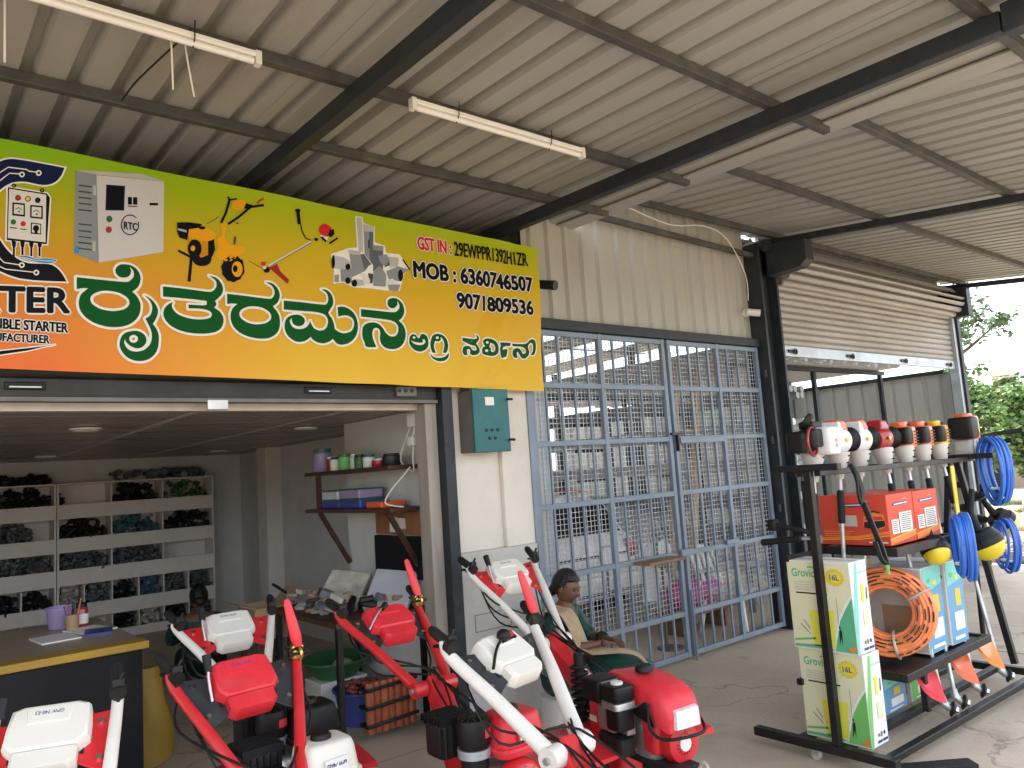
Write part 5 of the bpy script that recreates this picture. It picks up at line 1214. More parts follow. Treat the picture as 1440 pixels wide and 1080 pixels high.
bucket('storage_tub', (0.96, 6.2, 0.94), 0.075, 0.09, 0.14, 'lilac', 'lilac plastic tub on the counter top', 'tub')
bk = thing('bottle', (1.07, 6.12, 0.94), 'red and white labelled jar standing beside the lilac tub', 'bottle')
MB().lathe([(0.042, 0), (0.045, 0.01), (0.045, 0.11), (0.035, 0.13)], n=16).build('jar_body', M['engred'], bk, True)
MB().lathe([(0.0465, 0.02), (0.0465, 0.085)], n=16).build('jar_label', M['label'], bk, True)
MB().lathe([(0.037, 0.13), (0.037, 0.155), (0.03, 0.158)], n=16).build('lid', M['blackplastic'], bk, True)
bk = thing('pen_stand', (1.0, 6.02, 0.94), 'brown pen stand in front of the tub on the counter', 'pen stand')
MB().lathe([(0.04, 0), (0.04, 0.10), (0.035, 0.10), (0.034, 0.01)], n=14).build('cup', M['carton_brown'], bk, True)
for k in range(5):
    MB().cyl((0.01 * (k - 2), 0.012 * (k % 2), 0.02), (0.025 * (k - 2), 0.03 * (k % 2) - 0.01, 0.16 + 0.01 * k), 0.004, n=6).build('pen', M[('bluepl', 'print_red', 'cable', 'bluepl', 'mustard')[k]], bk)
for k, (x, y, r, w, l, mt, lb) in enumerate(((1.08, 5.88, 0.3, 0.21, 0.29, 'label', 'white sheet of paper lying on the counter'), (1.10, 5.72, -0.2, 0.16, 0.22, 'bluepl', 'blue notebook lying on the counter near its edge'), (0.86, 5.75, 0.1, 0.22, 0.3, 'label', 'white receipt book lying left on the counter'))):
    o = MB().box(-w / 2, w / 2, -l / 2, l / 2, 0, 0.008 + 0.006 * (k % 2)).build('paper_pad', M[mt])
    o.location = (x, y, 0.9385)
    o.rotation_euler = (0, 0, r)
    tag(o, lb, 'paper')
sk = MB()
rings = []
for k in range(9):
    u = k / 8
    rr = 0.17 * (1 - 0.55 * u ** 2.2)
    rings.append([Vector((1.42 + rr * math.cos(a) * (1 + 0.12 * math.sin(3 * a + k)), 5.9 + rr * 0.8 * math.sin(a) * (1 + 0.1 * math.cos(4 * a + k * 1.3)), 0.004 + 0.62 * u)) for a in [2 * PI * i / 18 for i in range(18)]])
tag(sk.ring_loft(rings).build('sack', M['mustard'], None, True), 'mustard yellow cloth sack standing beside the counter end', 'sack')

# ------------------------------------------------------------ side wall shelves and bench
ws = wthing('wall_shelf', 'dark wooden two tier shelf bracketed to the shop side wall', 'shelf')
for z in (1.87, 1.555):
    MB().box(2.86, 3.198, 4.96, 6.42, z, z + 0.03).build('shelf_board', M['wood_brown'], ws, bevel=0.003)
MB().box(2.90, 2.935, 6.24, 6.28, 1.585, 1.868).build('upright', M['wood_brown'], ws)
MB().bar((2.92, 6.26, 1.55), (3.185, 6.26, 1.10), 0.03, 0.035).build('bracket', M['wood_brown'], ws)
MB().bar((2.92, 5.1, 1.55), (3.185, 5.1, 1.10), 0.03, 0.035).build('bracket', M['wood_brown'], ws)
tag(MB().box(3.17, 3.198, 4.97, 5.75, 1.36, 1.54).build('pegboard', M['wood_panel'], bevel=0.003), 'brown wooden socket panel under the wall shelf', 'panel')
tag(MB().box(3.15, 3.198, 4.98, 5.75, 1.03, 1.35).build('monitor', M['counter_black'], bevel=0.004), 'black flat screen mounted on the side wall above the workbench', 'screen')
for y, z, s in ((5.42, 1.44, 0.05), (5.3, 1.45, 0.035)):
    o = MB().box(3.14, 3.168, y - s, y + s, z - s * 1.2, z + s * 1.2).build('socket', M['label'], bevel=0.004)
    tag(o, 'white electric socket on the brown panel, the %s one' % ('larger' if s > 0.04 else 'smaller'), 'socket')
pg = wthing('plug_adapter', 'white plug adapter with dangling cable at the shop door top', 'plug')
MB().box(3.0, 3.06, 4.78, 4.9, 2.17, 2.27).build('outlet', M['cord_white'], pg, bevel=0.006)
MB().box(2.98, 3.04, 4.80, 4.88, 2.03, 2.10).build('plug_body', M['cord_white'], pg, bevel=0.008)
MB().tube(smoothpts([(3.03, 4.84, 2.17), (3.02, 4.83, 2.13), (3.01, 4.84, 2.10)]), 0.012, 6).build('neck', M['cord_white'], pg, True)
MB().tube(smoothpts([(3.01, 4.84, 2.03), (3.0, 4.84, 1.93), (3.04, 4.9, 1.85), (3.06, 5.0, 1.86), (3.05, 5.1, 1.95), (3.03, 4.95, 2.12), (3.03, 4.88, 2.2)]), 0.006, 6).build('cord', M['cord_white'], pg, True)
MB().tube(smoothpts([(3.04, 4.95, 1.88), (2.99, 4.97, 1.82), (2.93, 5.05, 1.72), (2.90, 5.1, 1.63), (2.95, 5.05, 1.60), (3.0, 5.0, 1.59)]), 0.006, 6).build('cord', M['cord_white'], pg, True)
random.seed(5)
its = [('tub', 2.98, 6.3, 'lilac', 0.085, 0.2), ('jar', 2.98, 6.12, 'engred', 0.045, 0.12), ('jar', 2.96, 6.0, 'carton_white', 0.05, 0.11), ('jar', 2.97, 5.85, 'carton_lime', 0.06, 0.13), ('jar', 3.0, 5.72, 'carton_white', 0.05, 0.12), ('jar', 2.97, 5.6, 'fit_green', 0.045, 0.11), ('jar', 3.0, 5.5, 'carton_white', 0.05, 0.1), ('jar', 2.98, 5.3, 'engred', 0.06, 0.06), ('jar', 3.0, 5.15, 'fit_dark', 0.07, 0.09)]
nm = {'lilac': 'lilac', 'engred': 'dark red', 'carton_white': 'white', 'carton_lime': 'lime green', 'fit_green': 'dark green', 'fit_dark': 'black'}
for k, (n_, x, y, mt, r, h) in enumerate(its):
    t = thing(n_, (x, y, 1.9005), '%s %s on the upper wall shelf, number %s from its far end' % (nm[mt], n_, ('one', 'two', 'three', 'four', 'five', 'six', 'seven', 'eight', 'nine')[k]), n_)
    MB().lathe([(r * 0.9, 0), (r, 0.01), (r, h * 0.8), (r * 0.85, h * 0.86)], n=14).build('container', M[mt], t, True)
    MB().lathe([(r * 0.9, h * 0.86), (r * 0.9, h), (r * 0.8, h + 0.004)], n=14).build('lid', M[('greenpl', 'carton_white', 'fit_dark')[k % 3]], t, True)
for k, (y, z, w, h, mt, lb) in enumerate(((6.05, 0, 0.16, 0.07, 'bluepl', 'blue storage box at the far end of the lower wall shelf'), (6.05, 0.072, 0.15, 0.08, 'clearpl', 'clear storage box stacked on the blue box on the lower wall shelf'), (5.7, 0, 0.18, 0.075, 'bluepl', 'blue storage box in the middle of the lower wall shelf'), (5.7, 0.077, 0.17, 0.08, 'lilac', 'lilac storage box stacked on the middle blue box'), (5.3, 0, 0.12, 0.05, 'engorange', 'low orange tray on the lower wall shelf'))):
    t = thing('storage_box', (3.02, y, 1.586 + z), lb, 'box')
    MB().box(-0.11, 0.11, -w, w, 0, h).build('box_body', M[mt], t, bevel=0.012)
    if h > 0.06: MB().box(-0.115, 0.115, -w - 0.005, w + 0.005, h - 0.012, h).build('lid', M['greenpl'], t, bevel=0.004)
bn = wthing('workbench', 'dark cluttered workbench along the shop side wall', 'workbench')
MB().box(2.42, 3.19, 5.0, 6.15, 0.80, 0.84).build('bench_top', M['wood_brown'], bn, bevel=0.004)
for x in (2.46, 3.14):
    for y in (5.05, 6.1):
        MB().box(x - 0.02, x + 0.02, y - 0.02, y + 0.02, 0, 0.80).build('leg', M['rackblack'], bn)
MB().box(2.44, 2.47, 5.07, 6.08, 0.22, 0.25).build('stretcher', M['rackblack'], bn)
random.seed(9)
def clutter(n, x0, x1, y0, y1, z, mats_, label):
    m = {}
    for i in range(n):
        q = mats_[i % len(mats_)]
        mm = m.setdefault(q, MB())
        x, y = random.uniform(x0, x1), random.uniform(y0, y1)
        a = random.uniform(0, PI)
        l = random.uniform(0.05, 0.16)
        zz = z + random.uniform(0.01, 0.12)
        d = Vector((math.cos(a), math.sin(a), random.uniform(-0.2, 0.5)))
        if i % 2: mm.bar(Vector((x, y, zz)), Vector((x, y, zz)) + d * l, random.uniform(0.03, 0.1), random.uniform(0.01, 0.05))
        else: mm.cyl(Vector((x, y, zz)), Vector((x, y, zz)) + d * l, random.uniform(0.01, 0.03), n=7)
    for q, mm in m.items():
        tag(mm.build('bench_clutter', M[q]), '%s among the clutter on the workbench' % label[q], 'tools', None, 'stuff')
clutter(70, 2.5, 3.1, 5.05, 6.1, 0.84, ('fit_dark', 'fit_grey', 'carton_brown', 'fit_pale'), dict(fit_dark='black tools and spare parts', fit_grey='grey metal spare parts', carton_brown='brown cardboard scraps', fit_pale='pale paper and plastic packets'))
for k, (p, a, w, mt, lb) in enumerate((((2.75, 5.55, 0.93), 0.5, 0.42, 'fit_pale', 'pale crumpled tray leaning on the workbench'), ((2.98, 5.2, 0.95), 0.6, 0.36, 'clearpl', 'grey plastic tray leaning against the wall on the workbench'))):
    o = MB().box(-w / 2, w / 2, -0.17, 0.17, 0, 0.05).build('tray', M[mt], bevel=0.01)
    o.location = p
    o.rotation_euler = (0.15, -0.75, a)
    tag(o, lb, 'tray')
cb = thing('carton', (2.45, 6.35, 0.0), 'open brown carton standing on a stool at the far end of the workbench', 'carton')
m = MB().box(-0.16, 0.16, -0.2, 0.2, 0.6, 0.63).box(-0.16, -0.15, -0.2, 0.2, 0.63, 0.85).box(0.15, 0.16, -0.2, 0.2, 0.63, 0.85).box(-0.15, 0.15, -0.2, -0.19, 0.63, 0.85).box(-0.15, 0.15, 0.19, 0.2, 0.63, 0.85)
m.build('carton_body', M['carton_brown'], cb)
MB().poly([(0.16, -0.2, 0.85), (0.16, 0.2, 0.85), (0.27, 0.2, 0.95), (0.27, -0.2, 0.95)], (0.004, 0, 0.004)).build('flap', M['carton_brown'], cb)
MB().poly([(-0.16, -0.2, 0.85), (-0.16, 0.2, 0.85), (-0.28, 0.2, 0.89), (-0.28, -0.2, 0.89)], (0.0, 0, 0.006)).build('flap', M['carton_brown'], cb)
for x in (-0.13, 0.13):
    for y in (-0.16, 0.16):
        MB().box(x - 0.015, x + 0.015, y - 0.015, y + 0.015, 0, 0.6).build('stool_leg', M['wood_brown'], cb)
bs = thing('basin', (2.86, 5.95, 0.0), 'dark green plastic basin under the workbench', 'basin')
MB().lathe([(0.16, 0.26), (0.27, 0.40), (0.285, 0.405), (0.285, 0.39), (0.26, 0.385), (0.15, 0.27)], n=28).build('basin_bowl', M['greenpl'], bs, True)
MB().box(-0.2, 0.2, -0.15, 0.15, 0, 0.255).build('support_carton', M['carton_white'], bs, bevel=0.006)
MB().ell((0.05, -0.02, 0.33), (0.09, 0.07, 0.06)).build('cloth', M['fit_pale'], bs, True)
cr2 = thing('crate', (2.88, 5.5, 0.0), 'blue tub of small red parts under the workbench', 'crate')
MB().lathe([(0.19, 0), (0.235, 0.25), (0.25, 0.25), (0.25, 0.235), (0.22, 0.22), (0.18, 0.012)], n=24).build('tub_body', M['bluepl'], cr2, True)
m = MB()
for i in range(70):
    a, r = random.uniform(0, 2 * PI), 0.2 * math.sqrt(random.random())
    m.ell((r * math.cos(a), r * math.sin(a), 0.22 + random.uniform(0, 0.05)), (0.025, 0.02, 0.018), 6, 4)
tag(m.build('small_parts', M['maroonbits'], cr2, True), kind='stuff')
cw = thing('hose_bundle', (2.8, 5.02, 0.0), 'bundle of orange corrugated hose tied with black straps under the workbench', 'hose')
for k in range(7):
    m = MB()
    pts = [Vector((0.04 + 0.055 * k - 0.19, -0.02 + 0.01 * (k % 2), 0.06 + 0.34 * i / 12)) for i in range(13)]
    m.tube(pts, [0.030 + 0.005 * (i % 2) for i in range(13)], 10)
    m.build('hose_length', M['orange_wire'], cw, True, ang=60)
for z in (0.12, 0.24, 0.36):
    m = MB().tube([(-0.2, -0.07, z), (0.2, -0.075, z + 0.02), (0.22, 0.03, z), (-0.2, 0.04, z), (-0.2, -0.07, z)], 0.012, 6)
    m.build('strap', M['cable'], cw)

# ------------------------------------------------------------ goods in the shed
random.seed(21)
k = 0
def pipe(p0, p1, r, mt, label, group):
    m = MB().cyl(p0, p1, r, n=10)
    o = m.build('pipe', M[mt], None, True)
    tag(o, label, 'pipe', group)
ri = 0
for x in (7.95, 8.5, 9.05, 9.6, 10.2, 10.8, 11.4):
    MB().cyl((x, 5.1, 3.05 + 0.16 * (x - 8)), (x, 9.8, 3.05 + 0.16 * (x - 8)), 0.0, n=4)
rack_ = wthing('overhead_rack', 'grey overhead pipe rack on steel posts inside the shed', 'rack')
for y in (5.35, 8.8):
    MB().box(7.75, 11.7, y, y + 0.06, 2.86, 2.92).build('cross_bar', M['steel_dark'], rack_)
for x in (7.8, 9.7, 11.6):
    for y in (5.36, 8.81):
        MB().box(x - 0.03, x + 0.03, y, y + 0.05, 0, 2.858).build('rack_post', M['steel_dark'], rack_)
words = 'first second third fourth fifth sixth seventh eighth ninth tenth'.split()
for i in range(26):
    x = 7.86 + 0.148 * i
    r = random.uniform(0.045, 0.068)
    pipe((x, 4.95 + random.uniform(0, 0.25), 2.925 + r), (x + random.uniform(-0.05, 0.05), 10.2 + random.uniform(0, 0.6), 2.925 + r), r, 'pipe_white', 'long white pipe lying on the overhead rack in the shed', 'white pipes on the overhead rack')
for i in range(12):
    x = 7.95 + 0.3 * i + random.uniform(-0.04, 0.04)
    pipe((x, 5.0 + random.uniform(0, 0.3), 3.09), (x + 0.03, 10.4, 3.09), 0.05, 'pipe_white', 'white pipe on the upper layer of the overhead rack', 'second layer of white pipes on the rack')
lev = (0.35, 0.75, 1.15, 1.6, 2.05, 2.45)
rk = wthing('pipe_rack', 'cantilever rack stacked with grey pipes behind the wicket door', 'rack')
for y in (5.3, 6.9, 8.5):
    MB().box(8.9, 8.98, y, y + 0.08, 0, 2.7).build('rack_post', M['steel_dark'], rk)
    for z in lev:
        MB().box(8.2, 8.9, y + 0.01, y + 0.07, z - 0.045, z).build('rack_arm', M['steel_dark'], rk)
for z in lev:
    for i in range(7):
        for j in range(2):
            r = 0.042
            mt = ('pipe_white', 'pipe_grey', 'pipe_grey', 'pipe_white', 'pipe_white', 'pipe_grey')[lev.index(z)]
            pipe((8.25 + 0.09 * i + 0.04 * j, 5.05 + random.uniform(0, 0.2), z + r + 0.001 + 0.078 * j), (8.25 + 0.09 * i + 0.04 * j, 9.6 + random.uniform(0, 0.4), z + r + 0.001 + 0.078 * j), r, mt, '%s pipe lying at %s height on the cantilever rack' % ('pale' if mt == 'pipe_white' else 'grey', ('knee', 'hip', 'waist', 'chest', 'head', 'top')[lev.index(z)]), 'pipes on the cantilever rack, ' + ('lowest', 'second', 'third', 'fourth', 'fifth', 'top')[lev.index(z)] + ' level')
# far rack with stock seen between the bars
fr = wthing('stock_rack', 'tall dark stock rack at the back of the shed behind the car', 'rack')
for x in (5.0, 6.4, 7.8):
    MB().box(x - 0.03, x + 0.03, 10.6, 10.66, 0, 3.0).build('rack_post', M['steel_dark'], fr)
    MB().box(x - 0.03, x + 0.03, 11.3, 11.36, 0, 3.0).build('rack_post', M['steel_dark'], fr)
for z in (1.0, 1.6, 2.2, 2.75):
    MB().box(4.95, 7.85, 10.6, 11.36, z, z + 0.04).build('rack_shelf', M['steel_purlin'], fr)
cols = ('fit_grey', 'fit_grey', 'carton_blue', 'carton_brown', 'fit_dark', 'clearpl', 'fit_dark', 'tarp')
cnm = dict(carton_white='white', fit_grey='grey', carton_blue='blue', carton_brown='brown', fit_dark='black', clearpl='pale grey', pipe_white='off white', tarp='bluish white')
for zi, z in enumerate((1.04, 1.64, 2.24, 2.79)):
    x = 5.1
    n = 0
    while x < 7.6:
        w = random.uniform(0.18, 0.42)
        h = random.uniform(0.18, 0.42)
        c = random.choice(cols)
        t = thing('stock_box', (x + w / 2, 10.9, z + 0.001), '%s stock box on the %s shelf of the back rack, %s from the left' % (cnm[c], ('lowest', 'second', 'third', 'top')[zi], words[min(n, 9)]), 'box', 'boxes on the back rack of the shed')
        MB().box(-w / 2, w / 2, -0.25, 0.25, 0, h).build('carton_body', M[c], t, bevel=0.008)
        MB().box(-w * 0.18, w * 0.22, -0.2535, -0.25, h * 0.55, h * 0.75).build('carton_label', M['greyplastic'], t)
        x += w + random.uniform(0.03, 0.12)
        n += 1
# cartons and machines stacked on the floor behind the car
for i, (x, y, z, sx, sy, sz, c, lb) in enumerate(((7.7, 7.6, 0, 0.5, 0.6, 0.55, 'fit_dark', 'black crate on the floor left of the pipe rack'), (7.7, 7.6, 0.551, 0.45, 0.5, 0.5, 'carton_blue', 'blue carton stacked on the black crate'), (7.75, 8.5, 0, 0.5, 0.6, 0.9, 'fit_grey', 'grey crate behind the blue carton'), (7.72, 7.0, 0, 0.3, 0.3, 0.75, 'tarp', 'pale blue bag standing by the ladder'), (9.3, 5.6, 0, 0.6, 0.5, 0.7, 'fit_grey', 'grey crate behind the white chair'), (10.2, 5.9, 0, 0.7, 0.5, 0.8, 'fit_dark', 'dark crate far right behind the gate'))):
    t = thing('stock_crate', (x, y, z), lb, 'crate')
    MB().box(-sx / 2, sx / 2, -sy / 2, sy / 2, 0, sz).build('crate_body', M[c], t, bevel=0.012)
    MB().box(-sx / 2 - 0.008, sx / 2 + 0.008, -sy / 2 - 0.008, sy / 2 + 0.008, sz - 0.09, sz - 0.05).build('crate_rim', M[c], t)

# white hatchback, rear towards the gate
car = thing('parked_car', (6.28, 6.45, 0), 'white hatchback parked in the shed with its rear towards the gate', 'car')
def car_ring(y, zt, wz, zb, wt, wb):
    # one cross-section of the shell
    pts = [(-wb, zb), (-wb * 1.02, zb + 0.2), (-wb, wz), (-wt, zt - 0.06), (-wt * 0.8, zt), (0, zt + 0.02), (wt * 0.8, zt), (wt, zt - 0.06), (wb, wz), (wb * 1.02, zb + 0.2), (wb, zb), (0, zb)]
    return [Vector((x, y, z)) for x, z in pts]
m = MB()
m.ring_loft([car_ring(0.0, 0.78, 0.74, 0.32, 0.74, 0.76), car_ring(0.06, 0.98, 0.92, 0.26, 0.74, 0.80), car_ring(0.30, 1.38, 0.95, 0.25, 0.60, 0.81), car_ring(0.55, 1.45, 0.96, 0.25, 0.60, 0.82), car_ring(1.7, 1.47, 0.95, 0.25, 0.60, 0.82), car_ring(2.3, 1.36, 0.93, 0.25, 0.60, 0.82), car_ring(2.75, 0.98, 0.9, 0.25, 0.68, 0.82), car_ring(3.5, 0.86, 0.78, 0.28, 0.66, 0.78)])
m.build('body', M['carwhite'], car, True, ang=55)
MB().poly([(-0.60, 0.075, 1.0), (0.60, 0.075, 1.0), (0.50, 0.285, 1.36), (-0.50, 0.285, 1.36)], (0, -0.03, 0.012)).build('rear_window', M['carglass'], car, bevel=0.004)
for s in (-1, 1):
    MB().poly([(s * 0.79, 0.4, 0.99), (s * 0.79, 1.5, 0.99), (s * 0.635, 1.45, 1.36), (s * 0.635, 0.62, 1.36)], (s * 0.012, 0, 0.005)).build('side_window', M['carglass'], car)
    MB().rbox((s * 0.70, 0.02, 0.80), (0.13, 0.08, 0.22), 0.5).build('tail_lamp', M['lampred'], car, True)
    for y in (0.62, 2.9):
        w = MB().cyl((s * 0.70, y, 0.29), (s * 0.84, y, 0.29), 0.29, n=24).build('wheel', M['tyre'], car, True)
        MB().cyl((s * 0.84, y, 0.29), (s * 0.85, y, 0.29), 0.17, n=18).build('rim', M['alu'], w, True)
bp_ = MB().rbox((0, -0.01, 0.42), (1.58, 0.20, 0.24), 0.35).build('bumper', M['carwhite'], car, True)
MB().box(-0.75, 0.75, -0.115, -0.105, 0.335, 0.365).build('bumper_strip', M['blackplastic'], bp_)
MB().box(-0.26, 0.26, -0.006, 0.01, 0.60, 0.70).build('number_plate', M['label'], car)
MB().box(-0.72, 0.72, -0.004, 0.03, 0.735, 0.765).build('trim_strip', M['blackplastic'], car)
for s in (-1, 1):
    MB().bar((s * 0.52, 0.5, 1.49), (s * 0.52, 1.7, 1.51), 0.03, 0.03).build('roof_rail', M['engorange'], car)
# tarp covered load
tp = MB()
for i in range(13):
    for j in range(9):
        x = 7.75 - 0.25 + 1.25 * i / 12
        z0 = 1.25 - 0.55 * abs(j - 4) / 4 * (0.6 + 0.4 * math.sin(i * 1.1)) + 0.04 * math.sin(i * 1.9 + j) - 0.35 * max(0, 1 - i / 5)
        tp.v.append((x, 9.9 + 0.9 * (j - 4) / 4, z0))
tp.f = [(i * 9 + j, (i + 1) * 9 + j, (i + 1) * 9 + j + 1, i * 9 + j + 1) for i in range(12) for j in range(8)]
o = tp.build('tarp_cover', M['tarp'], None, True)
md = o.modifiers.new('solid', 'SOLIDIFY'); md.thickness = 0.02
tag(o, 'white tarpaulin draped over goods to the right of the car', 'tarp')
o.location = (-0.1, -2.2, -0.05)
# ladder
ld = wthing('wooden_ladder', 'rough wooden pole ladder leaning inside the gate', 'ladder')
A0, A1 = Vector((6.62, 5.62, 0)), Vector((7.40, 5.86, 2.95))
B0, B1 = Vector((6.95, 5.58, 0)), Vector((7.78, 5.86, 2.9))
def pole(a, b, r):
    r *= 1.2
    pts = [a.lerp(b, i / 8) + Vector((0.02 * math.sin(i * 2.1), 0.01 * math.cos(i * 1.7), 0)) * (1 if 0 < i < 8 else 0) for i in range(9)]
    return MB().tube(smoothpts(pts, 2), [r * (1.15 - 0.35 * i / 16) for i in range(17)], 8)
pole(A0, A1, 0.042).build('rail', M['wood_light'], ld, True)
pole(B0, B1, 0.042).build('rail', M['wood_light'], ld, True)
for i in range(1, 8):
    u = i / 8.2
    MB().tube([A0.lerp(A1, u), B0.lerp(B1, u)], 0.017, 7).build('rung', M['wood_light'], ld, True)
# monobloc chair
ch = thing('plastic_chair', (6.95, 5.05, 0), 'white plastic chair standing just inside the gate', 'chair', rz=R_(12))
back = MB()
for sx in (-0.27, -0.14, 0.0, 0.14, 0.27):
    w = 0.05 if abs(sx) > 0.2 else 0.062
    back.tube(bez((sx * 0.95, 0.20, 0.40), (sx * 1.0, 0.24, 0.6), (sx * 0.85, 0.30, 0.80), 6), w / 2, 8, flat=0.45)
back.tube(smoothpts([(-0.25, 0.285, 0.74), (-0.22, 0.30, 0.80), (0, 0.31, 0.84), (0.22, 0.30, 0.80), (0.25, 0.285, 0.74)]), 0.032, 8, flat=0.6)
back.build('backrest', M['plastic_chair'], ch, True)
MB().rbox((0, -0.02, 0.41), (0.50, 0.48, 0.035), 0.4).build('seat', M['plastic_chair'], ch, True)
for sx in (-1, 1):
    for sy in (-1, 1):
        MB().tube([(sx * 0.21, sy * 0.19, 0.41), (sx * 0.26, sy * 0.25, 0.0)], [0.035, 0.024], 8).build('leg', M['plastic_chair'], ch, True)
    MB().tube(smoothpts([(sx * 0.26, 0.22, 0.62), (sx * 0.29, 0.0, 0.64), (sx * 0.28, -0.2, 0.62), (sx * 0.25, -0.23, 0.41)]), 0.026, 8, flat=0.7).build('armrest', M['plastic_chair'], ch, True)
# mirror, pink bundle, bottle
mr = thing('oval_mirror', (5.92, 5.05, 0.0), 'oval white mirror with a grey rim standing behind the gate', 'mirror')
MB().torus((0, 0, 0.93), (0.2, -1, 0.1), 0.115, 0.014, 28, 8).build('rim', M['greybox'], mr, True)
MB().cyl((0.0, -0.004, 0.93), (0.002, 0.012, 0.929), 0.112, n=28).build('glass', M['label'], mr, True)
MB().tube([(0, 0.02, 0.82), (0, 0.05, 0.0)], 0.015, 8).build('stand', M['greybox'], mr, True)
MB().lathe([(0.13, 0.0), (0.13, 0.015), (0.03, 0.03)], n=18).build('foot', M['greybox'], mr, True)
mr2 = thing('round_mirror', (5.10, 5.0, 0.0), 'smaller round mirror behind the gate above the wooden strip', 'mirror')
MB().torus((0, 0, 0.97), (0.1, -1, 0.1), 0.10, 0.016, 28, 8).build('rim', M['galv'], mr2, True)
MB().cyl((0, -0.004, 0.97), (0, 0.012, 0.969), 0.097, n=28).build('glass', M['label'], mr2, True)
MB().tube([(0, 0.02, 0.88), (0, 0.05, 0.0)], 0.015, 8).build('stand', M['greybox'], mr2, True)
pk = MB()
rings = []
for kq in range(8):
    u = kq / 7
    rr = 0.30 * math.sin(PI * (0.16 + 0.74 * u))
    rings.append([Vector((6.72 + (0.1 + rr) * 1.15 * math.cos(a) * (1 + 0.1 * math.sin(3 * a + kq)), 5.35 + rr * 0.7 * math.sin(a), 0.25 + 0.30 * u)) for a in [2 * PI * i / 18 for i in range(18)]])
pkt = wthing('pink_bundle', 'magenta pink cloth bundle on a low bench behind the gate', 'bundle')
pk.ring_loft(rings).build('bundle', M['pink'], pkt, True)
MB().box(6.3, 7.15, 5.15, 5.55, 0.20, 0.245).build('bench_board', M['wood_plank'], pkt, bevel=0.004)
for x in (6.4, 7.05):
    MB().box(x - 0.03, x + 0.03, 5.2, 5.5, 0, 0.20).build('bench_leg', M['wood_plank'], pkt)
wb = thing('water_bottle', (7.02, 5.36, 0.246), 'clear bottle with a green label beside the pink bundle', 'bottle')
MB().lathe([(0.055, 0), (0.06, 0.01), (0.06, 0.22), (0.025, 0.29), (0.025, 0.31)], n=16).build('bottle_body', M['clearpl'], wb, True)
MB().lathe([(0.0615, 0.08), (0.0615, 0.17)], n=16).build('bottle_label', M['carton_lime'], wb, True)
MB().lathe([(0.028, 0.31), (0.028, 0.335)], n=12).build('cap', M['label'], wb, True)
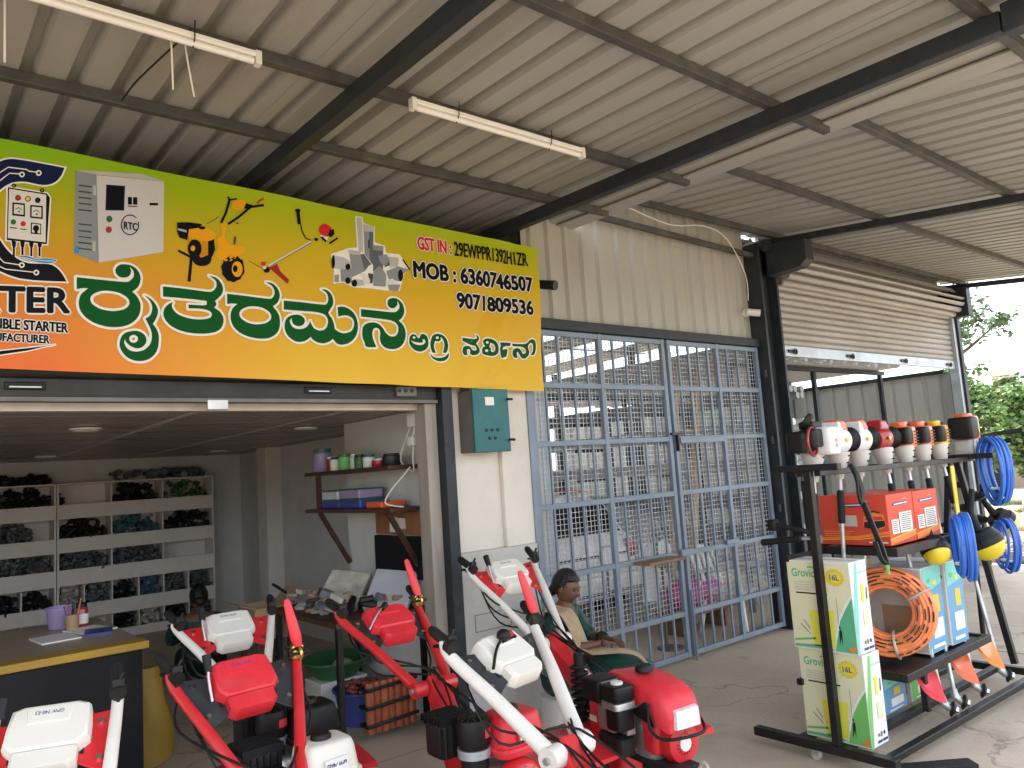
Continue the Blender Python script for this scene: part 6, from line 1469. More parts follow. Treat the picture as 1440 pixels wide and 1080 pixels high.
# ------------------------------------------------------------ power weeders
def tiller(label, hub, gl, gr, eng, fwd, bar, cons, plate, tank, lever='redplastic', style='red', brass=False, lip=True, side_lever=True, conk=0.60, seed=1, cables=True, rw=0.024):
    random.seed(seed)
    hub, gl, gr = Vector(hub), Vector(gl), Vector(gr)
    base = Vector((eng[0], eng[1], 0))
    t = thing('power_weeder', base, label, 'power weeder', 'power weeders parked in front of the shop')
    T = Matrix.Translation(-base)
    def B(m, name, mt, par=None, smooth=True, bevel=0, ang=45):
        return m.xf(T).build(name, M[mt] if isinstance(mt, str) else mt, par or t, smooth, bevel, ang)
    w = (gr - gl).normalized()
    mid = (gl + gr) / 2
    v = (mid - hub)
    v = (v - w * v.dot(w)).normalized()
    n = w.cross(v).normalized()
    if n.z < 0: n = -n
    # handle bars with grips
    for sgn, g in ((-1, gl), (1, gr)):
        h0 = hub + w * (0.085 * sgn)
        knee = h0.lerp(g, 0.80) - Vector((0, 0, 0.015)) + w * (0.015 * sgn)
        elbow = h0.lerp(g, 0.45) + w * (0.012 * sgn)
        gd = (g - knee).normalized()
        flat = Vector((gd.x, gd.y, gd.z * 0.5)).normalized()
        pts = smoothpts([h0, h0.lerp(elbow, 0.4), elbow, knee, g - flat * 0.10], 4)
        nb = len(pts)
        B(MB().tube(pts, [rw * (1.12 - 0.36 * i / (nb - 1)) for i in range(nb)], 14), 'handle_bar', bar)
        gp = B(MB().tube([g - flat * 0.115, g - flat * 0.105, g - flat * 0.02, g], [0.019, 0.0225, 0.0225, 0.017], 14), 'grip', 'rubber')
        hb = B(MB().cyl(h0 - w * 0.035, h0 + w * 0.035, rw * 1.5, n=18), 'hub_end', bar)
        B(MB().cyl(h0 + w * (0.036 * sgn), h0 + w * (0.05 * sgn), 0.014, n=6), 'bolt', 'alu', hb)
        # clamp and clutch lever
        cpos = g - flat * 0.15
        B(MB().cyl(cpos - flat * 0.018, cpos + flat * 0.018, rw * 1.15, n=12), 'clamp', 'castiron')
        if sgn < 0 or not side_lever:
            lv = smoothpts([cpos - Vector((0, 0, 0.03)), cpos - Vector((0, 0, 0.055)) + flat * 0.03, cpos - Vector((0, 0, 0.045)) + flat * 0.09, cpos - Vector((0, 0, 0.062)) + flat * 0.13])
            B(MB().tube(lv, 0.008, 8), 'clutch_lever', 'blackplastic')
            B(MB().box(-0.02, 0.02, -0.015, 0.015, 0, 0.03).xf(Matrix.Translation(cpos + Vector((0, 0, 0.015)))), 'switch_block', 'castiron', smooth=False, bevel=0.004)
            B(MB().cyl(cpos + Vector((0, 0, 0.03)), cpos + Vector((0.0, 0, 0.065)) + w * 0.02, 0.007, n=8), 'throttle_lever', 'blackplastic')
        if sgn > 0 and side_lever:
            up = (n * 0.5 + v * 0.65 + Vector((0, 0, 0.5)) - w * 0.25).normalized()
            p0 = cpos + n * 0.02
            B(MB().tube([p0, p0 + up * 0.04, p0 + up * 0.10, p0 + up * 0.20, p0 + up * 0.215], [0.018, 0.026, 0.024, 0.017, 0.010], 12, flat=0.62), 'safety_lever', lever)
            if brass:
                bk_ = B(MB().rbox(cpos - n * 0.01, (0.055, 0.05, 0.06), 0.5), 'lever_bracket', 'brass')
                for q in (-1, 1):
                    B(MB().torus(cpos + v * (0.02 * q), w, 0.026, 0.007, 16, 6), 'spring_coil', 'brass', bk_)
                    B(MB().cyl(cpos + v * (0.02 * q) - w * 0.045, cpos + v * (0.02 * q) + w * 0.045, 0.008, n=8), 'bolt', 'castiron', bk_)
            else:
                B(MB().rbox(cpos, (0.05, 0.045, 0.05), 0.5), 'lever_bracket', 'castiron')
    # console between the bars
    cc = hub.lerp(mid, conk) + n * 0.005
    ck = 0.88
    def cp(a, b, c=0.0): return cc + w * (a * ck) + v * (b * ck) + n * (c * ck)
    body = MB()
    outl = [(-0.14, 0.13), (-0.10, 0.145), (0.10, 0.145), (0.14, 0.13), (0.148, 0.06), (0.15, -0.02), (0.118, -0.055), (-0.118, -0.055), (-0.15, -0.02), (-0.148, 0.06)]
    rings = [[cp(a * k, (b - 0.04) * k + 0.04, c) for a, b in outl] for c, k in ((-0.045, 0.90), (-0.035, 1.0), (0.02, 1.0), (0.042, 0.95), (0.05, 0.86))]
    con = B(body.ring_loft(rings), 'console', cons, None, True, 0, 30)
    if lip:
        ol = [(-0.112, -0.055), (0.112, -0.055), (0.112, -0.11), (0.085, -0.135), (-0.085, -0.135), (-0.112, -0.11)]
        B(MB().ring_loft([[cp(a * k, (b + 0.09) * k - 0.09, c) for a, b in ol] for c, k in ((-0.04, 0.92), (-0.03, 1.0), (0.03, 1.0), (0.046, 0.9))]), 'console_lip', cons, con, True, 0, 30)
    ol = [(-0.085, 0.12), (0.085, 0.12), (0.075, 0.055), (-0.075, 0.055)]
    B(MB().ring_loft([[cp(a, b, 0.048) for a, b in ol], [cp(a * 0.93, 0.088 + (b - 0.088) * 0.9, 0.056) for a, b in ol]]), 'console_badge', cons, con, True, 0, 30)
    if style == 'lever':
        sw = B(MB().ring_loft([[cp(a, b, c) for a, b in ((-0.02, 0.06), (0.10, 0.075), (0.10, 0.125), (-0.02, 0.11))] for c in (0.05, 0.058)]), 'switch_panel', 'blackplastic', con, False)
        B(MB().ring_loft([[cp(a, b, c) for a, b in ((0.045, 0.08), (0.085, 0.085), (0.085, 0.115), (0.045, 0.11))] for c in (0.058, 0.066)]), 'rocker_switch', 'print_red', sw, False)
        B(MB().tube(smoothpts([cp(-0.17, -0.04, 0.03), cp(-0.10, 0.03, 0.07), cp(0.0, 0.085, 0.075)]), 0.007, 8), 'gear_rod', 'cable', con)
        B(MB().ell(cp(0.005, 0.09, 0.078), (0.032, 0.032, 0.026)), 'gear_knob', 'blackplastic', con)
    elif style == 'knob':
        B(MB().tube(smoothpts([cp(-0.17, -0.02, 0.02), cp(-0.09, 0.05, 0.07), cp(-0.02, 0.10, 0.075)]), 0.006, 8), 'gear_rod', 'alu', con)
        B(MB().tube([cp(-0.05, 0.075, 0.076), cp(-0.01, 0.105, 0.078)], [0.013, 0.018], 10), 'gear_knob', 'blackplastic', con)
    else:
        B(MB().tube(smoothpts([cp(-0.165, -0.03, 0.0), cp(-0.17, 0.05, 0.05), cp(-0.165, 0.10, 0.08)]), 0.006, 8), 'gear_rod', 'alu', con)
        B(MB().tube([cp(-0.168, 0.08, 0.07), cp(-0.163, 0.15, 0.10)], [0.016, 0.019], 10), 'gear_knob', 'blackplastic', con)
        tx = text_fit('GPW 740-E3', 0.01)
        tx.v = [tuple(cp(0.05 - 0.10 * u, 0.105 - 0.016 * q, 0.0568)) for u, q, _ in tx.v]
        B(tx, 'console_print', 'bluepl', con, False)
    for sgn in (-1, 1):
        f1 = (hub + w * 0.085 * sgn).lerp(gl if sgn < 0 else gr, conk + 0.16)
        f0 = (hub + w * 0.085 * sgn).lerp(gl if sgn < 0 else gr, conk - 0.20)
        q0 = cp(0.10 * sgn, 0.10, 0.0); q1 = cp(0.10 * sgn, -0.10, 0.0)
        pl = B(MB().poly([f1 - n * 0.02, q0 - n * 0.012, q1 - n * 0.012, f0 - n * 0.02], n * 0.006), 'side_plate', plate, None, False, 0.003)
        for a, b in ((0.3, 0.18), (0.25, 0.8), (0.62, 0.5)):
            pp = (f1.lerp(q0, a)).lerp(f0.lerp(q1, a), b) - n * 0.012
            B(MB().cyl(pp, pp + n * 0.012, 0.011, n=6), 'bolt', 'chrome', pl)
        sl = (f1.lerp(q0, 0.8)).lerp(f0.lerp(q1, 0.8), 0.5) - n * 0.008
        B(MB().bar(sl - v * 0.055, sl + v * 0.05, 0.013, 0.008, n), 'plate_slot', 'cable', pl, False)
    # column down to the gearbox
    f = Vector((math.cos(fwd), math.sin(fwd), 0))
    r = Vector((-f.y, f.x, 0))
    if r.x < 0: r = -r
    E0 = base + Vector((0, 0, 0))
    def ep(a, b, z): return E0 + f * a + r * b + Vector((0, 0, z))
    foot = ep(-0.16, -0.02, 0.46)
    cpts = [hub + Vector((0, 0, 0.035)) - f * 0.02, hub - Vector((0, 0, 0.06)) + f * 0.07, foot]
    rings = []
    for i, p in enumerate(cpts):
        k = (0.034, 0.046, 0.055)[i]
        d = (cpts[min(i + 1, 2)] - cpts[max(i - 1, 0)]).normalized()
        a = r * k
        b = r.cross(d).normalized() * k * 1.05
        rings.append([p - a - b, p + a - b, p + a + b, p - a + b])
    colo = B(MB().ring_loft(rings), 'column', 'redpaint', None, False, 0.008)
    # white sticker on the front face of the column
    p1, p2 = cpts[1], cpts[2]
    d = (p2 - p1).normalized()
    nn = r.cross(d).normalized()
    if nn.dot(f) < 0: nn = -nn
    c0 = p1.lerp(p2, 0.42) + nn * 0.0555
    B(MB().poly([c0 - r * 0.03 - d * 0.05, c0 + r * 0.03 - d * 0.05, c0 + r * 0.03 + d * 0.05, c0 - r * 0.03 + d * 0.05], nn * 0.002), 'sticker', 'label', colo, False)
    B(MB().poly([c0 - r * 0.018 - d * 0.03 + nn * 0.002, c0 + r * 0.018 - d * 0.03 + nn * 0.002, c0 + r * 0.018 + d * 0.01 + nn * 0.002, c0 - r * 0.018 + d * 0.01 + nn * 0.002], nn * 0.001), 'sticker_print', 'greybox', colo, False)
    # gearbox, axle, tines
    B(MB().rbox(ep(-0.16, 0, 0.33), (0.17, 0.17, 0.30), 0.5), 'gearbox', 'redpaint')
    B(MB().cyl(ep(-0.16, -0.38, 0.20), ep(-0.16, 0.38, 0.20), 0.022, n=12), 'axle', 'castiron')
    for s_ in (-1, 1):
        for q in (0.16, 0.30):
            ti = MB()
            for kk in range(4):
                a = PI / 2 * kk + q * 3
                pts = [ep(-0.16 + 0.02 * math.cos(a), s_ * q, 0.20 + 0.02 * math.sin(a)), ep(-0.16 + 0.13 * math.cos(a), s_ * q, 0.20 + 0.13 * math.sin(a)), ep(-0.16 + 0.195 * math.cos(a + 0.25), s_ * (q + 0.05), 0.20 + 0.195 * math.sin(a + 0.25))]
                ti.tube(smoothpts(pts, 3), 0.013, 6, flat=2.0)
            B(ti.cyl(ep(-0.16, s_ * q - 0.02, 0.20), ep(-0.16, s_ * q + 0.02, 0.20), 0.035, n=12), 'tine_rotor', 'castiron')
        fe = MB()
        rings = []
        for i in range(7):
            u = i / 6
            rings.append([ep(-0.46 + 0.56 * u, s_ * 0.10, 0.42 + 0.045 * math.sin(PI * u)), ep(-0.44 + 0.52 * u, s_ * 0.42, 0.40 + 0.04 * math.sin(PI * u)), ep(-0.44 + 0.52 * u, s_ * 0.43, 0.37 + 0.04 * math.sin(PI * u)), ep(-0.46 + 0.56 * u, s_ * 0.10, 0.41 + 0.045 * math.sin(PI * u))])
        B(fe.ring_loft(rings), 'fender', 'redpaint', None, True, 0, 30)
    B(MB().tube([ep(-0.35, 0, 0.36), ep(-0.55, 0, 0.34), ep(-0.58, 0, 0.0)], [0.018, 0.018, 0.014], 8), 'drag_bar', 'rackblack')
    B(MB().bar(ep(-0.1, 0, 0.36), ep(0.34, 0, 0.36), 0.16, 0.03), 'engine_plate', 'castiron', None, False, 0.004)
    # engine
    if style != 'hood':
        B(MB().rbox(ep(0.05, 0.0, 0.47), (0.26, 0.22, 0.20), 0.45, Matrix.Rotation(fwd, 3, 'Z')), 'crankcase', 'alu')
        tk = B(MB().rbox(ep(0.10, 0.07, 0.685), (0.22, 0.25, 0.17), 0.42, Matrix.Rotation(fwd, 3, 'Z'), 0.80), 'fuel_tank', tank, None, True, 0, 50)
        B(MB().rbox(ep(0.10, 0.07, 0.640), (0.234, 0.264, 0.020), 0.42, Matrix.Rotation(fwd, 3, 'Z')), 'tank_seam', tank, tk)
        B(MB().lathe([(0.042, 0), (0.042, 0.018), (0.036, 0.026), (0.012, 0.028)], ep(0.10, 0.06, 0.765), n=18), 'fuel_cap', 'blackplastic', tk)
        lb = [ep(0.2125, 0.02, 0.66), ep(0.2125, 0.12, 0.66), ep(0.2085, 0.12, 0.715), ep(0.2085, 0.02, 0.715)]
        if tank == 'blackplastic': lb = None
        if lb: B(MB().poly(lb, f * 0.003), 'tank_label', 'print_red' if tank != 'whiteplastic' else 'label', tk, False)
        tx = text_fit('MTI' if tank != 'whiteplastic' else 'GPW 740-E3', 0.03)
        if not lb: pass
        elif tank != 'whiteplastic':
            tx.v = [tuple(ep(0.2135 - 0.003 * q, 0.03 + 0.08 * u, 0.668 + 0.038 * q) + f * 0.0025) for u, q, _ in tx.v]
            B(tx, 'tank_print', 'label', tk, False)
        else:
            tx.v = [tuple(ep(0.2135 - 0.003 * q, 0.112 - 0.085 * u, 0.70 - 0.02 * q) + f * 0.0025) for u, q, _ in tx.v]
            B(tx, 'tank_print', 'bluepl', tk, False)
        mu = B(MB().rbox(ep(-0.09, -0.13, 0.67), (0.15, 0.17, 0.15), 0.35, Matrix.Rotation(fwd, 3, 'Z')), 'muffler', 'castiron')
        for i in range(7):
            B(MB().bar(ep(-0.17 + 0.026 * i, -0.22, 0.752), ep(-0.17 + 0.026 * i, -0.05, 0.752), 0.008, 0.03), 'fin', 'blackplastic', mu, False)
        for i in range(6):
            B(MB().bar(ep(-0.012, -0.215 + 0.028 * i, 0.61), ep(-0.012, -0.215 + 0.028 * i, 0.73), 0.008, 0.012, f), 'fin', 'blackplastic', mu, False)
        if style == 'box':
            af = B(MB().rbox(ep(0.06, -0.14, 0.63), (0.20, 0.15, 0.11), 0.35, Matrix.Rotation(fwd, 3, 'Z')), 'air_filter', 'blackplastic')
            B(MB().cyl(ep(0.06, -0.14, 0.68), ep(0.06, -0.14, 0.70), 0.025, n=14), 'wing_nut', 'blackplastic', af)
        else:
            af = B(MB().lathe([(0.064, 0.0), (0.072, 0.03), (0.074, 0.09), (0.068, 0.115), (0.04, 0.122)], ep(0.07, -0.11, 0.655), n=24), 'air_filter', 'blackplastic')
            B(MB().lathe([(0.070, 0.0), (0.072, 0.035)], ep(0.07, -0.11, 0.618), n=24), 'filter_band', 'galv', af)
            B(MB().lathe([(0.055, 0.0), (0.06, 0.10)], ep(0.07, -0.11, 0.515), n=20), 'filter_bowl', 'blackplastic', af)
            a0 = [ep(0.07 + 0.0755 * math.cos(x_), -0.11 + 0.0755 * math.sin(x_), z_) for x_, z_ in ((0.1, 0.70), (0.45, 0.70), (0.8, 0.70), (0.8, 0.735), (0.45, 0.735), (0.1, 0.735))]
            B(MB().add(a0, [(0, 1, 4, 5), (1, 2, 3, 4)]), 'filter_label', 'print_red', af, False)
            for i in range(14):
                a = 2 * PI * i / 14
                B(MB().bar(ep(0.07 + 0.03 * math.cos(a), -0.11 + 0.03 * math.sin(a), 0.779), ep(0.07 + 0.066 * math.cos(a), -0.11 + 0.066 * math.sin(a), 0.774), 0.010, 0.008), 'filter_rib', 'blackplastic', af, False)
        rc = B(MB().lathe([(0.115, 0), (0.12, 0.02), (0.112, 0.06), (0.09, 0.075), (0.03, 0.078)], ep(0.16, 0.03, 0.48), f, 26), 'recoil_cover', 'redpaint')
        B(MB().lathe([(0.062, 0), (0.062, 0.006), (0.02, 0.01)], ep(0.235, 0.03, 0.48), f, 22), 'recoil_disc', 'castiron', rc)
        for i in range(12):
            a = 2 * PI * i / 12
            c_, s2 = math.cos(a), math.sin(a)
            B(MB().bar(ep(0.234, 0.03 + 0.068 * c_, 0.48 + 0.068 * s2), ep(0.228, 0.03 + 0.096 * c_, 0.48 + 0.096 * s2), 0.010, 0.008, f), 'slot', 'cable', rc, False)
        B(MB().cyl(ep(0.02, -0.22, 0.52), ep(0.02, -0.27, 0.52), 0.014, n=10), 'spark_plug', 'label')
    else:
        ho = MB()
        prof = [(-0.20, 0.045, 0.70, 0.715), (-0.12, 0.09, 0.69, 0.735), (0.0, 0.118, 0.665, 0.748), (0.11, 0.126, 0.64, 0.744), (0.21, 0.124, 0.61, 0.727), (0.28, 0.116, 0.555, 0.70), (0.31, 0.105, 0.535, 0.665), (0.33, 0.098, 0.535, 0.62)]
        rings = []
        for a, hw, zb, zt in prof:
            rings.append([ep(a, 0.02 - hw, zb), ep(a, 0.02 - hw * 0.98, zt - 0.03), ep(a, 0.02 - hw * 0.82, zt - 0.005), ep(a, 0.02, zt), ep(a, 0.02 + hw * 0.82, zt - 0.005), ep(a, 0.02 + hw * 0.98, zt - 0.03), ep(a, 0.02 + hw, zb), ep(a, 0.02, zb + 0.02)])
        hd = B(ho.ring_loft(rings), 'hood', 'redplastic', None, True, 0, 50)
        B(MB().lathe([(0.046, 0), (0.046, 0.02), (0.038, 0.03), (0.012, 0.032)], ep(0.06, 0.015, 0.757), n=20), 'fuel_cap', 'blackplastic', hd)
        B(MB().ring_loft([[ep(0.30, 0.02 - 0.08, 0.545), ep(0.30, 0.02 + 0.085, 0.545), ep(0.29, 0.02 + 0.085, 0.645), ep(0.29, 0.02 - 0.07, 0.64)], [ep(0.352, 0.02 - 0.07, 0.55), ep(0.352, 0.02 + 0.075, 0.55), ep(0.345, 0.02 + 0.075, 0.635), ep(0.345, 0.02 - 0.06, 0.63)]]), 'headlight', 'lens', hd, False, 0.004)
        B(MB().poly([ep(0.10, -0.118, 0.60), ep(0.27, -0.112, 0.555), ep(0.22, -0.116, 0.67)], -r * 0.006), 'hood_vent', 'cable', hd, False)
        B(MB().tube(smoothpts([ep(0.24, -0.125, 0.66), ep(0.25, -0.13, 0.56), ep(0.30, -0.11, 0.515), ep(0.365, -0.04, 0.52), ep(0.365, 0.09, 0.52), ep(0.31, 0.15, 0.53), ep(0.25, 0.165, 0.58), ep(0.22, 0.155, 0.68)], 4), 0.008, 8), 'bumper_hoop', 'blackplastic')
        B(MB().rbox(ep(0.08, 0.02, 0.47), (0.24, 0.20, 0.20), 0.45, Matrix.Rotation(fwd, 3, 'Z')), 'crankcase', 'alu')
        B(MB().rbox(ep(0.16, 0.03, 0.50), (0.12, 0.22, 0.20), 0.4, Matrix.Rotation(fwd, 3, 'Z')), 'fan_housing', 'redpaint')
        B(MB().rbox(ep(0.02, -0.16, 0.44), (0.20, 0.10, 0.09), 0.4, Matrix.Rotation(fwd, 3, 'Z')), 'gear_cover', 'castiron')
        for q in range(6):
            B(MB().bar(ep(-0.05 + 0.03 * q, -0.13, 0.49), ep(-0.05 + 0.03 * q, -0.13, 0.60), 0.008, 0.05, r), 'cooling_fin', 'alu', None, False)
        af = B(MB().rbox(ep(0.09, -0.185, 0.70), (0.13, 0.125, 0.075), 0.35, Matrix.Rotation(fwd, 3, 'Z')), 'air_filter', 'blackplastic')
        B(MB().lathe([(0.03, 0), (0.03, 0.012), (0.01, 0.014)], ep(0.09, -0.185, 0.735), n=16), 'filter_knob', 'label', af)
        B(MB().rbox(ep(0.09, -0.185, 0.645), (0.135, 0.13, 0.035), 0.35, Matrix.Rotation(fwd, 3, 'Z')), 'filter_band', 'alu', af)
        B(MB().rbox(ep(0.09, -0.18, 0.58), (0.11, 0.11, 0.11), 0.4, Matrix.Rotation(fwd, 3, 'Z')), 'filter_bowl', 'blackplastic', af)
        bx = B(MB().rbox(ep(-0.07, -0.17, 0.685), (0.15, 0.14, 0.11), 0.25, Matrix.Rotation(fwd, 3, 'Z')), 'muffler', 'blackplastic')
        B(MB().poly([ep(0.008, -0.22, 0.70), ep(0.008, -0.12, 0.70), ep(0.008, -0.12, 0.735), ep(0.008, -0.22, 0.735)], f * 0.004), 'muffler_plate', 'alu', bx, False)
        B(MB().rbox(ep(-0.02, -0.15, 0.55), (0.14, 0.09, 0.12), 0.45, Matrix.Rotation(fwd, 3, 'Z')), 'carburettor', 'alu')
        B(MB().rbox(ep(-0.16, -0.06, 0.53), (0.10, 0.20, 0.24), 0.35, Matrix.Rotation(fwd, 3, 'Z')), 'belt_cover', 'redpaint')
        B(MB().poly([ep(-0.19, -0.163, 0.50), ep(-0.13, -0.163, 0.50), ep(-0.13, -0.163, 0.53), ep(-0.19, -0.163, 0.53)], -r * 0.003), 'warning_label', 'label')
        rc = B(MB().lathe([(0.10, 0), (0.105, 0.02), (0.09, 0.06), (0.06, 0.065)], ep(0.215, 0.05, 0.455), f, 26), 'recoil_cover', 'redpaint')
        B(MB().lathe([(0.034, 0), (0.034, 0.008)], ep(0.279, 0.05, 0.455), f, 20), 'recoil_disc', 'label', rc)
        for i in range(18):
            a = 2 * PI * i / 18
            c_, s2 = math.cos(a), math.sin(a)
            B(MB().bar(ep(0.281, 0.05 + 0.042 * c_, 0.455 + 0.042 * s2), ep(0.27, 0.05 + 0.072 * c_, 0.455 + 0.072 * s2), 0.007, 0.008, f), 'slot', 'engred', rc, False)
        sp_ = MB()
        for i in range(9):
            sp_.torus(ep(-0.34, -0.11, 0.44 + 0.036 * i), (0, 0.1, 1), 0.042, 0.010, 16, 6)
        B(sp_.cyl(ep(-0.34, -0.11, 0.40), ep(-0.34, -0.11, 0.80), 0.026, n=12), 'bellows', 'rubber')
        for q in (-0.06, 0.07):
            B(MB().tube([ep(0.2, q, 0.30), ep(0.44, q, 0.30), ep(0.5, q + 0.02, 0.32)], 0.012, 8), 'front_bar', 'castiron')
        rp = MB()
        rp.tube(smoothpts([ep(0.40, -0.02, 0.34), ep(0.42, 0.0, 0.28), ep(0.44, 0.04, 0.34), ep(0.40, 0.05, 0.40), ep(0.37, 0.02, 0.33), ep(0.40, -0.03, 0.29)]), 0.010, 6)
        B(rp, 'rope_tie', 'fit_pale')
    # control cables from the grips down to the engine
    if cables:
        for q, (g, sgn) in enumerate(((gl, -1), (gr, 1), (gl, -1), (gr, 1), (gl, -1))):
            a0 = g.lerp(hub, 0.2) - Vector((0, 0, 0.03))
            a1 = hub.lerp(g, random.uniform(0.35, 0.6)) + w * (random.uniform(0.02, 0.10) * sgn) - Vector((0, 0, 0.05 + 0.035 * q)) + n * random.uniform(-0.03, 0.06)
            a2 = hub + Vector((random.uniform(-0.05, 0.05), 0, random.uniform(-0.03, 0.03))) + n * 0.06
            a3 = ep(-0.05 + 0.04 * q, -0.1 + 0.06 * q, 0.58)
            B(MB().tube(smoothpts([a0, a1, a2, a3], 6), 0.0052, 6), 'control_cable', 'cable')
    return t
tiller('red power weeder with white fuel tank standing by the black counter', (1.18, 2.96, 0.66), (0.885, 3.46, 1.145), (1.47, 3.50, 1.145), (1.34, 3.18), R_(-88), 'redpaint', 'redplastic', 'platedark', 'whiteplastic', brass=True, style='box', seed=2, conk=0.66)
tiller('red power weeder with red console and red fuel tank at the shop doorway', (2.11, 3.32, 0.78), (1.88, 3.98, 1.165), (2.39, 3.98, 1.165), (2.07, 2.86), R_(-91), 'redpaint', 'redplastic', 'platedark', 'redplastic', brass=True, style='knob', seed=3, conk=0.62)
tiller('white handled power weeder with dark side plates nearest the camera', (2.02, 2.27, 0.74), (1.83, 2.88, 1.15), (2.43, 2.98, 1.155), (1.92, 1.68), R_(-99), 'whitepaint', 'whiteplastic', 'platedark', 'redplastic', style='lever', seed=4, conk=0.62, rw=0.030)
tiller('power weeder with red hood and headlight in front of the seated woman', (3.06, 3.50, 0.79), (2.89, 4.16, 1.26), (3.44, 4.14, 1.265), (2.985, 2.80), R_(-99), 'whitepaint', 'whiteplastic', 'redpaint', 'redplastic', style='hood', seed=5, side_lever=False, conk=0.70)
tiller('white power weeder with red side plates behind the left red weeder', (1.54, 4.24, 0.76), (1.26, 4.75, 1.13), (1.85, 4.72, 1.135), (1.53, 3.72), R_(-90), 'whitepaint', 'whiteplastic', 'redpaint', 'blackplastic', style='plain', seed=6, side_lever=False, conk=0.62)
tiller('white power weeder with red side plates at the bottom left corner', (0.46, 2.86, 0.72), (0.20, 3.50, 1.17), (0.70, 3.33, 1.165), (0.40, 2.30), R_(-92), 'whitepaint', 'whiteplastic', 'redpaint', 'redplastic', style='plain', seed=7, side_lever=False, conk=0.58)
# ------------------------------------------------------------ display rack
rk2 = wthing('display_rack', 'black welded steel display rack on castors loaded with brush cutters and cartons', 'rack')
def rb(p0, p1, w=0.045, h=0.045, name='rack_bar', par=None):
    return MB().bar(p0, p1, w, h).build(name, M['rackblack'], par or rk2, False, 0.004)
XL, XR = 4.285, 6.55
rb((XL, 2.48, 0.111), (XL, 2.48, 1.68), 0.045, 0.045, 'rack_post')
rb((XR, 2.30, 0.13), (XR, 2.52, 1.66), 0.045, 0.045, 'rack_post')
rb((XR + 0.02, 2.80, 0.13), (XR, 2.58, 1.66), 0.04, 0.04, 'rack_post')
rb((XL + 0.6, 2.86, 0.13), (XL + 0.6, 2.86, 1.60), 0.04, 0.04, 'rack_post')
rb((XL, 3.02, 0.085), (XL, 2.14, 0.085), 0.06, 0.05, 'rack_foot')
rb((XR, 3.0, 0.085), (XR, 1.8, 0.085), 0.06, 0.05, 'rack_foot')
rb((XL + 0.032, 2.20, 0.088), (XR, 2.14, 0.088), 0.05, 0.04, 'bottom_rail')
rb((XL + 0.032, 2.46, 0.088), (XR, 2.42, 0.088), 0.05, 0.04, 'bottom_rail')
rb((XL + 0.032, 2.72, 0.088), (XR, 2.68, 0.088), 0.05, 0.04, 'bottom_rail')
rb((XL, 2.72, 1.70), (XL, 2.28, 1.70), 0.05, 0.04, 'top_arm')
rb((XR, 2.75, 1.675), (XR, 2.25, 1.675), 0.05, 0.04, 'top_arm')
rb((XL + 0.03, 2.60, 1.665), (XR + 0.1, 2.60, 1.655), 0.045, 0.04, 'top_rail')
rb((XL + 0.03, 2.44, 1.665), (XR + 0.1, 2.44, 1.655), 0.04, 0.035, 'top_rail')
# shelf trays (angle frame plus board)
for z, x0, x1, y0, y1 in ((1.155, 4.74, 5.66, 2.24, 2.78), (0.42, 4.72, 6.02, 2.26, 2.82)):
    rb((x0, y0, z), (x1, y0, z), 0.04, 0.05, 'shelf_edge')
    rb((x0, y1, z), (x1, y1, z), 0.04, 0.05, 'shelf_edge')
    rb((x0 + 0.021, y0 + 0.021, z), (x0 + 0.021, y1 - 0.021, z), 0.04, 0.048, 'shelf_edge')
    rb((x1 - 0.021, y0 + 0.021, z), (x1 - 0.021, y1 - 0.021, z), 0.04, 0.048, 'shelf_edge')
    MB().box(x0 + 0.042, x1 - 0.042, y0 + 0.022, y1 - 0.022, z - 0.01, z + 0.01).build('shelf_board', M['rackblack'], rk2)
rb((XL + 0.022, 2.70, 1.15), (4.74, 2.70, 1.15), 0.035, 0.035, 'shelf_arm')
rb((XL + 0.022, 2.70, 0.42), (4.72, 2.70, 0.42), 0.035, 0.035, 'shelf_arm')
rb((5.66, 2.70, 1.15), (XR - 0.02, 2.68, 1.15), 0.035, 0.035, 'shelf_arm')
rb((6.02, 2.70, 0.42), (XR - 0.02, 2.66, 0.42), 0.035, 0.035, 'shelf_arm')
rb((5.05, 2.30, 0.15), (5.05, 2.30, 0.395), 0.04, 0.04, 'strut')
for x, y in ((XL, 2.62), (XL, 2.2), (XR, 2.9), (XR, 1.86)):
    w = MB().cyl((x - 0.012, y, 0.029), (x + 0.012, y, 0.029), 0.029, n=18).build('castor', M['ivory'], rk2, True)
    MB().box(x - 0.022, x + 0.022, y - 0.02, y + 0.02, 0.03, 0.059).build('castor_fork', M['alu'], w)
# steel channel lying on the floor at the rack foot
tag(MB().bar((4.40, 2.20, 0.014), (4.74, 1.94, 0.014), 0.10, 0.026).build('floor_channel', M['castiron'], None, False, 0.004), 'flat black steel channel on the floor at the foot of the rack', 'channel')

# cartons -------------------------------------------------------
def face_print(par, org, ux, uz, nrm, items):
    # items: (kind, data...) laid on a carton face; u 0..1 along ux, v 0..1 along uz
    for k, it in enumerate(items):
        kind, mt, lay = it[0], it[1], it[2]
        o_ = org + nrm * (0.0012 * lay)
        P = lambda u, v: tuple(o_ + ux * u + uz * v)
        if kind == 'poly':
            m = MB()
            pts = it[3]
            m.add([P(u, v) for u, v in pts], [tuple(range(len(pts)))])
            m.build('carton_print', M[mt], par)
        elif kind == 'text':
            u0, v0, u1, v1 = it[4]
            t_ = text_fit(it[3], it[5] if len(it) > 5 else 0.0)
            t_.v = [P(u0 + (u1 - u0) * a, v0 + (v1 - v0) * b) for a, b, _ in t_.v]
            t_.build('carton_lettering', M[mt], par)
def rect(u0, v0, u1, v1): return [(u0, v0), (u1, v0), (u1, v1), (u0, v1)]
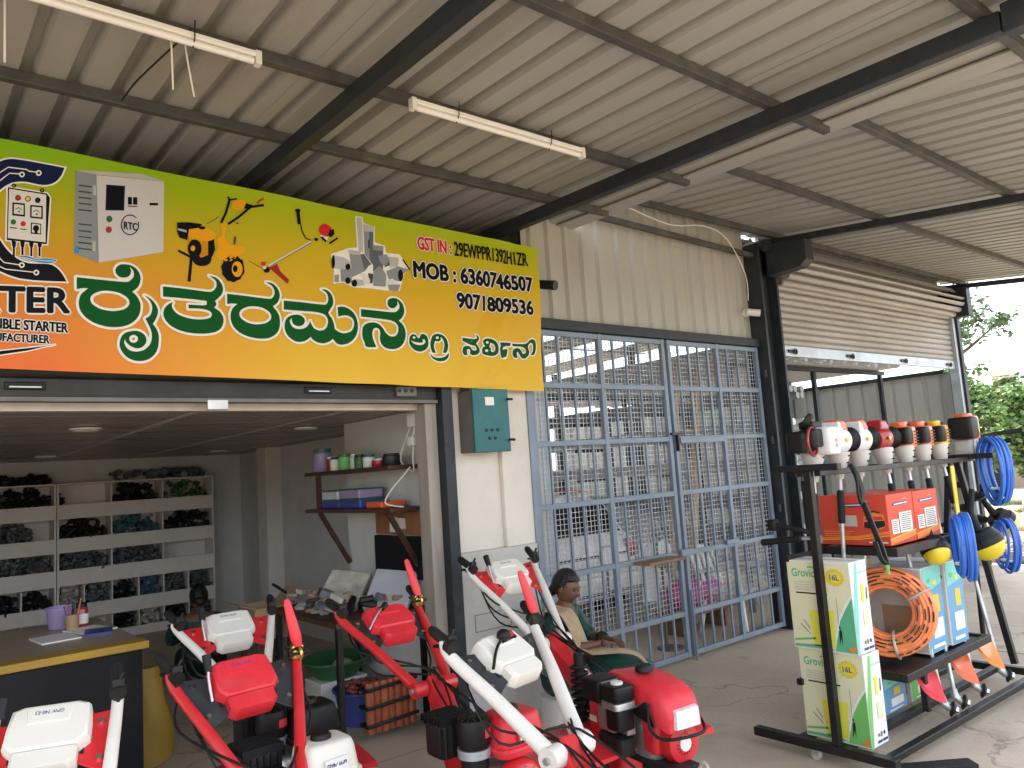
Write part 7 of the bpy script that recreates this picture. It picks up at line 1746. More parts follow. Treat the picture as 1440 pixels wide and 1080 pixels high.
def disc(u, v, ru, rv, n=14, spike=0.0): return [(u + ru * (1 + (spike if i % 2 else 0)) * math.cos(2 * PI * i / n), v + rv * (1 + (spike if i % 2 else 0)) * math.sin(2 * PI * i / n)) for i in range(n)]
def lines(mt, u0, u1, v0, v1, n, lay=2, jag=0.2):
    out = []
    for i in range(n):
        v = v1 - (v1 - v0) * (i + 0.5) / n
        out.append(('poly', mt, lay, rect(u0, v - (v1 - v0) / n * 0.22, u1 - (u1 - u0) * random.uniform(0, jag), v + (v1 - v0) / n * 0.22)))
    return out
random.seed(31)
def grovio(x0, x1, y0, y1, z0, h, label, tint, green, full=True):
    t = thing('carton', (x0, y0, z0), label, 'carton', 'printed sprayer cartons on the rack')
    w, d = x1 - x0, y1 - y0
    MB().box(0, w, 0, d, 0, h).build('carton_body', M['carton_white'], t, False, 0.004)
    # left face (normal -x), u runs from far (0) to near (1)
    o = Vector((-0.0015, d, 0)); ux = Vector((0, -d, 0)); uz = Vector((0, 0, h)); nn = Vector((-1, 0, 0))
    it = [('poly', tint, 0, rect(0.01, 0.01, 0.99, 0.99)),
          ('poly', 'carton_yellow', 1, [(0.34, 0.05), (0.66, 0.06), (0.70, 0.46), (0.30, 0.44)]),
          ('poly', green, 1, [(0.66, 0.02), (0.99, 0.02), (0.99, 0.62), (0.90, 0.52), (0.78, 0.36), (0.70, 0.14)]),
          ('poly', 'carton_white', 2, [(0.70, 0.14), (0.78, 0.36), (0.90, 0.52), (0.99, 0.62), (0.99, 0.66), (0.88, 0.55), (0.76, 0.39), (0.68, 0.16)]),
          ('poly', 'carton_lime', 1, [(0.02, 0.08), (0.36, 0.12), (0.36, 0.145), (0.02, 0.105)]), ('poly', 'carton_green', 1, [(0.02, 0.02), (0.66, 0.03), (0.5, 0.07), (0.02, 0.05)]),
          ('text', 'carton_green', 1, 'Grovio', (0.08, 0.82, 0.46, 0.91), 0.02),
          ('poly', 'carton_lime', 2, disc(0.40, 0.935, 0.025, 0.012)), ('poly', 'carton_lime', 2, disc(0.36, 0.93, 0.02, 0.010)), ('poly', 'carton_lime', 2, disc(0.44, 0.93, 0.02, 0.010)),
          ('poly', 'carton_gold', 1, disc(0.76, 0.83, 0.13, 0.085, 26, 0.18)), ('poly', 'carton_yellow', 2, disc(0.76, 0.83, 0.10, 0.066, 20)),
          ('text', 'bluepl', 3, '16L', (0.69, 0.80, 0.83, 0.86), 0.02),
          ('text', 'carton_green', 2, 'Grovio', (0.44, 0.29, 0.58, 0.32)),
          ('poly', 'print_dark', 3, [(0.735, 0.08), (0.75, 0.24), (0.775, 0.27), (0.79, 0.24), (0.785, 0.08), (0.77, 0.18)]), ('poly', 'print_dark', 3, disc(0.763, 0.285, 0.014, 0.014, 10)),
          ('poly', 'greybox', 3, rect(0.752, 0.27, 0.757, 0.62)), ('poly', 'greybox', 2, [(0.14, 0.28), (0.15, 0.285), (0.30, 0.18), (0.29, 0.175)]), ('poly', 'greybox', 2, [(0.20, 0.33), (0.21, 0.335), (0.30, 0.24), (0.29, 0.235)]),
          ('poly', 'carton_orange', 3, disc(0.93, 0.06, 0.05, 0.03)),
          ('poly', 'print_dark', 1, rect(0.12, 0.627, 0.62, 0.643))]
    it += lines('greyplastic', 0.10, 0.42, 0.66, 0.77, 4, 1)
    face_print(t, o, ux, uz, nn, it)
    # front face (normal -y)
    o = Vector((0, -0.0015, 0)); ux = Vector((w, 0, 0)); nn = Vector((0, -1, 0))
    it = [('poly', 'carton_teal' if green == 'carton_green' else 'carton_lime', 0, [(0.0, 0.0), (0.10, 0.0), (0.42, 0.97), (0.30, 0.99), (0.0, 0.5)]),
          ('poly', tint, 1, rect(0.50, 0.28, 0.86, 0.46)), ('poly', 'carton_yellow', 1, rect(0.50, 0.54, 0.68, 0.74)), ('poly', 'print_dark', 2, [(0.78, 0.56), (0.84, 0.57), (0.86, 0.70), (0.82, 0.70)]),
          ('poly', 'carton_teal', 1, rect(0.40, 0.865, 0.94, 0.88)), ('poly', 'greybox', 2, rect(0.40, 0.10, 0.48, 0.135)), ('poly', 'greybox', 2, rect(0.55, 0.09, 0.62, 0.145)), ('poly', 'print_dark', 2, disc(0.76, 0.12, 0.05, 0.022)),
          ('poly', 'bluepl', 1, rect(0.34, 0.032, 0.60, 0.06)), ('poly', 'bluepl', 1, rect(0.64, 0.032, 0.94, 0.06))]
    face_print(t, o, ux, uz, nn, it)
    MB().box(w * 0.42, w * 0.58, 0.002, d - 0.002, h, h + 0.0015).build('packing_tape', M['ivory'], t)
    return t
grovio(4.335, 4.53, 2.30, 2.70, 0.111, 0.51, 'lower cream and green Grovio sprayer carton on the rack base', 'carton_cream', 'carton_lime')
grovio(4.31, 4.505, 2.305, 2.705, 0.626, 0.52, 'upper white and green Grovio sprayer carton stacked on another carton', 'carton_cream', 'carton_green')
def red_carton(x0, x1, y0, y1, z0, h, label):
    t = thing('carton', (x0, y0, z0), label, 'carton', 'red machine cartons on the upper shelf')
    w, d = x1 - x0, y1 - y0
    MB().box(0, w, 0, d, 0, h).build('carton_body', M['carton_red'], t, False, 0.004)
    o = Vector((-0.0015, d, 0)); ux = Vector((0, -d, 0)); uz = Vector((0, 0, h)); nn = Vector((-1, 0, 0))
    it = [('poly', 'carton_orange', 0, [(0.0, 0.10), (0.55, 0.14), (1, 0.24), (1, 0.30), (0.55, 0.19), (0, 0.14)]), ('poly', 'carton_gold', 1, [(0.0, 0.09), (0.6, 0.12), (1, 0.20), (1, 0.22), (0.6, 0.135), (0, 0.105)]),
          ('poly', 'bluepl', 1, [(0.32, 0.76), (0.74, 0.78), (0.76, 0.85), (0.34, 0.83)]), ('poly', 'label', 2, [(0.36, 0.79), (0.70, 0.805), (0.72, 0.825), (0.38, 0.81)]), ('poly', 'carton_gold', 2, [(0.60, 0.86), (0.70, 0.90), (0.76, 0.86), (0.69, 0.88)]),
          ('poly', 'ivory', 1, rect(0.28, 0.38, 0.56, 0.60)),
          ('poly', 'carton_orange', 1, [(0.64, 0.40), (0.66, 0.58), (0.80, 0.66), (0.94, 0.62), (0.97, 0.42), (0.90, 0.33), (0.70, 0.34)]), ('poly', 'print_dark', 2, [(0.655, 0.36), (0.66, 0.47), (0.95, 0.50), (0.96, 0.40), (0.86, 0.345), (0.72, 0.34)]), ('poly', 'print_dark', 2, [(0.68, 0.60), (0.80, 0.70), (0.90, 0.66), (0.89, 0.64), (0.80, 0.675), (0.69, 0.58)]), ('poly', 'print_red', 3, [(0.67, 0.50), (0.69, 0.56), (0.92, 0.58), (0.94, 0.52)]),
          ('poly', 'label', 1, rect(0.70, 0.055, 0.97, 0.08))]
    it += lines('carton_orange', 0.05, 0.5, 0.16, 0.30, 3, 1)
    it += lines('greyplastic', 0.30, 0.54, 0.41, 0.57, 5, 2)
    face_print(t, o, ux, uz, nn, it)
    o = Vector((0, -0.0015, 0)); ux = Vector((w, 0, 0)); nn = Vector((0, -1, 0))
    it = [('poly', 'carton_orange', 0, [(0, 0.02), (1, 0.12), (1, 0.24), (0, 0.14)]), ('poly', 'carton_gold', 1, [(0, 0.12), (1, 0.22), (1, 0.24), (0, 0.14)]), ('poly', 'bluepl', 1, [(0.20, 0.76), (0.78, 0.78), (0.80, 0.84), (0.22, 0.82)]), ('poly', 'label', 2, [(0.24, 0.78), (0.74, 0.795), (0.76, 0.815), (0.26, 0.80)]), ('poly', 'carton_gold', 1, [(0.55, 0.86), (0.68, 0.90), (0.78, 0.86), (0.68, 0.88)]), ('poly', 'label', 1, rect(0.40, 0.22, 0.88, 0.62)), ('poly', 'label', 1, rect(0.10, 0.22, 0.36, 0.50))]
    it += lines('greybox', 0.44, 0.86, 0.25, 0.60, 9, 2)
    it += lines('greybox', 0.13, 0.34, 0.25, 0.48, 6, 2)
    face_print(t, o, ux, uz, nn, it)
    return t
red_carton(4.82, 5.18, 2.29, 2.74, 1.183, 0.315, 'left red cutter carton on the upper rack shelf')
red_carton(5.20, 5.56, 2.295, 2.74, 1.183, 0.31, 'right red cutter carton on the upper rack shelf')
def blue_carton(x0, x1, y0, y1, z0, h, label, col, tilt=0.0):
    t = thing('carton', (x0, y0, z0), label, 'carton', 'blue sprayer cartons on the lower shelf')
    t.rotation_euler = (0, tilt, 0)
    w, d = x1 - x0, y1 - y0
    MB().box(0, w, 0, d, 0, h).build('carton_body', M['carton_white'], t, False, 0.004)
    uz = Vector((0, 0, h))
    face_print(t, Vector((-0.0015, d, 0)), Vector((0, -d, 0)), uz, Vector((-1, 0, 0)), [('poly', 'greyplastic', 0, rect(0.02, 0.02, 0.98, 0.98)), ('text', 'print_dark', 1, 'Grovio', (0.55, 0.80, 0.95, 0.88), 0.02), ('poly', 'carton_lime', 1, disc(0.72, 0.92, 0.05, 0.02)), ('poly', 'carton_brown', 1, rect(0.3, 0.2, 0.9, 0.55))])
    face_print(t, Vector((0, -0.0015, 0)), Vector((w, 0, 0)), uz, Vector((0, -1, 0)), [('poly', col, 0, rect(0.01, 0.01, 0.99, 0.99)), ('poly', 'carton_teal', 1, [(0.01, 0.70), (0.99, 0.78), (0.99, 0.99), (0.01, 0.99)]), ('poly', 'carton_gold', 1, rect(0.45, 0.45, 0.75, 0.66)), ('poly', 'carton_lime', 2, disc(0.3, 0.84, 0.10, 0.03)), ('poly', 'carton_yellow', 2, disc(0.6, 0.80, 0.10, 0.03)), ('poly', 'label', 1, rect(0.30, 0.16, 0.86, 0.38)), ('poly', 'label', 1, rect(0.2, 0.05, 0.8, 0.09))])
    return t
blue_carton(5.24, 5.52, 2.32, 2.72, 0.446, 0.545, 'left blue and white Grovio sprayer carton behind the orange hose coil', 'carton_blue')
blue_carton(5.535, 5.80, 2.30, 2.72, 0.452, 0.54, 'right blue Grovio sprayer carton leaning at the end of the lower shelf', 'carton_blue', R_(1.5))
blue_carton(4.92, 5.22, 2.50, 2.78, 0.111, 0.22, 'low blue carton under the lower shelf', 'carton_blue')
blue_carton(5.30, 5.60, 2.50, 2.78, 0.111, 0.22, 'low green carton under the lower shelf beside the blue one', 'carton_lime')
# orange hose coil
oc = wthing('hose_coil', 'large coil of orange printed hose wrapped in clear film on the lower shelf', 'hose coil')
cc_ = Vector((5.03, 2.46, 0.745))
axv = Vector((-0.93, -0.34, 0.14)).normalized()
random.seed(8)
kq = 0
for ring_r, offs in ((0.262, (-0.075, -0.05, -0.025, 0.0, 0.025, 0.05, 0.075)), (0.240, (-0.085, -0.06, -0.03, 0.0, 0.03, 0.06, 0.085)), (0.218, (-0.088, 0.088)), (0.196, (-0.085, 0.085)), (0.174, (-0.075, 0.075)), (0.154, (-0.06, -0.03, 0.0, 0.03, 0.06))):
    for q in offs:
        MB().torus(cc_ + axv * (q + random.uniform(-0.003, 0.003)), axv, ring_r + random.uniform(-0.003, 0.003), 0.0145, 44, 8).build('hose_turn', M['orangehose'], oc, True)
for a in (35, 150, 262):
    u = axv.cross(Vector((0, 0, 1))).normalized()
    v2 = u.cross(axv)
    dr = u * math.cos(R_(a)) + v2 * math.sin(R_(a))
    tg = axv.cross(dr)
    pts = [cc_ + dr * (0.208 + 0.083 * math.cos(t_)) + axv * (0.112 * math.sin(t_)) for t_ in [2 * PI * i / 14 for i in range(15)]]
    MB().tube(pts, 0.009, 6).build('tie_band', M['fit_pale'], oc, True)
# printed marks on the hose
pr_ = MB()
for i in range(130):
    a = random.uniform(0, 2 * PI)
    u = axv.cross(Vector((0, 0, 1))).normalized()
    v2 = u.cross(axv)
    dr = u * math.cos(a) + v2 * math.sin(a)
    tg = axv.cross(dr)
    rr = random.choice((0.262, 0.240, 0.218, 0.196, 0.174))
    p = cc_ + dr * rr + axv * (0.1035 if rr < 0.25 else 0.0905) * 1.0
    pr_.bar(p - tg * 0.02, p + tg * 0.02, 0.008, 0.003, axv)
tag(pr_.build('hose_print', M['print_dark'], oc), kind='stuff')

# brush cutters ------------------------------------------------
def brush_cutter(label, x, style, xb, hd=None, guard=None, bar=False, grip=True, z=1.70, yb=2.28):
    top = Vector((x, 2.52, z))
    bot = Vector((xb, yb, 0.155))
    t = thing('brush_cutter', (x, 2.52, 0), label, 'brush cutter', 'brush cutters hanging on the rack')
    T = Matrix.Translation((-x, -2.52, 0))
    def B(m, name, mt, par=None, smooth=True, bevel=0, ang=45):
        return m.xf(T).build(name, M[mt], par or t, smooth, bevel, ang)
    ax = (top - bot).normalized()
    S = 1.0
    # clutch housing
    ch_ = B(MB().lathe([(0.026, -0.07), (0.034, -0.02), (0.045, 0.0), (0.058, 0.045), (0.068, 0.075), (0.070, 0.10), (0.05, 0.105)], top - ax * 0.02, ax, 20), 'clutch_housing', 'greyplastic')
    for q in (0, 1):
        B(MB().cyl(top + ax * (0.01 + 0.045 * q) + Vector((0.0, -0.055 - 0.008 * q, 0)), top + ax * (0.01 + 0.045 * q) + Vector((0.0, -0.07 - 0.006 * q, 0)), 0.006, n=6), 'screw', 'cable', ch_)
    B(MB().cyl(bot + ax * 0.02, top - ax * 0.08, 0.0135, n=12), 'drive_tube', 'alu' if style != 'e7' else 'whitepaint')
    if grip:
        B(MB().tube([top - ax * 0.16, top - ax * 0.17, top - ax * 0.36, top - ax * 0.37], [0.014, 0.022, 0.022, 0.016], 12), 'foam_grip', 'rubber')
    c0 = top + ax * 0.155
    if style == 'tank':       # exposed engine with white tank
        B(MB().rbox(c0 + Vector((0.03, -0.07, 0.0)), (0.13, 0.15, 0.17), 0.55), 'fuel_tank', 'engwhite')
        for q in (-0.03, 0.0): B(MB().cyl(c0 + Vector((0.02, -0.146, q)), c0 + Vector((0.02, -0.149, q)), 0.012, n=10), 'badge', 'orange')
        B(MB().cyl(c0 + Vector((-0.10, 0.0, 0.0)), c0 + Vector((0.02, 0.0, 0.0)), 0.062, n=20), 'cylinder_block', 'castiron')
        B(MB().torus(c0 + Vector((-0.10, -0.06, 0.0)), (0.2, -1, 0), 0.085, 0.008, 24, 8), 'guard_frame', 'engred')
        B(MB().rbox(c0 + Vector((-0.13, 0.02, 0.0)), (0.07, 0.13, 0.13), 0.5), 'starter_cover', 'blackplastic')
        B(MB().rbox(c0 + Vector((-0.08, -0.04, 0.02)), (0.12, 0.12, 0.11), 0.6), 'muffler', 'blackplastic')
        B(MB().tube(smoothpts([c0 + Vector((-0.05, 0, 0.08)), c0 + Vector((-0.07, -0.02, 0.13)), c0 + Vector((-0.04, -0.04, 0.165))]), [0.03] * 4 + [0.02] * 4 + [0.006], 8, flat=0.4), 'choke_lever', 'blackplastic')
        B(MB().box(-0.06, 0.05, -0.05, 0.05, 0, 0.05).xf(Matrix.Translation(c0 + Vector((0, 0, 0.075)))), 'air_filter', 'blackplastic', None, False, 0.012)
    else:
        body, capc, topc = {'white': ('engwhite', 'blackplastic', 'engorange'), 'red': ('engred', 'blackplastic', 'engred'), 'orange': ('engorange', 'blackplastic', 'engorange'), 'yellow': ('engyellow', 'blackplastic', 'engyellow'), 'auger': ('engorange', 'blackplastic', 'engorange')}[style]
        if style in ('white', 'red'):
            B(MB().lathe([(0.055, -0.085), (0.078, -0.07), (0.084, -0.02), (0.084, 0.03), (0.072, 0.05)], c0, (1, -0.25, 0.05), 24), 'engine_cover', body)
            B(MB().lathe([(0.070, 0.0), (0.076, 0.008), (0.076, 0.07), (0.066, 0.085), (0.02, 0.088)], c0 + Vector((0.05, -0.012, 0.0025)), (1, -0.25, 0.05), 24), 'starter_housing', capc)
            tt = B(MB().poly([c0 + Vector((-0.08, -0.055, 0.06)), c0 + Vector((0.04, -0.065, 0.06)), c0 + Vector((0.015, -0.05, 0.125)), c0 + Vector((-0.055, -0.045, 0.13))], Vector((0, 0.10, 0))), 'top_cover', topc, None, False, 0.012)
            if style == 'white':
                B(MB().poly([c0 + Vector((-0.09, -0.066, 0.045)), c0 + Vector((-0.03, -0.07, 0.05)), c0 + Vector((-0.055, -0.058, 0.115)), c0 + Vector((-0.07, -0.052, 0.12))], Vector((0, 0.11, 0))), 'cover_trim', 'engwhite', tt, False, 0.006)
            B(MB().cyl(c0 + Vector((-0.035, -0.086, 0.0)), c0 + Vector((-0.035, -0.0895, 0.0)), 0.015, n=12), 'badge', 'yellow')
            for q in range(4):
                B(MB().torus(c0 + Vector((0.068 + 0.016 * q, -0.016 - 0.004 * q, 0.003)), (1, -0.25, 0.05), 0.0765, 0.003, 24, 6), 'rib', 'castiron')
        else:
            B(MB().rbox(c0 + Vector((0.02, 0, 0)), (0.17, 0.15, 0.155), 0.5), 'engine_cover', body)
            B(MB().rbox(c0 + Vector((-0.055, -0.02, 0.01)), (0.10, 0.145, 0.12), 0.4), 'starter_housing', capc)
            B(MB().rbox(c0 + Vector((0.0, 0.01, 0.085)), (0.11, 0.10, 0.06), 0.6), 'top_cover', topc)
            B(MB().poly([c0 + Vector((-0.02, -0.0935, -0.025)), c0 + Vector((0.02, -0.0775, -0.025)), c0 + Vector((0.02, -0.0775, 0.04)), c0 + Vector((-0.02, -0.0935, 0.04))], Vector((0, -0.002, 0))), 'badge', 'yellow' if style != 'yellow' else 'blackplastic', None, False)
            for q in range(5):
                B(MB().bar(c0 + Vector((0.035, -0.076, -0.05 + 0.022 * q)), c0 + Vector((0.095, -0.076, -0.05 + 0.022 * q)), 0.006, 0.008), 'vent_slot', 'cable', None, False)
            B(MB().cyl(c0 + Vector((0.05, -0.03, 0.075)), c0 + Vector((0.05, -0.03, 0.10)), 0.022, n=12), 'fuel_cap', 'blackplastic')
    if bar:
        hb = Vector((4.41, 2.57, 1.27))
        B(MB().tube(smoothpts([hb, hb + Vector((-0.03, 0.05, 0.0)), hb + Vector((-0.05, 0.10, -0.012))]), 0.0115, 8), 'handle_bar', 'alu')
        B(MB().tube([(4.36, 2.62, 1.272), (4.36, 2.89, 1.24)], [0.019, 0.021], 12), 'handle_grip', 'rubber')
        B(MB().tube(smoothpts([hb + Vector((0, 0, 0.03)), (4.38, 2.60, 1.315), (4.36, 2.66, 1.33), (4.36, 2.79, 1.352)]), 0.016, 10), 'throttle_grip', 'rubber')
        B(MB().rbox((4.36, 2.80, 1.352), (0.06, 0.06, 0.07), 0.5), 'throttle_trigger', 'blackplastic')
    # gear head
    gh = B(MB().tube([bot + ax * 0.05, bot, bot + Vector((0.02, -0.03, -0.03))], [0.020, 0.027, 0.024], 12), 'gear_head', 'alu')
    B(MB().lathe([(0.045, 0.0), (0.05, 0.008), (0.035, 0.018), (0.015, 0.024)], bot + Vector((0.02, -0.035, -0.03)), (0.45, -0.85, -0.3), 20), 'blade_flange', 'castiron', gh)
    B(MB().lathe([(0.028, 0.0), (0.028, 0.014), (0.008, 0.02)], bot + Vector((0.031, -0.055, -0.036)), (0.45, -0.85, -0.3), 16), 'blade_nut', 'chrome', gh)
    if guard:
        g0 = bot + ax * 0.20
        gm = MB()
        rings = []
        for i in range(6):
            a = -0.9 + 1.8 * i / 5
            d = Vector((-math.cos(a) * 0.9, math.sin(a) * 0.3 - 0.12, math.sin(a) * 0.28)).normalized()
            rings.append([g0 + d * 0.02, g0 + d * 0.24 - ax * 0.05 * math.cos(a), g0 + d * 0.25 - ax * 0.09 * math.cos(a), g0 + d * 0.02 - ax * 0.02])
        B(gm.ring_loft(rings), 'blade_guard', guard)
    return t
brush_cutter('brush cutter with white fuel tank at the left end of the rack', 4.42, 'tank', 4.40, bar=True, yb=2.62)
brush_cutter('first brush cutter with white engine cover, right of the white tank one', 4.73, 'white', 4.70, yb=2.60)
brush_cutter('second brush cutter with white engine cover beside the dark red one', 5.00, 'white', 4.95, yb=2.60)
brush_cutter('brush cutter with glossy dark red engine cover in the middle of the rack', 5.36, 'red', 5.24, guard='redplastic')
brush_cutter('left orange and black brush cutter beside the dark red one', 5.68, 'orange', 5.42)
brush_cutter('right orange and black brush cutter beside the yellow one', 5.97, 'orange', 5.74, guard='engorange')
brush_cutter('brush cutter with amber yellow engine cover near the right end of the rack', 6.27, 'yellow', 6.21, guard='orange')
# yellow measuring strip hanging
tag(MB().box(6.12, 6.18, 2.40, 2.406, 1.10, 1.62).build('yellow_strip', M['yellow']), 'long yellow strip hanging beside the amber brush cutter', 'strip')
# harness strap
hs = wthing('shoulder_strap', 'black harness strap looped over the rack top in front of the red carton', 'strap')
m = MB().tube(smoothpts([(4.60, 2.38, 1.70), (4.56, 2.33, 1.62), (4.545, 2.32, 1.52), (4.57, 2.32, 1.46), (4.60, 2.32, 1.53), (4.60, 2.34, 1.64), (4.60, 2.38, 1.70)]), 0.009, 6, flat=1.8)
m.build('strap_loop', M['cable'], hs, True)
MB().tube(smoothpts([(4.575, 2.31, 1.47), (4.60, 2.28, 1.32), (4.62, 2.25, 1.18), (4.63, 2.24, 1.10)]), 0.012, 6, flat=1.6).build('strap_tail', M['cable'], hs, True)
MB().tube(smoothpts([(4.56, 2.26, 1.24), (4.59, 2.25, 1.14), (4.63, 2.24, 1.10)]), 0.010, 6, flat=1.6).build('strap_tail', M['cable'], hs, True)
MB().tube([(4.63, 2.24, 1.10), (4.635, 2.238, 1.04)], [0.014, 0.008], 8).build('green_tag', M['carton_lime'], hs, True)
# earth auger engine and flights
au = thing('earth_auger', (6.70, 2.50, 0), 'earth auger with black and orange engine and spiral blades at the rack end', 'auger')
MB().rbox((0.06, 0, 1.90), (0.16, 0.17, 0.19), 0.45).build('engine_cover', M['engorange'], au, True)
MB().rbox((-0.07, -0.03, 1.90), (0.17, 0.18, 0.17), 0.3).build('starter_housing', M['blackplastic'], au, True)
MB().rbox((0.02, 0.0, 1.99), (0.14, 0.12, 0.05), 0.6).build('top_cover', M['engorange'], au, True)
MB().poly([(0.05, -0.088, 1.86), (0.09, -0.085, 1.86), (0.09, -0.085, 1.95), (0.05, -0.088, 1.95)], (0, -0.004, 0)).build('badge', M['yellow'], au)
MB().rbox((0.0, -0.01, 1.745), (0.17, 0.15, 0.13), 0.4).build('gear_case', M['greyplastic'], au, True)
for q in (-0.05, 0.0, 0.05):
    MB().cyl((q, -0.09, 1.69), (q, -0.09, 1.80), 0.012, n=8).build('case_rib', M['alu'], au, True)
MB().cyl((0.0, 0.05, 0.25), (0.02, 0.02, 1.69), 0.019, n=12).build('auger_shaft', M['rackblack'], au, True)
fl = MB()
N_ = 44
rings = []
for i in range(N_ + 1):
    a = 2 * PI * 2.4 * i / N_
    z = 1.02 + 0.45 * i / N_
    c0 = Vector((0.012, 0.035, z))
    d = Vector((math.cos(a), math.sin(a), 0))
    rings.append([c0 + d * 0.018, c0 + d * 0.125 + Vector((0, 0, -0.004)), c0 + d * 0.125 + Vector((0, 0, 0.004)), c0 + d * 0.018 + Vector((0, 0, 0.008))])
fl.ring_loft(rings).build('spiral_blade', M['rackblack'], au, True)
for q, (y0, y1) in enumerate(((0.0, -0.28), (0.0, -0.20))):
    MB().tube([(0.13, y0, 1.80 - 0.05 * q), (0.36 + 0.04 * q, y1 * 0.4, 1.84 - 0.08 * q), (0.42, y1, 1.85 - 0.07 * q)], [0.016, 0.018, 0.019], 10).build('carry_handle', M['rubber'], au, True)
# blue hoses
def hose_coil(c, ax, R, n, label, seed, squash=1.35):
    random.seed(seed)
    t = thing('hose_coil', (c[0], c[1], 0), label, 'hose coil', 'coils of blue hose hanging at the rack end')
    ax = Vector(ax).normalized()
    u = ax.cross(Vector((0, 0, 1))).normalized()
    cz = Vector((0, 0, c[2]))
    for i in range(n):
        rr = R * random.uniform(0.82, 1.06)
        o_ = ax * random.uniform(-0.05, 0.05)
        ph = random.uniform(-0.1, 0.1)
        pts = []
        for k in range(29):
            a = 2 * PI * k / 28
            pts.append(cz + o_ + u * (rr * 0.62 * math.cos(a) * (1 + 0.12 * math.sin(a))) + Vector((0, 0, 1)) * (rr * squash * math.sin(a + ph)) + Vector((0, 0, -(rr - R) * 0.6)))
        MB().tube(pts, 0.0105, 7, cap=False).build('hose_turn', M['bluehose'], t, True)
    MB().torus(cz + Vector((0, 0, -R * squash * 0.55)) - ax * 0.0 + u * 0.0, (0, 0, 1), 0.05, 0.008, 14, 6).build('tie_band', M['label'], t, True)
    return t
hose_coil((6.60, 2.27, 1.56), (0.857, -0.515, 0), 0.185, 16, 'big coil of blue hose hanging from the top right of the rack', 1)
hose_coil((5.45, 2.13, 1.12), (0.6, -0.8, 0), 0.15, 13, 'coil of blue hose hanging left of the yellow dome', 2)
hose_coil((6.78, 2.33, 0.97), (0.857, -0.515, 0), 0.15, 11, 'coil of blue hose hanging low at the far right of the rack', 3)
# yellow and black domes (sprayer guns and hoods)
def dome(c, r, rot, label, seed):
    t = thing('sprayer_hood', (c[0], c[1], 0), label, 'hood', 'yellow and black hoods on the rack')
    cz = Vector((0, 0, c[2]))
    d = Vector(rot).normalized()
    MB().lathe([(r * 1.0, 0), (r * 0.98, r * 0.25), (r * 0.82, r * 0.62), (r * 0.5, r * 0.9), (r * 0.1, r * 1.0)], cz, d, 24).build('shell', M['yellow'], t, True)
    MB().lathe([(r * 1.06, -0.035), (r * 1.08, -0.01), (r * 1.04, 0.012)], cz, d, 24).build('rim', M['blackplastic'], t, True)
    MB().lathe([(r * 0.8, -0.09), (r * 1.0, -0.035)], cz, d, 20).build('collar', M['blackplastic'], t, True)
    MB().tube([cz - d * 0.09, cz - d * 0.20 + Vector((0.03, 0, 0.03)), cz - d * 0.30 + Vector((0.08, -0.05, 0.10))], [0.03, 0.022, 0.018], 10).build('spray_handle', M['rubber'], t, True)
dome((5.95, 2.17, 1.08), 0.115, (0.15, -0.35, -0.9), 'yellow and black dome hood between the blue hose coils', 1)
dome((5.36, 2.26, 1.09), 0.085, (-0.3, -0.4, -0.8), 'smaller yellow and black hood half hidden behind the left blue coil', 2)
dome((6.95, 2.38, 1.13), 0.10, (0.5, -0.5, -0.7), 'yellow and black hood at the far right above the low blue coil', 3)
# ------------------------------------------------------------ people
def skin_body(name, parent, mt, verts, edges, root=0, sub=2):
    me = bpy.data.meshes.new(name)
    me.from_pydata([v[:3] for v in verts], edges, [])
    o = bpy.data.objects.new(name, me)
    COL.objects.link(o)
    md = o.modifiers.new('skin', 'SKIN')
    if not me.skin_vertices:
        bpy.context.view_layer.objects.active = o
        bm = bmesh.new(); bm.from_mesh(me); bm.verts.layers.skin.verify(); bm.to_mesh(me); bm.free()
    for i, v in enumerate(verts):
        sv = me.skin_vertices[0].data[i]
        r = v[3]
        sv.radius = r if isinstance(r, tuple) else (r, r)
        sv.use_root = (i == root)
    md.use_smooth_shade = True
    s2 = o.modifiers.new('sub', 'SUBSURF')
    s2.levels = s2.render_levels = sub
    dg = bpy.context.evaluated_depsgraph_get()
    dg.update()
    me2 = bpy.data.meshes.new_from_object(o.evaluated_get(dg))
    bpy.data.objects.remove(o)
    m = MB()
    m.v = [tuple(v.co) for v in me2.vertices]
    m.f = [tuple(p.vertices) for p in me2.polygons]
    bpy.data.meshes.remove(me2)
    return m
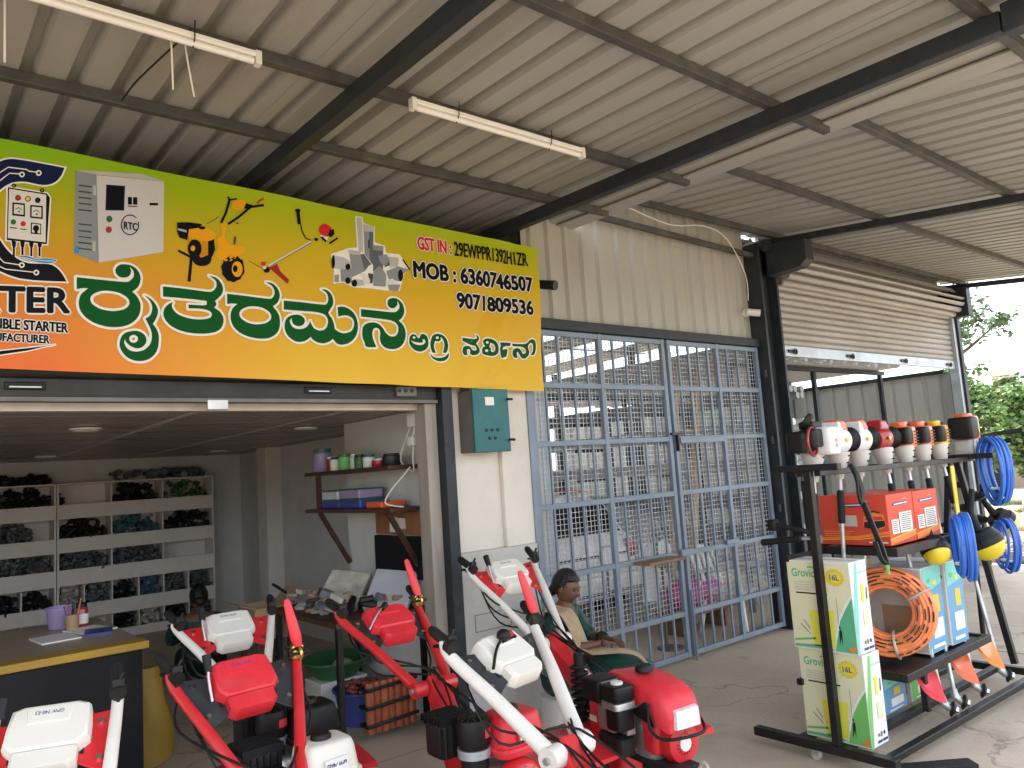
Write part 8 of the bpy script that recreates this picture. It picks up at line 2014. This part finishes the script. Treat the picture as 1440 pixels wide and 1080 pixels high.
def head_mb(c, rot, s=1.0):
    # head: front is -y locally
    m = MB()
    nu, nv = 40, 30
    rings = []
    g = lambda x, y, x0, y0, sx, sy: math.exp(-((x - x0) / sx) ** 2 - ((y - y0) / sy) ** 2)
    for j in range(1, nv):
        t = PI * j / nv
        ring = []
        for k in range(nu):
            a = 2 * PI * k / nu
            x = math.sin(t) * math.cos(a) * 0.074
            y = math.sin(t) * math.sin(a) * 0.096
            z = -math.cos(t) * 0.118
            fr = max(0, -math.sin(a)) * math.sin(t)
            if z < 0:
                kx = 1 - 0.30 * (min(1, -z / 0.118)) ** 1.5
                x *= kx
                y = y * (1 - 0.12 * (-z / 0.118)) if y < 0 else y * (1 - 0.35 * (-z / 0.118))
            d = 0
            if fr > 0.2:
                d += 0.026 * g(x, z, 0, -0.016, 0.011, 0.019) + 0.010 * g(x, z, 0, 0.012, 0.009, 0.03)
                d += 0.006 * g(x, z, 0, 0.036, 0.05, 0.012)
                d -= 0.011 * (g(x, z, 0.030, 0.014, 0.015, 0.011) + g(x, z, -0.030, 0.014, 0.015, 0.011))
                d += 0.008 * g(x, z, 0, -0.052, 0.022, 0.007) + 0.007 * g(x, z, 0, -0.064, 0.019, 0.007) - 0.006 * g(x, z, 0, -0.058, 0.022, 0.003)
                d += 0.009 * g(x, z, 0, -0.098, 0.022, 0.016)
                d += 0.005 * (g(x, z, 0.040, -0.018, 0.02, 0.02) + g(x, z, -0.040, -0.018, 0.02, 0.02))
            ring.append(Vector(c) + rot @ (Vector((x, y - d, z)) * s))
        rings.append(ring)
    m.ring_loft(rings)
    for sg in (-1, 1):
        m.ell(Vector(c) + rot @ (Vector((sg * 0.076, 0.008, -0.006)) * s), (0.009 * s, 0.019 * s, 0.031 * s), 10, 8, rot)
    return m
def seated(label, loc, rz, headyaw, headtilt, cloth, shawl, detailed=True, sc=1.0):
    t = thing('person', loc, label, 'person', None, rz)
    t.scale = (sc, sc, sc)
    V = []
    Eg = []
    def ch(pts, parent=None):
        prev = parent
        for p in pts:
            V.append(p)
            i = len(V) - 1
            if prev is not None: Eg.append((prev, i))
            prev = i
        return prev
    ch([(0, 0.06, 0.40, (0.16, 0.12))])
    sp = ch([(0, 0.05, 0.56, (0.135, 0.105)), (0, 0.02, 0.72, (0.135, 0.10)), (0, 0.01, 0.82, (0.11, 0.08)), (0, -0.005, 0.885, 0.056), (0, -0.02, 0.94, 0.05)], 0)
    chest = sp - 2
    hands = []
    for sg, el, wr in ((-1, (-0.255, -0.05, 0.625), (-0.05, -0.27, 0.635)), (1, (0.275, -0.07, 0.62), (0.13, -0.31, 0.62))):
        a = ch([(sg * 0.18, 0.01, 0.835, 0.062), (sg * 0.235, -0.01, 0.73, 0.048), (el[0], el[1], el[2], 0.041), ((el[0] + wr[0]) / 2, (el[1] + wr[1]) / 2 - 0.01, (el[2] + wr[2]) / 2, 0.035), (wr[0], wr[1], wr[2], 0.024)], chest)
        d = (Vector(wr) - Vector(el)).normalized()
        sd = d.cross(Vector((0, 0, 1))).normalized()
        up = sd.cross(d)
        pm_ = Vector(wr) + d * 0.055
        pi = ch([(pm_.x, pm_.y, pm_.z, (0.033, 0.017))], a)
        for q in range(4):
            o0 = pm_ + d * 0.02 + sd * (0.024 - 0.016 * q)
            L = (0.062, 0.070, 0.066, 0.052)[q]
            o1 = o0 + d * L * 0.55 - up * 0.008
            o2 = o1 + d * L * 0.40 - up * 0.022
            ch([tuple(o0) + (0.0098,), tuple(o1) + (0.0088,), tuple(o2) + (0.0075,)], pi)
        o0 = Vector(wr) + d * 0.03 + sd * 0.032 * (-sg)
        ch([tuple(o0) + (0.011,), tuple(o0 + d * 0.03 - up * 0.004 - sd * 0.012 * sg) + (0.010,), tuple(o0 + d * 0.056 - up * 0.012 - sd * 0.010 * sg) + (0.0085,)], pi)
    for sg in (-1, 1):
        ch([(sg * 0.10, 0.02, 0.39, 0.105), (sg * 0.12, -0.24, 0.43, 0.085), (sg * 0.115, -0.47, 0.455, 0.066), (sg * 0.11, -0.475, 0.26, 0.055), (sg * 0.11, -0.465, 0.075, 0.035), (sg * 0.115, -0.52, 0.035, 0.034), (sg * 0.12, -0.62, 0.025, 0.028)], 0)
    b = skin_body('body', t, None, V, Eg)
    rot = Matrix.Rotation(headyaw, 3, 'Z') @ Matrix.Rotation(headtilt, 3, 'X')
    hc = Vector((0, -0.04, 1.015))
    h = head_mb(hc, rot)
    b.add(h.v, h.f)
    b.build('body', M['skin'], t, True, 0, 180)
    # eyes and brows
    for sg in (-1, 1):
        MB().ell(hc + rot @ Vector((sg * 0.030, -0.079, 0.013)), (0.012, 0.006, 0.0040), 10, 7, rot).build('eye', M['hair'], t, True)
        MB().ell(hc + rot @ Vector((sg * 0.030, -0.0845, 0.0115)), (0.0065, 0.003, 0.0042), 10, 6, rot).build('iris', M['hair'], t, True)
        MB().tube([hc + rot @ Vector((sg * 0.014, -0.092, 0.030)), hc + rot @ Vector((sg * 0.032, -0.090, 0.036)), hc + rot @ Vector((sg * 0.050, -0.078, 0.030))], [0.003, 0.004, 0.002], 6).build('eyebrow', M['hair'], t, True)
    MB().ell(hc + rot @ Vector((0, -0.0945, -0.058)), (0.022, 0.006, 0.0075), 12, 6, rot).build('lips', M['skin'], t, True)
    # hair cap: shell over skull plus bun and side locks
    hm = MB()
    nu, nv = 36, 18
    rings = []
    random.seed(3)
    for j in range(1, nv):
        tt = PI * j / nv
        ring = []
        for k in range(nu):
            a = 2 * PI * k / nu
            x, y, z = math.sin(tt) * math.cos(a) * 0.088, math.sin(tt) * math.sin(a) * 0.110, -math.cos(tt) * 0.132
            if y < 0 and z < 0.065 - 0.25 * abs(x):
                y *= 0.55; x *= 0.94
            if z < -0.02 and y > 0: z = -0.02 + (z + 0.02) * 0.55
            if z < -0.01 and y < 0.01: x *= 0.62; z *= 0.4; y = y * 0.3
            nz = 1 + 0.035 * math.sin(9 * a + 3 * tt) * math.sin(tt) + random.uniform(-0.012, 0.012)
            ring.append(hc + rot @ (Vector((x, y + 0.012, z + 0.012)) * nz))
        rings.append(ring)
    hm.ring_loft(rings)
    hm.build('hair', M['hair'], t, True, 0, 70)
    MB().ell(hc + rot @ Vector((0.0, 0.10, -0.05)), (0.05, 0.035, 0.05), 16, 10, rot).build('hair_bun', M['hair'], t, True)
    # dress: bodice, sleeves and draped skirt as one garment
    cv = []
    ce = []
    V2 = [(0, 0.06, 0.40, (0.19, 0.15)), (0, 0.05, 0.56, (0.152, 0.122)), (0, 0.02, 0.72, (0.152, 0.115)), (0, 0.01, 0.81, (0.12, 0.09)), (0, 0.0, 0.862, (0.066, 0.064))]
    E2 = [(0, 1), (1, 2), (2, 3), (3, 4)]
    for sg, el in ((-1, (-0.255, -0.05, 0.625)), (1, (0.275, -0.07, 0.62))):
        n0 = len(V2)
        V2 += [(sg * 0.18, 0.01, 0.835, 0.076), (sg * 0.235, -0.01, 0.73, 0.068), (el[0], el[1], el[2] + 0.02, 0.060), (el[0] - sg * 0.05, el[1] - 0.06, el[2] - 0.01, 0.056)]
        E2 += [(3, n0), (n0, n0 + 1), (n0 + 1, n0 + 2), (n0 + 2, n0 + 3)]
    dm = skin_body('dress', t, None, V2, E2)
    dm.build('bodice', M['saree'], t, True, 0, 180)
    sk_ = MB()
    rings = []
    prof = [(0.12, 0.40, 0.20, 0.14), (0.0, 0.435, 0.225, 0.13), (-0.16, 0.455, 0.235, 0.115), (-0.32, 0.47, 0.235, 0.105), (-0.45, 0.475, 0.225, 0.10), (-0.535, 0.44, 0.22, 0.115), (-0.565, 0.34, 0.22, 0.10), (-0.575, 0.22, 0.225, 0.09), (-0.59, 0.10, 0.24, 0.09), (-0.60, 0.03, 0.25, 0.10)]
    for i, (y, z, hw, hh) in enumerate(prof):
        ring = []
        p0 = Vector((0, prof[max(i - 1, 0)][0], prof[max(i - 1, 0)][1])); p1 = Vector((0, prof[min(i + 1, 9)][0], prof[min(i + 1, 9)][1]))
        d = (p1 - p0).normalized()
        nn = Vector((1, 0, 0)).cross(d).normalized()
        for k in range(48):
            a = 2 * PI * k / 48
            fold = 1 + (0.05 * math.sin(7 * a + i * 0.55) + 0.03 * math.sin(13 * a - i * 0.8)) * (0.35 + i / 9)
            dip = 0.035 * math.exp(-(math.cos(a) / 0.3) ** 2) * (1 if math.sin(a) > 0 else 0) * (1 if 1 < i < 9 else 0)
            ring.append(Vector((hw * math.cos(a) * fold, y, z - 0.02)) + nn * ((hh * math.sin(a)) * fold - dip) * (1 if True else 1))
        rings.append(ring)
    sk_.ring_loft(rings)
    sk_.build('skirt', M['saree'] if cloth == 'saree' else M[cloth], t, True, 0, 180)
    if shawl:
        sh_ = MB()
        path = [(-0.15, 0.16, 0.60), (-0.165, 0.13, 0.76), (-0.155, 0.06, 0.905), (-0.15, -0.04, 0.895), (-0.15, -0.115, 0.81), (-0.13, -0.155, 0.70), (-0.10, -0.20, 0.60), (-0.07, -0.32, 0.585), (-0.03, -0.44, 0.585), (0.0, -0.56, 0.545), (0.01, -0.635, 0.42)]
        path = smoothpts(path, 3)
        wd = []
        rows = []
        for i, p in enumerate(path):
            u = i / (len(path) - 1)
            w_ = 0.075 + 0.03 * math.sin(PI * min(1, u * 1.4)) - 0.075 * max(0, (u - 0.62) / 0.38)
            d = (path[min(i + 1, len(path) - 1)] - path[max(i - 1, 0)]).normalized()
            across = Vector((1, 0, 0)) - d * d.x
            across.normalize()
            nn = across.cross(d)
            if nn.z < 0 and u > 0.3: nn = -nn
            if nn.y > 0 and 0.3 < u < 0.55: nn = -nn
            rows.append([p + across * (w_ * (k / 5 - 1)) + nn * (0.012 * math.sin(k * 1.9 + u * 5) + 0.012) for k in range(11)])
        for rw_ in rows: sh_.v += [tuple(q) for q in rw_]
        sh_.f = [(i * 11 + k, i * 11 + k + 1, (i + 1) * 11 + k + 1, (i + 1) * 11 + k) for i in range(len(rows) - 1) for k in range(10)]
        o = sh_.build('shawl', M['shawl'], t, True, 0, 180)
        md = o.modifiers.new('solid', 'SOLIDIFY'); md.thickness = 0.012
        s2 = o.modifiers.new('sub', 'SUBSURF'); s2.levels = s2.render_levels = 1
        for sg, el, wr in ((1, (0.275, -0.07, 0.62), (0.13, -0.31, 0.62)),):
            q = Vector(el).lerp(Vector(wr), 0.62)
            MB().torus(q, Vector(wr) - Vector(el), 0.040, 0.012, 20, 8, flat=2.2).build('sleeve_cuff', M['darkcloth'], t, True)
    return t
seated('woman in a dark green dress and beige shawl sitting in front of the gate', (3.70, 4.10, 0.0), R_(24), R_(-6), R_(20), 'saree', True, True, 0.95)
tag(MB().lathe([(0.15, 0.0), (0.17, 0.02), (0.15, 0.23), (0.16, 0.25)], (3.67, 4.13, 0), n=20).build('stool', M['plastic_chair'], None, True), 'low white plastic stool under the seated woman', 'stool')
seated('person in dark clothes sitting at the back of the shop by the shelves', (2.42, 8.0, -0.26), R_(160), R_(10), R_(20), 'darkcloth', False, False, 1.0)
tag(MB().lathe([(0.14, 0.0), (0.14, 0.02), (0.15, 0.06), (0.16, 0.065)], (2.35, 8.04, 0), n=18).build('stool', M['wood_brown'], None, True), 'low dark stool under the person at the back of the shop', 'stool')

# ------------------------------------------------------------ outdoors
def tree(label, base, h, blobs, nleaf, mt, seed, size=0.16, group=None):
    random.seed(seed)
    t = thing('tree', base, label, 'tree', group)
    top = Vector((0.1, 0, h * 0.75))
    tr = MB().tube(smoothpts([(0, 0, 0), (0.05, 0.03, h * 0.25), (-0.04, 0.02, h * 0.5), tuple(top)]), [0.16 * (h / 5) * (1 - 0.75 * i / 12) for i in range(13)], 9)
    tk = tr.build('trunk', M['bark'], t, True)
    lf = MB()
    tot = sum(b[3] ** 2 for b in blobs)
    for (bx, by, bz, br) in blobs:
        c = Vector((bx, by, bz))
        st = Vector((0, 0, min(bz * 0.8, h * 0.6)))
        MB().tube(smoothpts([st, st.lerp(c, 0.5) + Vector((0, 0, -0.1 * br)), c]), [0.06 * h / 5 * (1 - 0.8 * i / 8) for i in range(9)], 6).build('limb', M['bark'], tk, True)
        n = int(nleaf * br ** 2 / tot)
        sub = [(c + Vector((random.gauss(0, 0.5), random.gauss(0, 0.5), random.gauss(0, 0.42))) * br, br * random.uniform(0.16, 0.34)) for _ in range(16)]
        for i in range(n):
            sc_, sr = random.choice(sub)
            p = sc_ + Vector((random.gauss(0, 0.6), random.gauss(0, 0.6), random.gauss(0, 0.5))) * sr
            a = Vector((random.uniform(-1, 1), random.uniform(-1, 1), random.uniform(-0.7, 0.5))).normalized()
            b = a.cross(Vector((random.uniform(-1, 1), random.uniform(-1, 1), random.uniform(-1, 1)))).normalized()
            s = size * random.uniform(0.6, 1.3)
            lf.add([p, p + a * s * 0.5 + b * s * 0.28, p + a * s, p + a * s * 0.5 - b * s * 0.28], [(0, 1, 2, 3)])
    o = lf.build('crown', M[mt], t)
    return t
def at(px_dir, d, z): return (px_dir[0] * d, px_dir[1] * d, z)
tree('bushy green tree just outside the shutter bay, left of the house', (25.2, 9.35, -0.06), 4.2, ((0, 0, 3.0, 1.15), (0.5, -0.5, 2.4, 1.0), (-0.4, 0.7, 2.6, 1.1), (0.1, 0.1, 3.7, 0.7), (0.3, -0.2, 1.5, 0.9)), 9000, 'leaf_b', 1, 0.17, 'trees beyond the yard')
tree('taller tree with sparse airy branches rising above the shutter bay corner', (27.5, 10.4, -0.06), 8.0, ((0.3, -0.6, 6.1, 0.7), (0.7, -1.3, 5.6, 0.55), (-0.3, 0.2, 6.8, 0.9), (0.0, -0.4, 5.3, 0.5)), 1500, 'leaf_a', 2, 0.2, 'trees beyond the yard')
tree('green tree at the right edge in front of the house', (24.5, 7.35, -0.06), 3.6, ((0, 0, 2.6, 0.75), (-0.2, 0.35, 2.0, 0.6), (0.2, 0.2, 3.0, 0.5), (0, -0.5, 1.6, 0.9), (0.1, 0.3, 1.2, 0.5)), 6000, 'leaf_b', 3, 0.16, 'trees beyond the yard')
tree('dark green trees massed behind the tan house', (52, 17.2, -0.06), 6, ((0, 0, 3.5, 2.2), (-1, 1.6, 3.0, 2.0), (1, -2.0, 3.2, 2.0), (0.5, -3.6, 3.6, 1.8)), 8000, 'leaf_a', 4, 0.35, 'trees beyond the yard')
for k, (x, y, r) in enumerate(((19.5, 6.6, 0.5), (20.5, 6.35, 0.6), (22.3, 7.3, 0.5))):
    random.seed(40 + k)
    m = MB()
    for i in range(1400):
        a = random.uniform(0, 2 * PI)
        q = r * math.sqrt(random.random())
        p = Vector((x + q * math.cos(a) * 1.5, y + q * math.sin(a), -0.06))
        hh = random.uniform(0.12, 0.35) * (1 - 0.5 * q / r)
        d = Vector((random.gauss(0, 0.25), random.gauss(0, 0.25), 1)) * hh
        s = Vector((random.uniform(-1, 1), random.uniform(-1, 1), 0)).normalized() * 0.022
        m.add([p - s, p + s, p + d], [(0, 1, 2)])
    tag(m.build('grass_patch', M['leaf_dry' if k == 1 else 'leaf_b']), '%s clump of wild grass on the bare earth beyond the yard' % ('near', 'dry middle', 'far')[k], 'grass', None, 'stuff')
# bare earth bank and rubble
bk2 = MB()
nx, ny = 40, 40
random.seed(6)
for i in range(nx + 1):
    for j in range(ny + 1):
        x = 14.2 + 8 * i / nx
        y = 2.5 + 8 * j / ny
        e = min(1, i / 6, (nx - i) / 8, j / 6, (ny - j) / 6)
        z = -0.12 + e * (0.28 + 0.22 * math.sin(x * 1.1 + 1.3 * y) + 0.12 * math.sin(3.1 * x - 2.2 * y)) + random.uniform(-0.02, 0.02)
        bk2.v.append((x, y, z))
bk2.f = [(i * (ny + 1) + j, (i + 1) * (ny + 1) + j, (i + 1) * (ny + 1) + j + 1, i * (ny + 1) + j + 1) for i in range(nx) for j in range(ny)]
tag(bk2.build('earth_bank', M['earth'], None, True, 0, 180), kind='structure')
rub = MB()
for i in range(520):
    x = random.uniform(12.7, 15.2)
    y = random.uniform(2.6, 6.4)
    r = random.uniform(0.05, 0.16)
    rot = Matrix.Rotation(random.uniform(0, 6), 3, 'Z') @ Matrix.Rotation(random.uniform(0, 6), 3, 'X')
    n0 = len(rub.v)
    rub.ell((x, y, -0.04 + r * 0.4 + 0.10 * max(0, math.sin(x * 2) * math.sin(y * 2))), (r * random.uniform(0.8, 1.5), r, r * random.uniform(0.5, 0.9)), 6, 4, rot)
tag(rub.build('stone_rubble', M['stone']), 'heap of broken stones along the edge of the concrete yard', 'rubble', None, 'stuff')
pp = wthing('drain_pipe', 'cream plastic drain pipe lying on the stones outside the yard', 'pipe')
MB().cyl((14.7, 2.4, 0.27), (15.3, 6.6, 0.30), 0.085, n=18).build('pipe_body', M['pvc_pipe'], pp, True)
MB().cyl((14.98, 4.36, 0.283), (15.02, 4.64, 0.287), 0.098, n=18).build('socket_end', M['pvc_pipe'], pp, True)
# house
hs_ = thing('house', (33.0, 10.55, -0.06), 'brown walled house with a pale canopy and tan gable far to the right', 'house')
MB().box(-0.3, 6, -1.8, 1.35, 0, 2.1).build('wall', M['housewall_b'], hs_)
MB().box(-0.9, 6, -1.9, 1.45, 2.12, 2.32).build('canopy_slab', M['asbestos'], hs_, bevel=0.02)
MB().poly([(0.6, -1.7, 2.34), (0.6, 1.1, 2.34), (0.6, 0.75, 3.05), (0.6, 0.2, 3.35), (0.6, -0.55, 3.1)], (4, 0, 0)).build('gable', M['housewall'], hs_)
dr_ = MB().box(-0.34, -0.3, 0.35, 1.0, 0, 1.75).build('door', M['counter_black'], hs_)
MB().box(-0.40, -0.3, 0.28, 0.34, 0, 1.8).build('door_frame', M['housewall'], hs_)
tw = thing('water_tower', (70, 22.6, -0.06), 'pale yellow water tower standing far behind the house', 'tower')
MB().box(-0.6, 0.6, -0.55, 0.55, 0, 5.0).build('tower_shaft', M['housewall'], tw)
MB().box(-0.7, 0.7, -0.65, 0.65, 5.0, 6.9).build('tank', M['mustard'], tw, bevel=0.05)
MB().box(-0.8, 0.8, -2.2, 0.8, 0, 3.6).build('pump_house', M['housewall'], tw)
for k, z in enumerate((3.75, 3.45)):
    w = MB().tube(smoothpts([(28, 2, z + 0.3), (28.2, 8.5, z), (28.5, 15, z + 0.25)]), 0.018, 6).build('power_line', M['galv'])
    tag(w, '%s overhead wire crossing in front of the house' % ('upper', 'lower')[k], 'wire')
dm_ = thing('old_drum', (20.6, 6.35, -0.06), 'small pale drum standing on the earth near the house', 'drum')
MB().lathe([(0.22, 0), (0.25, 0.02), (0.25, 0.45), (0.2, 0.52)], n=18).build('drum_body', M['label'], dm_, True)
MB().lathe([(0.255, 0.2), (0.26, 0.23), (0.255, 0.26)], n=18).build('drum_rib', M['greybox'], dm_, True)
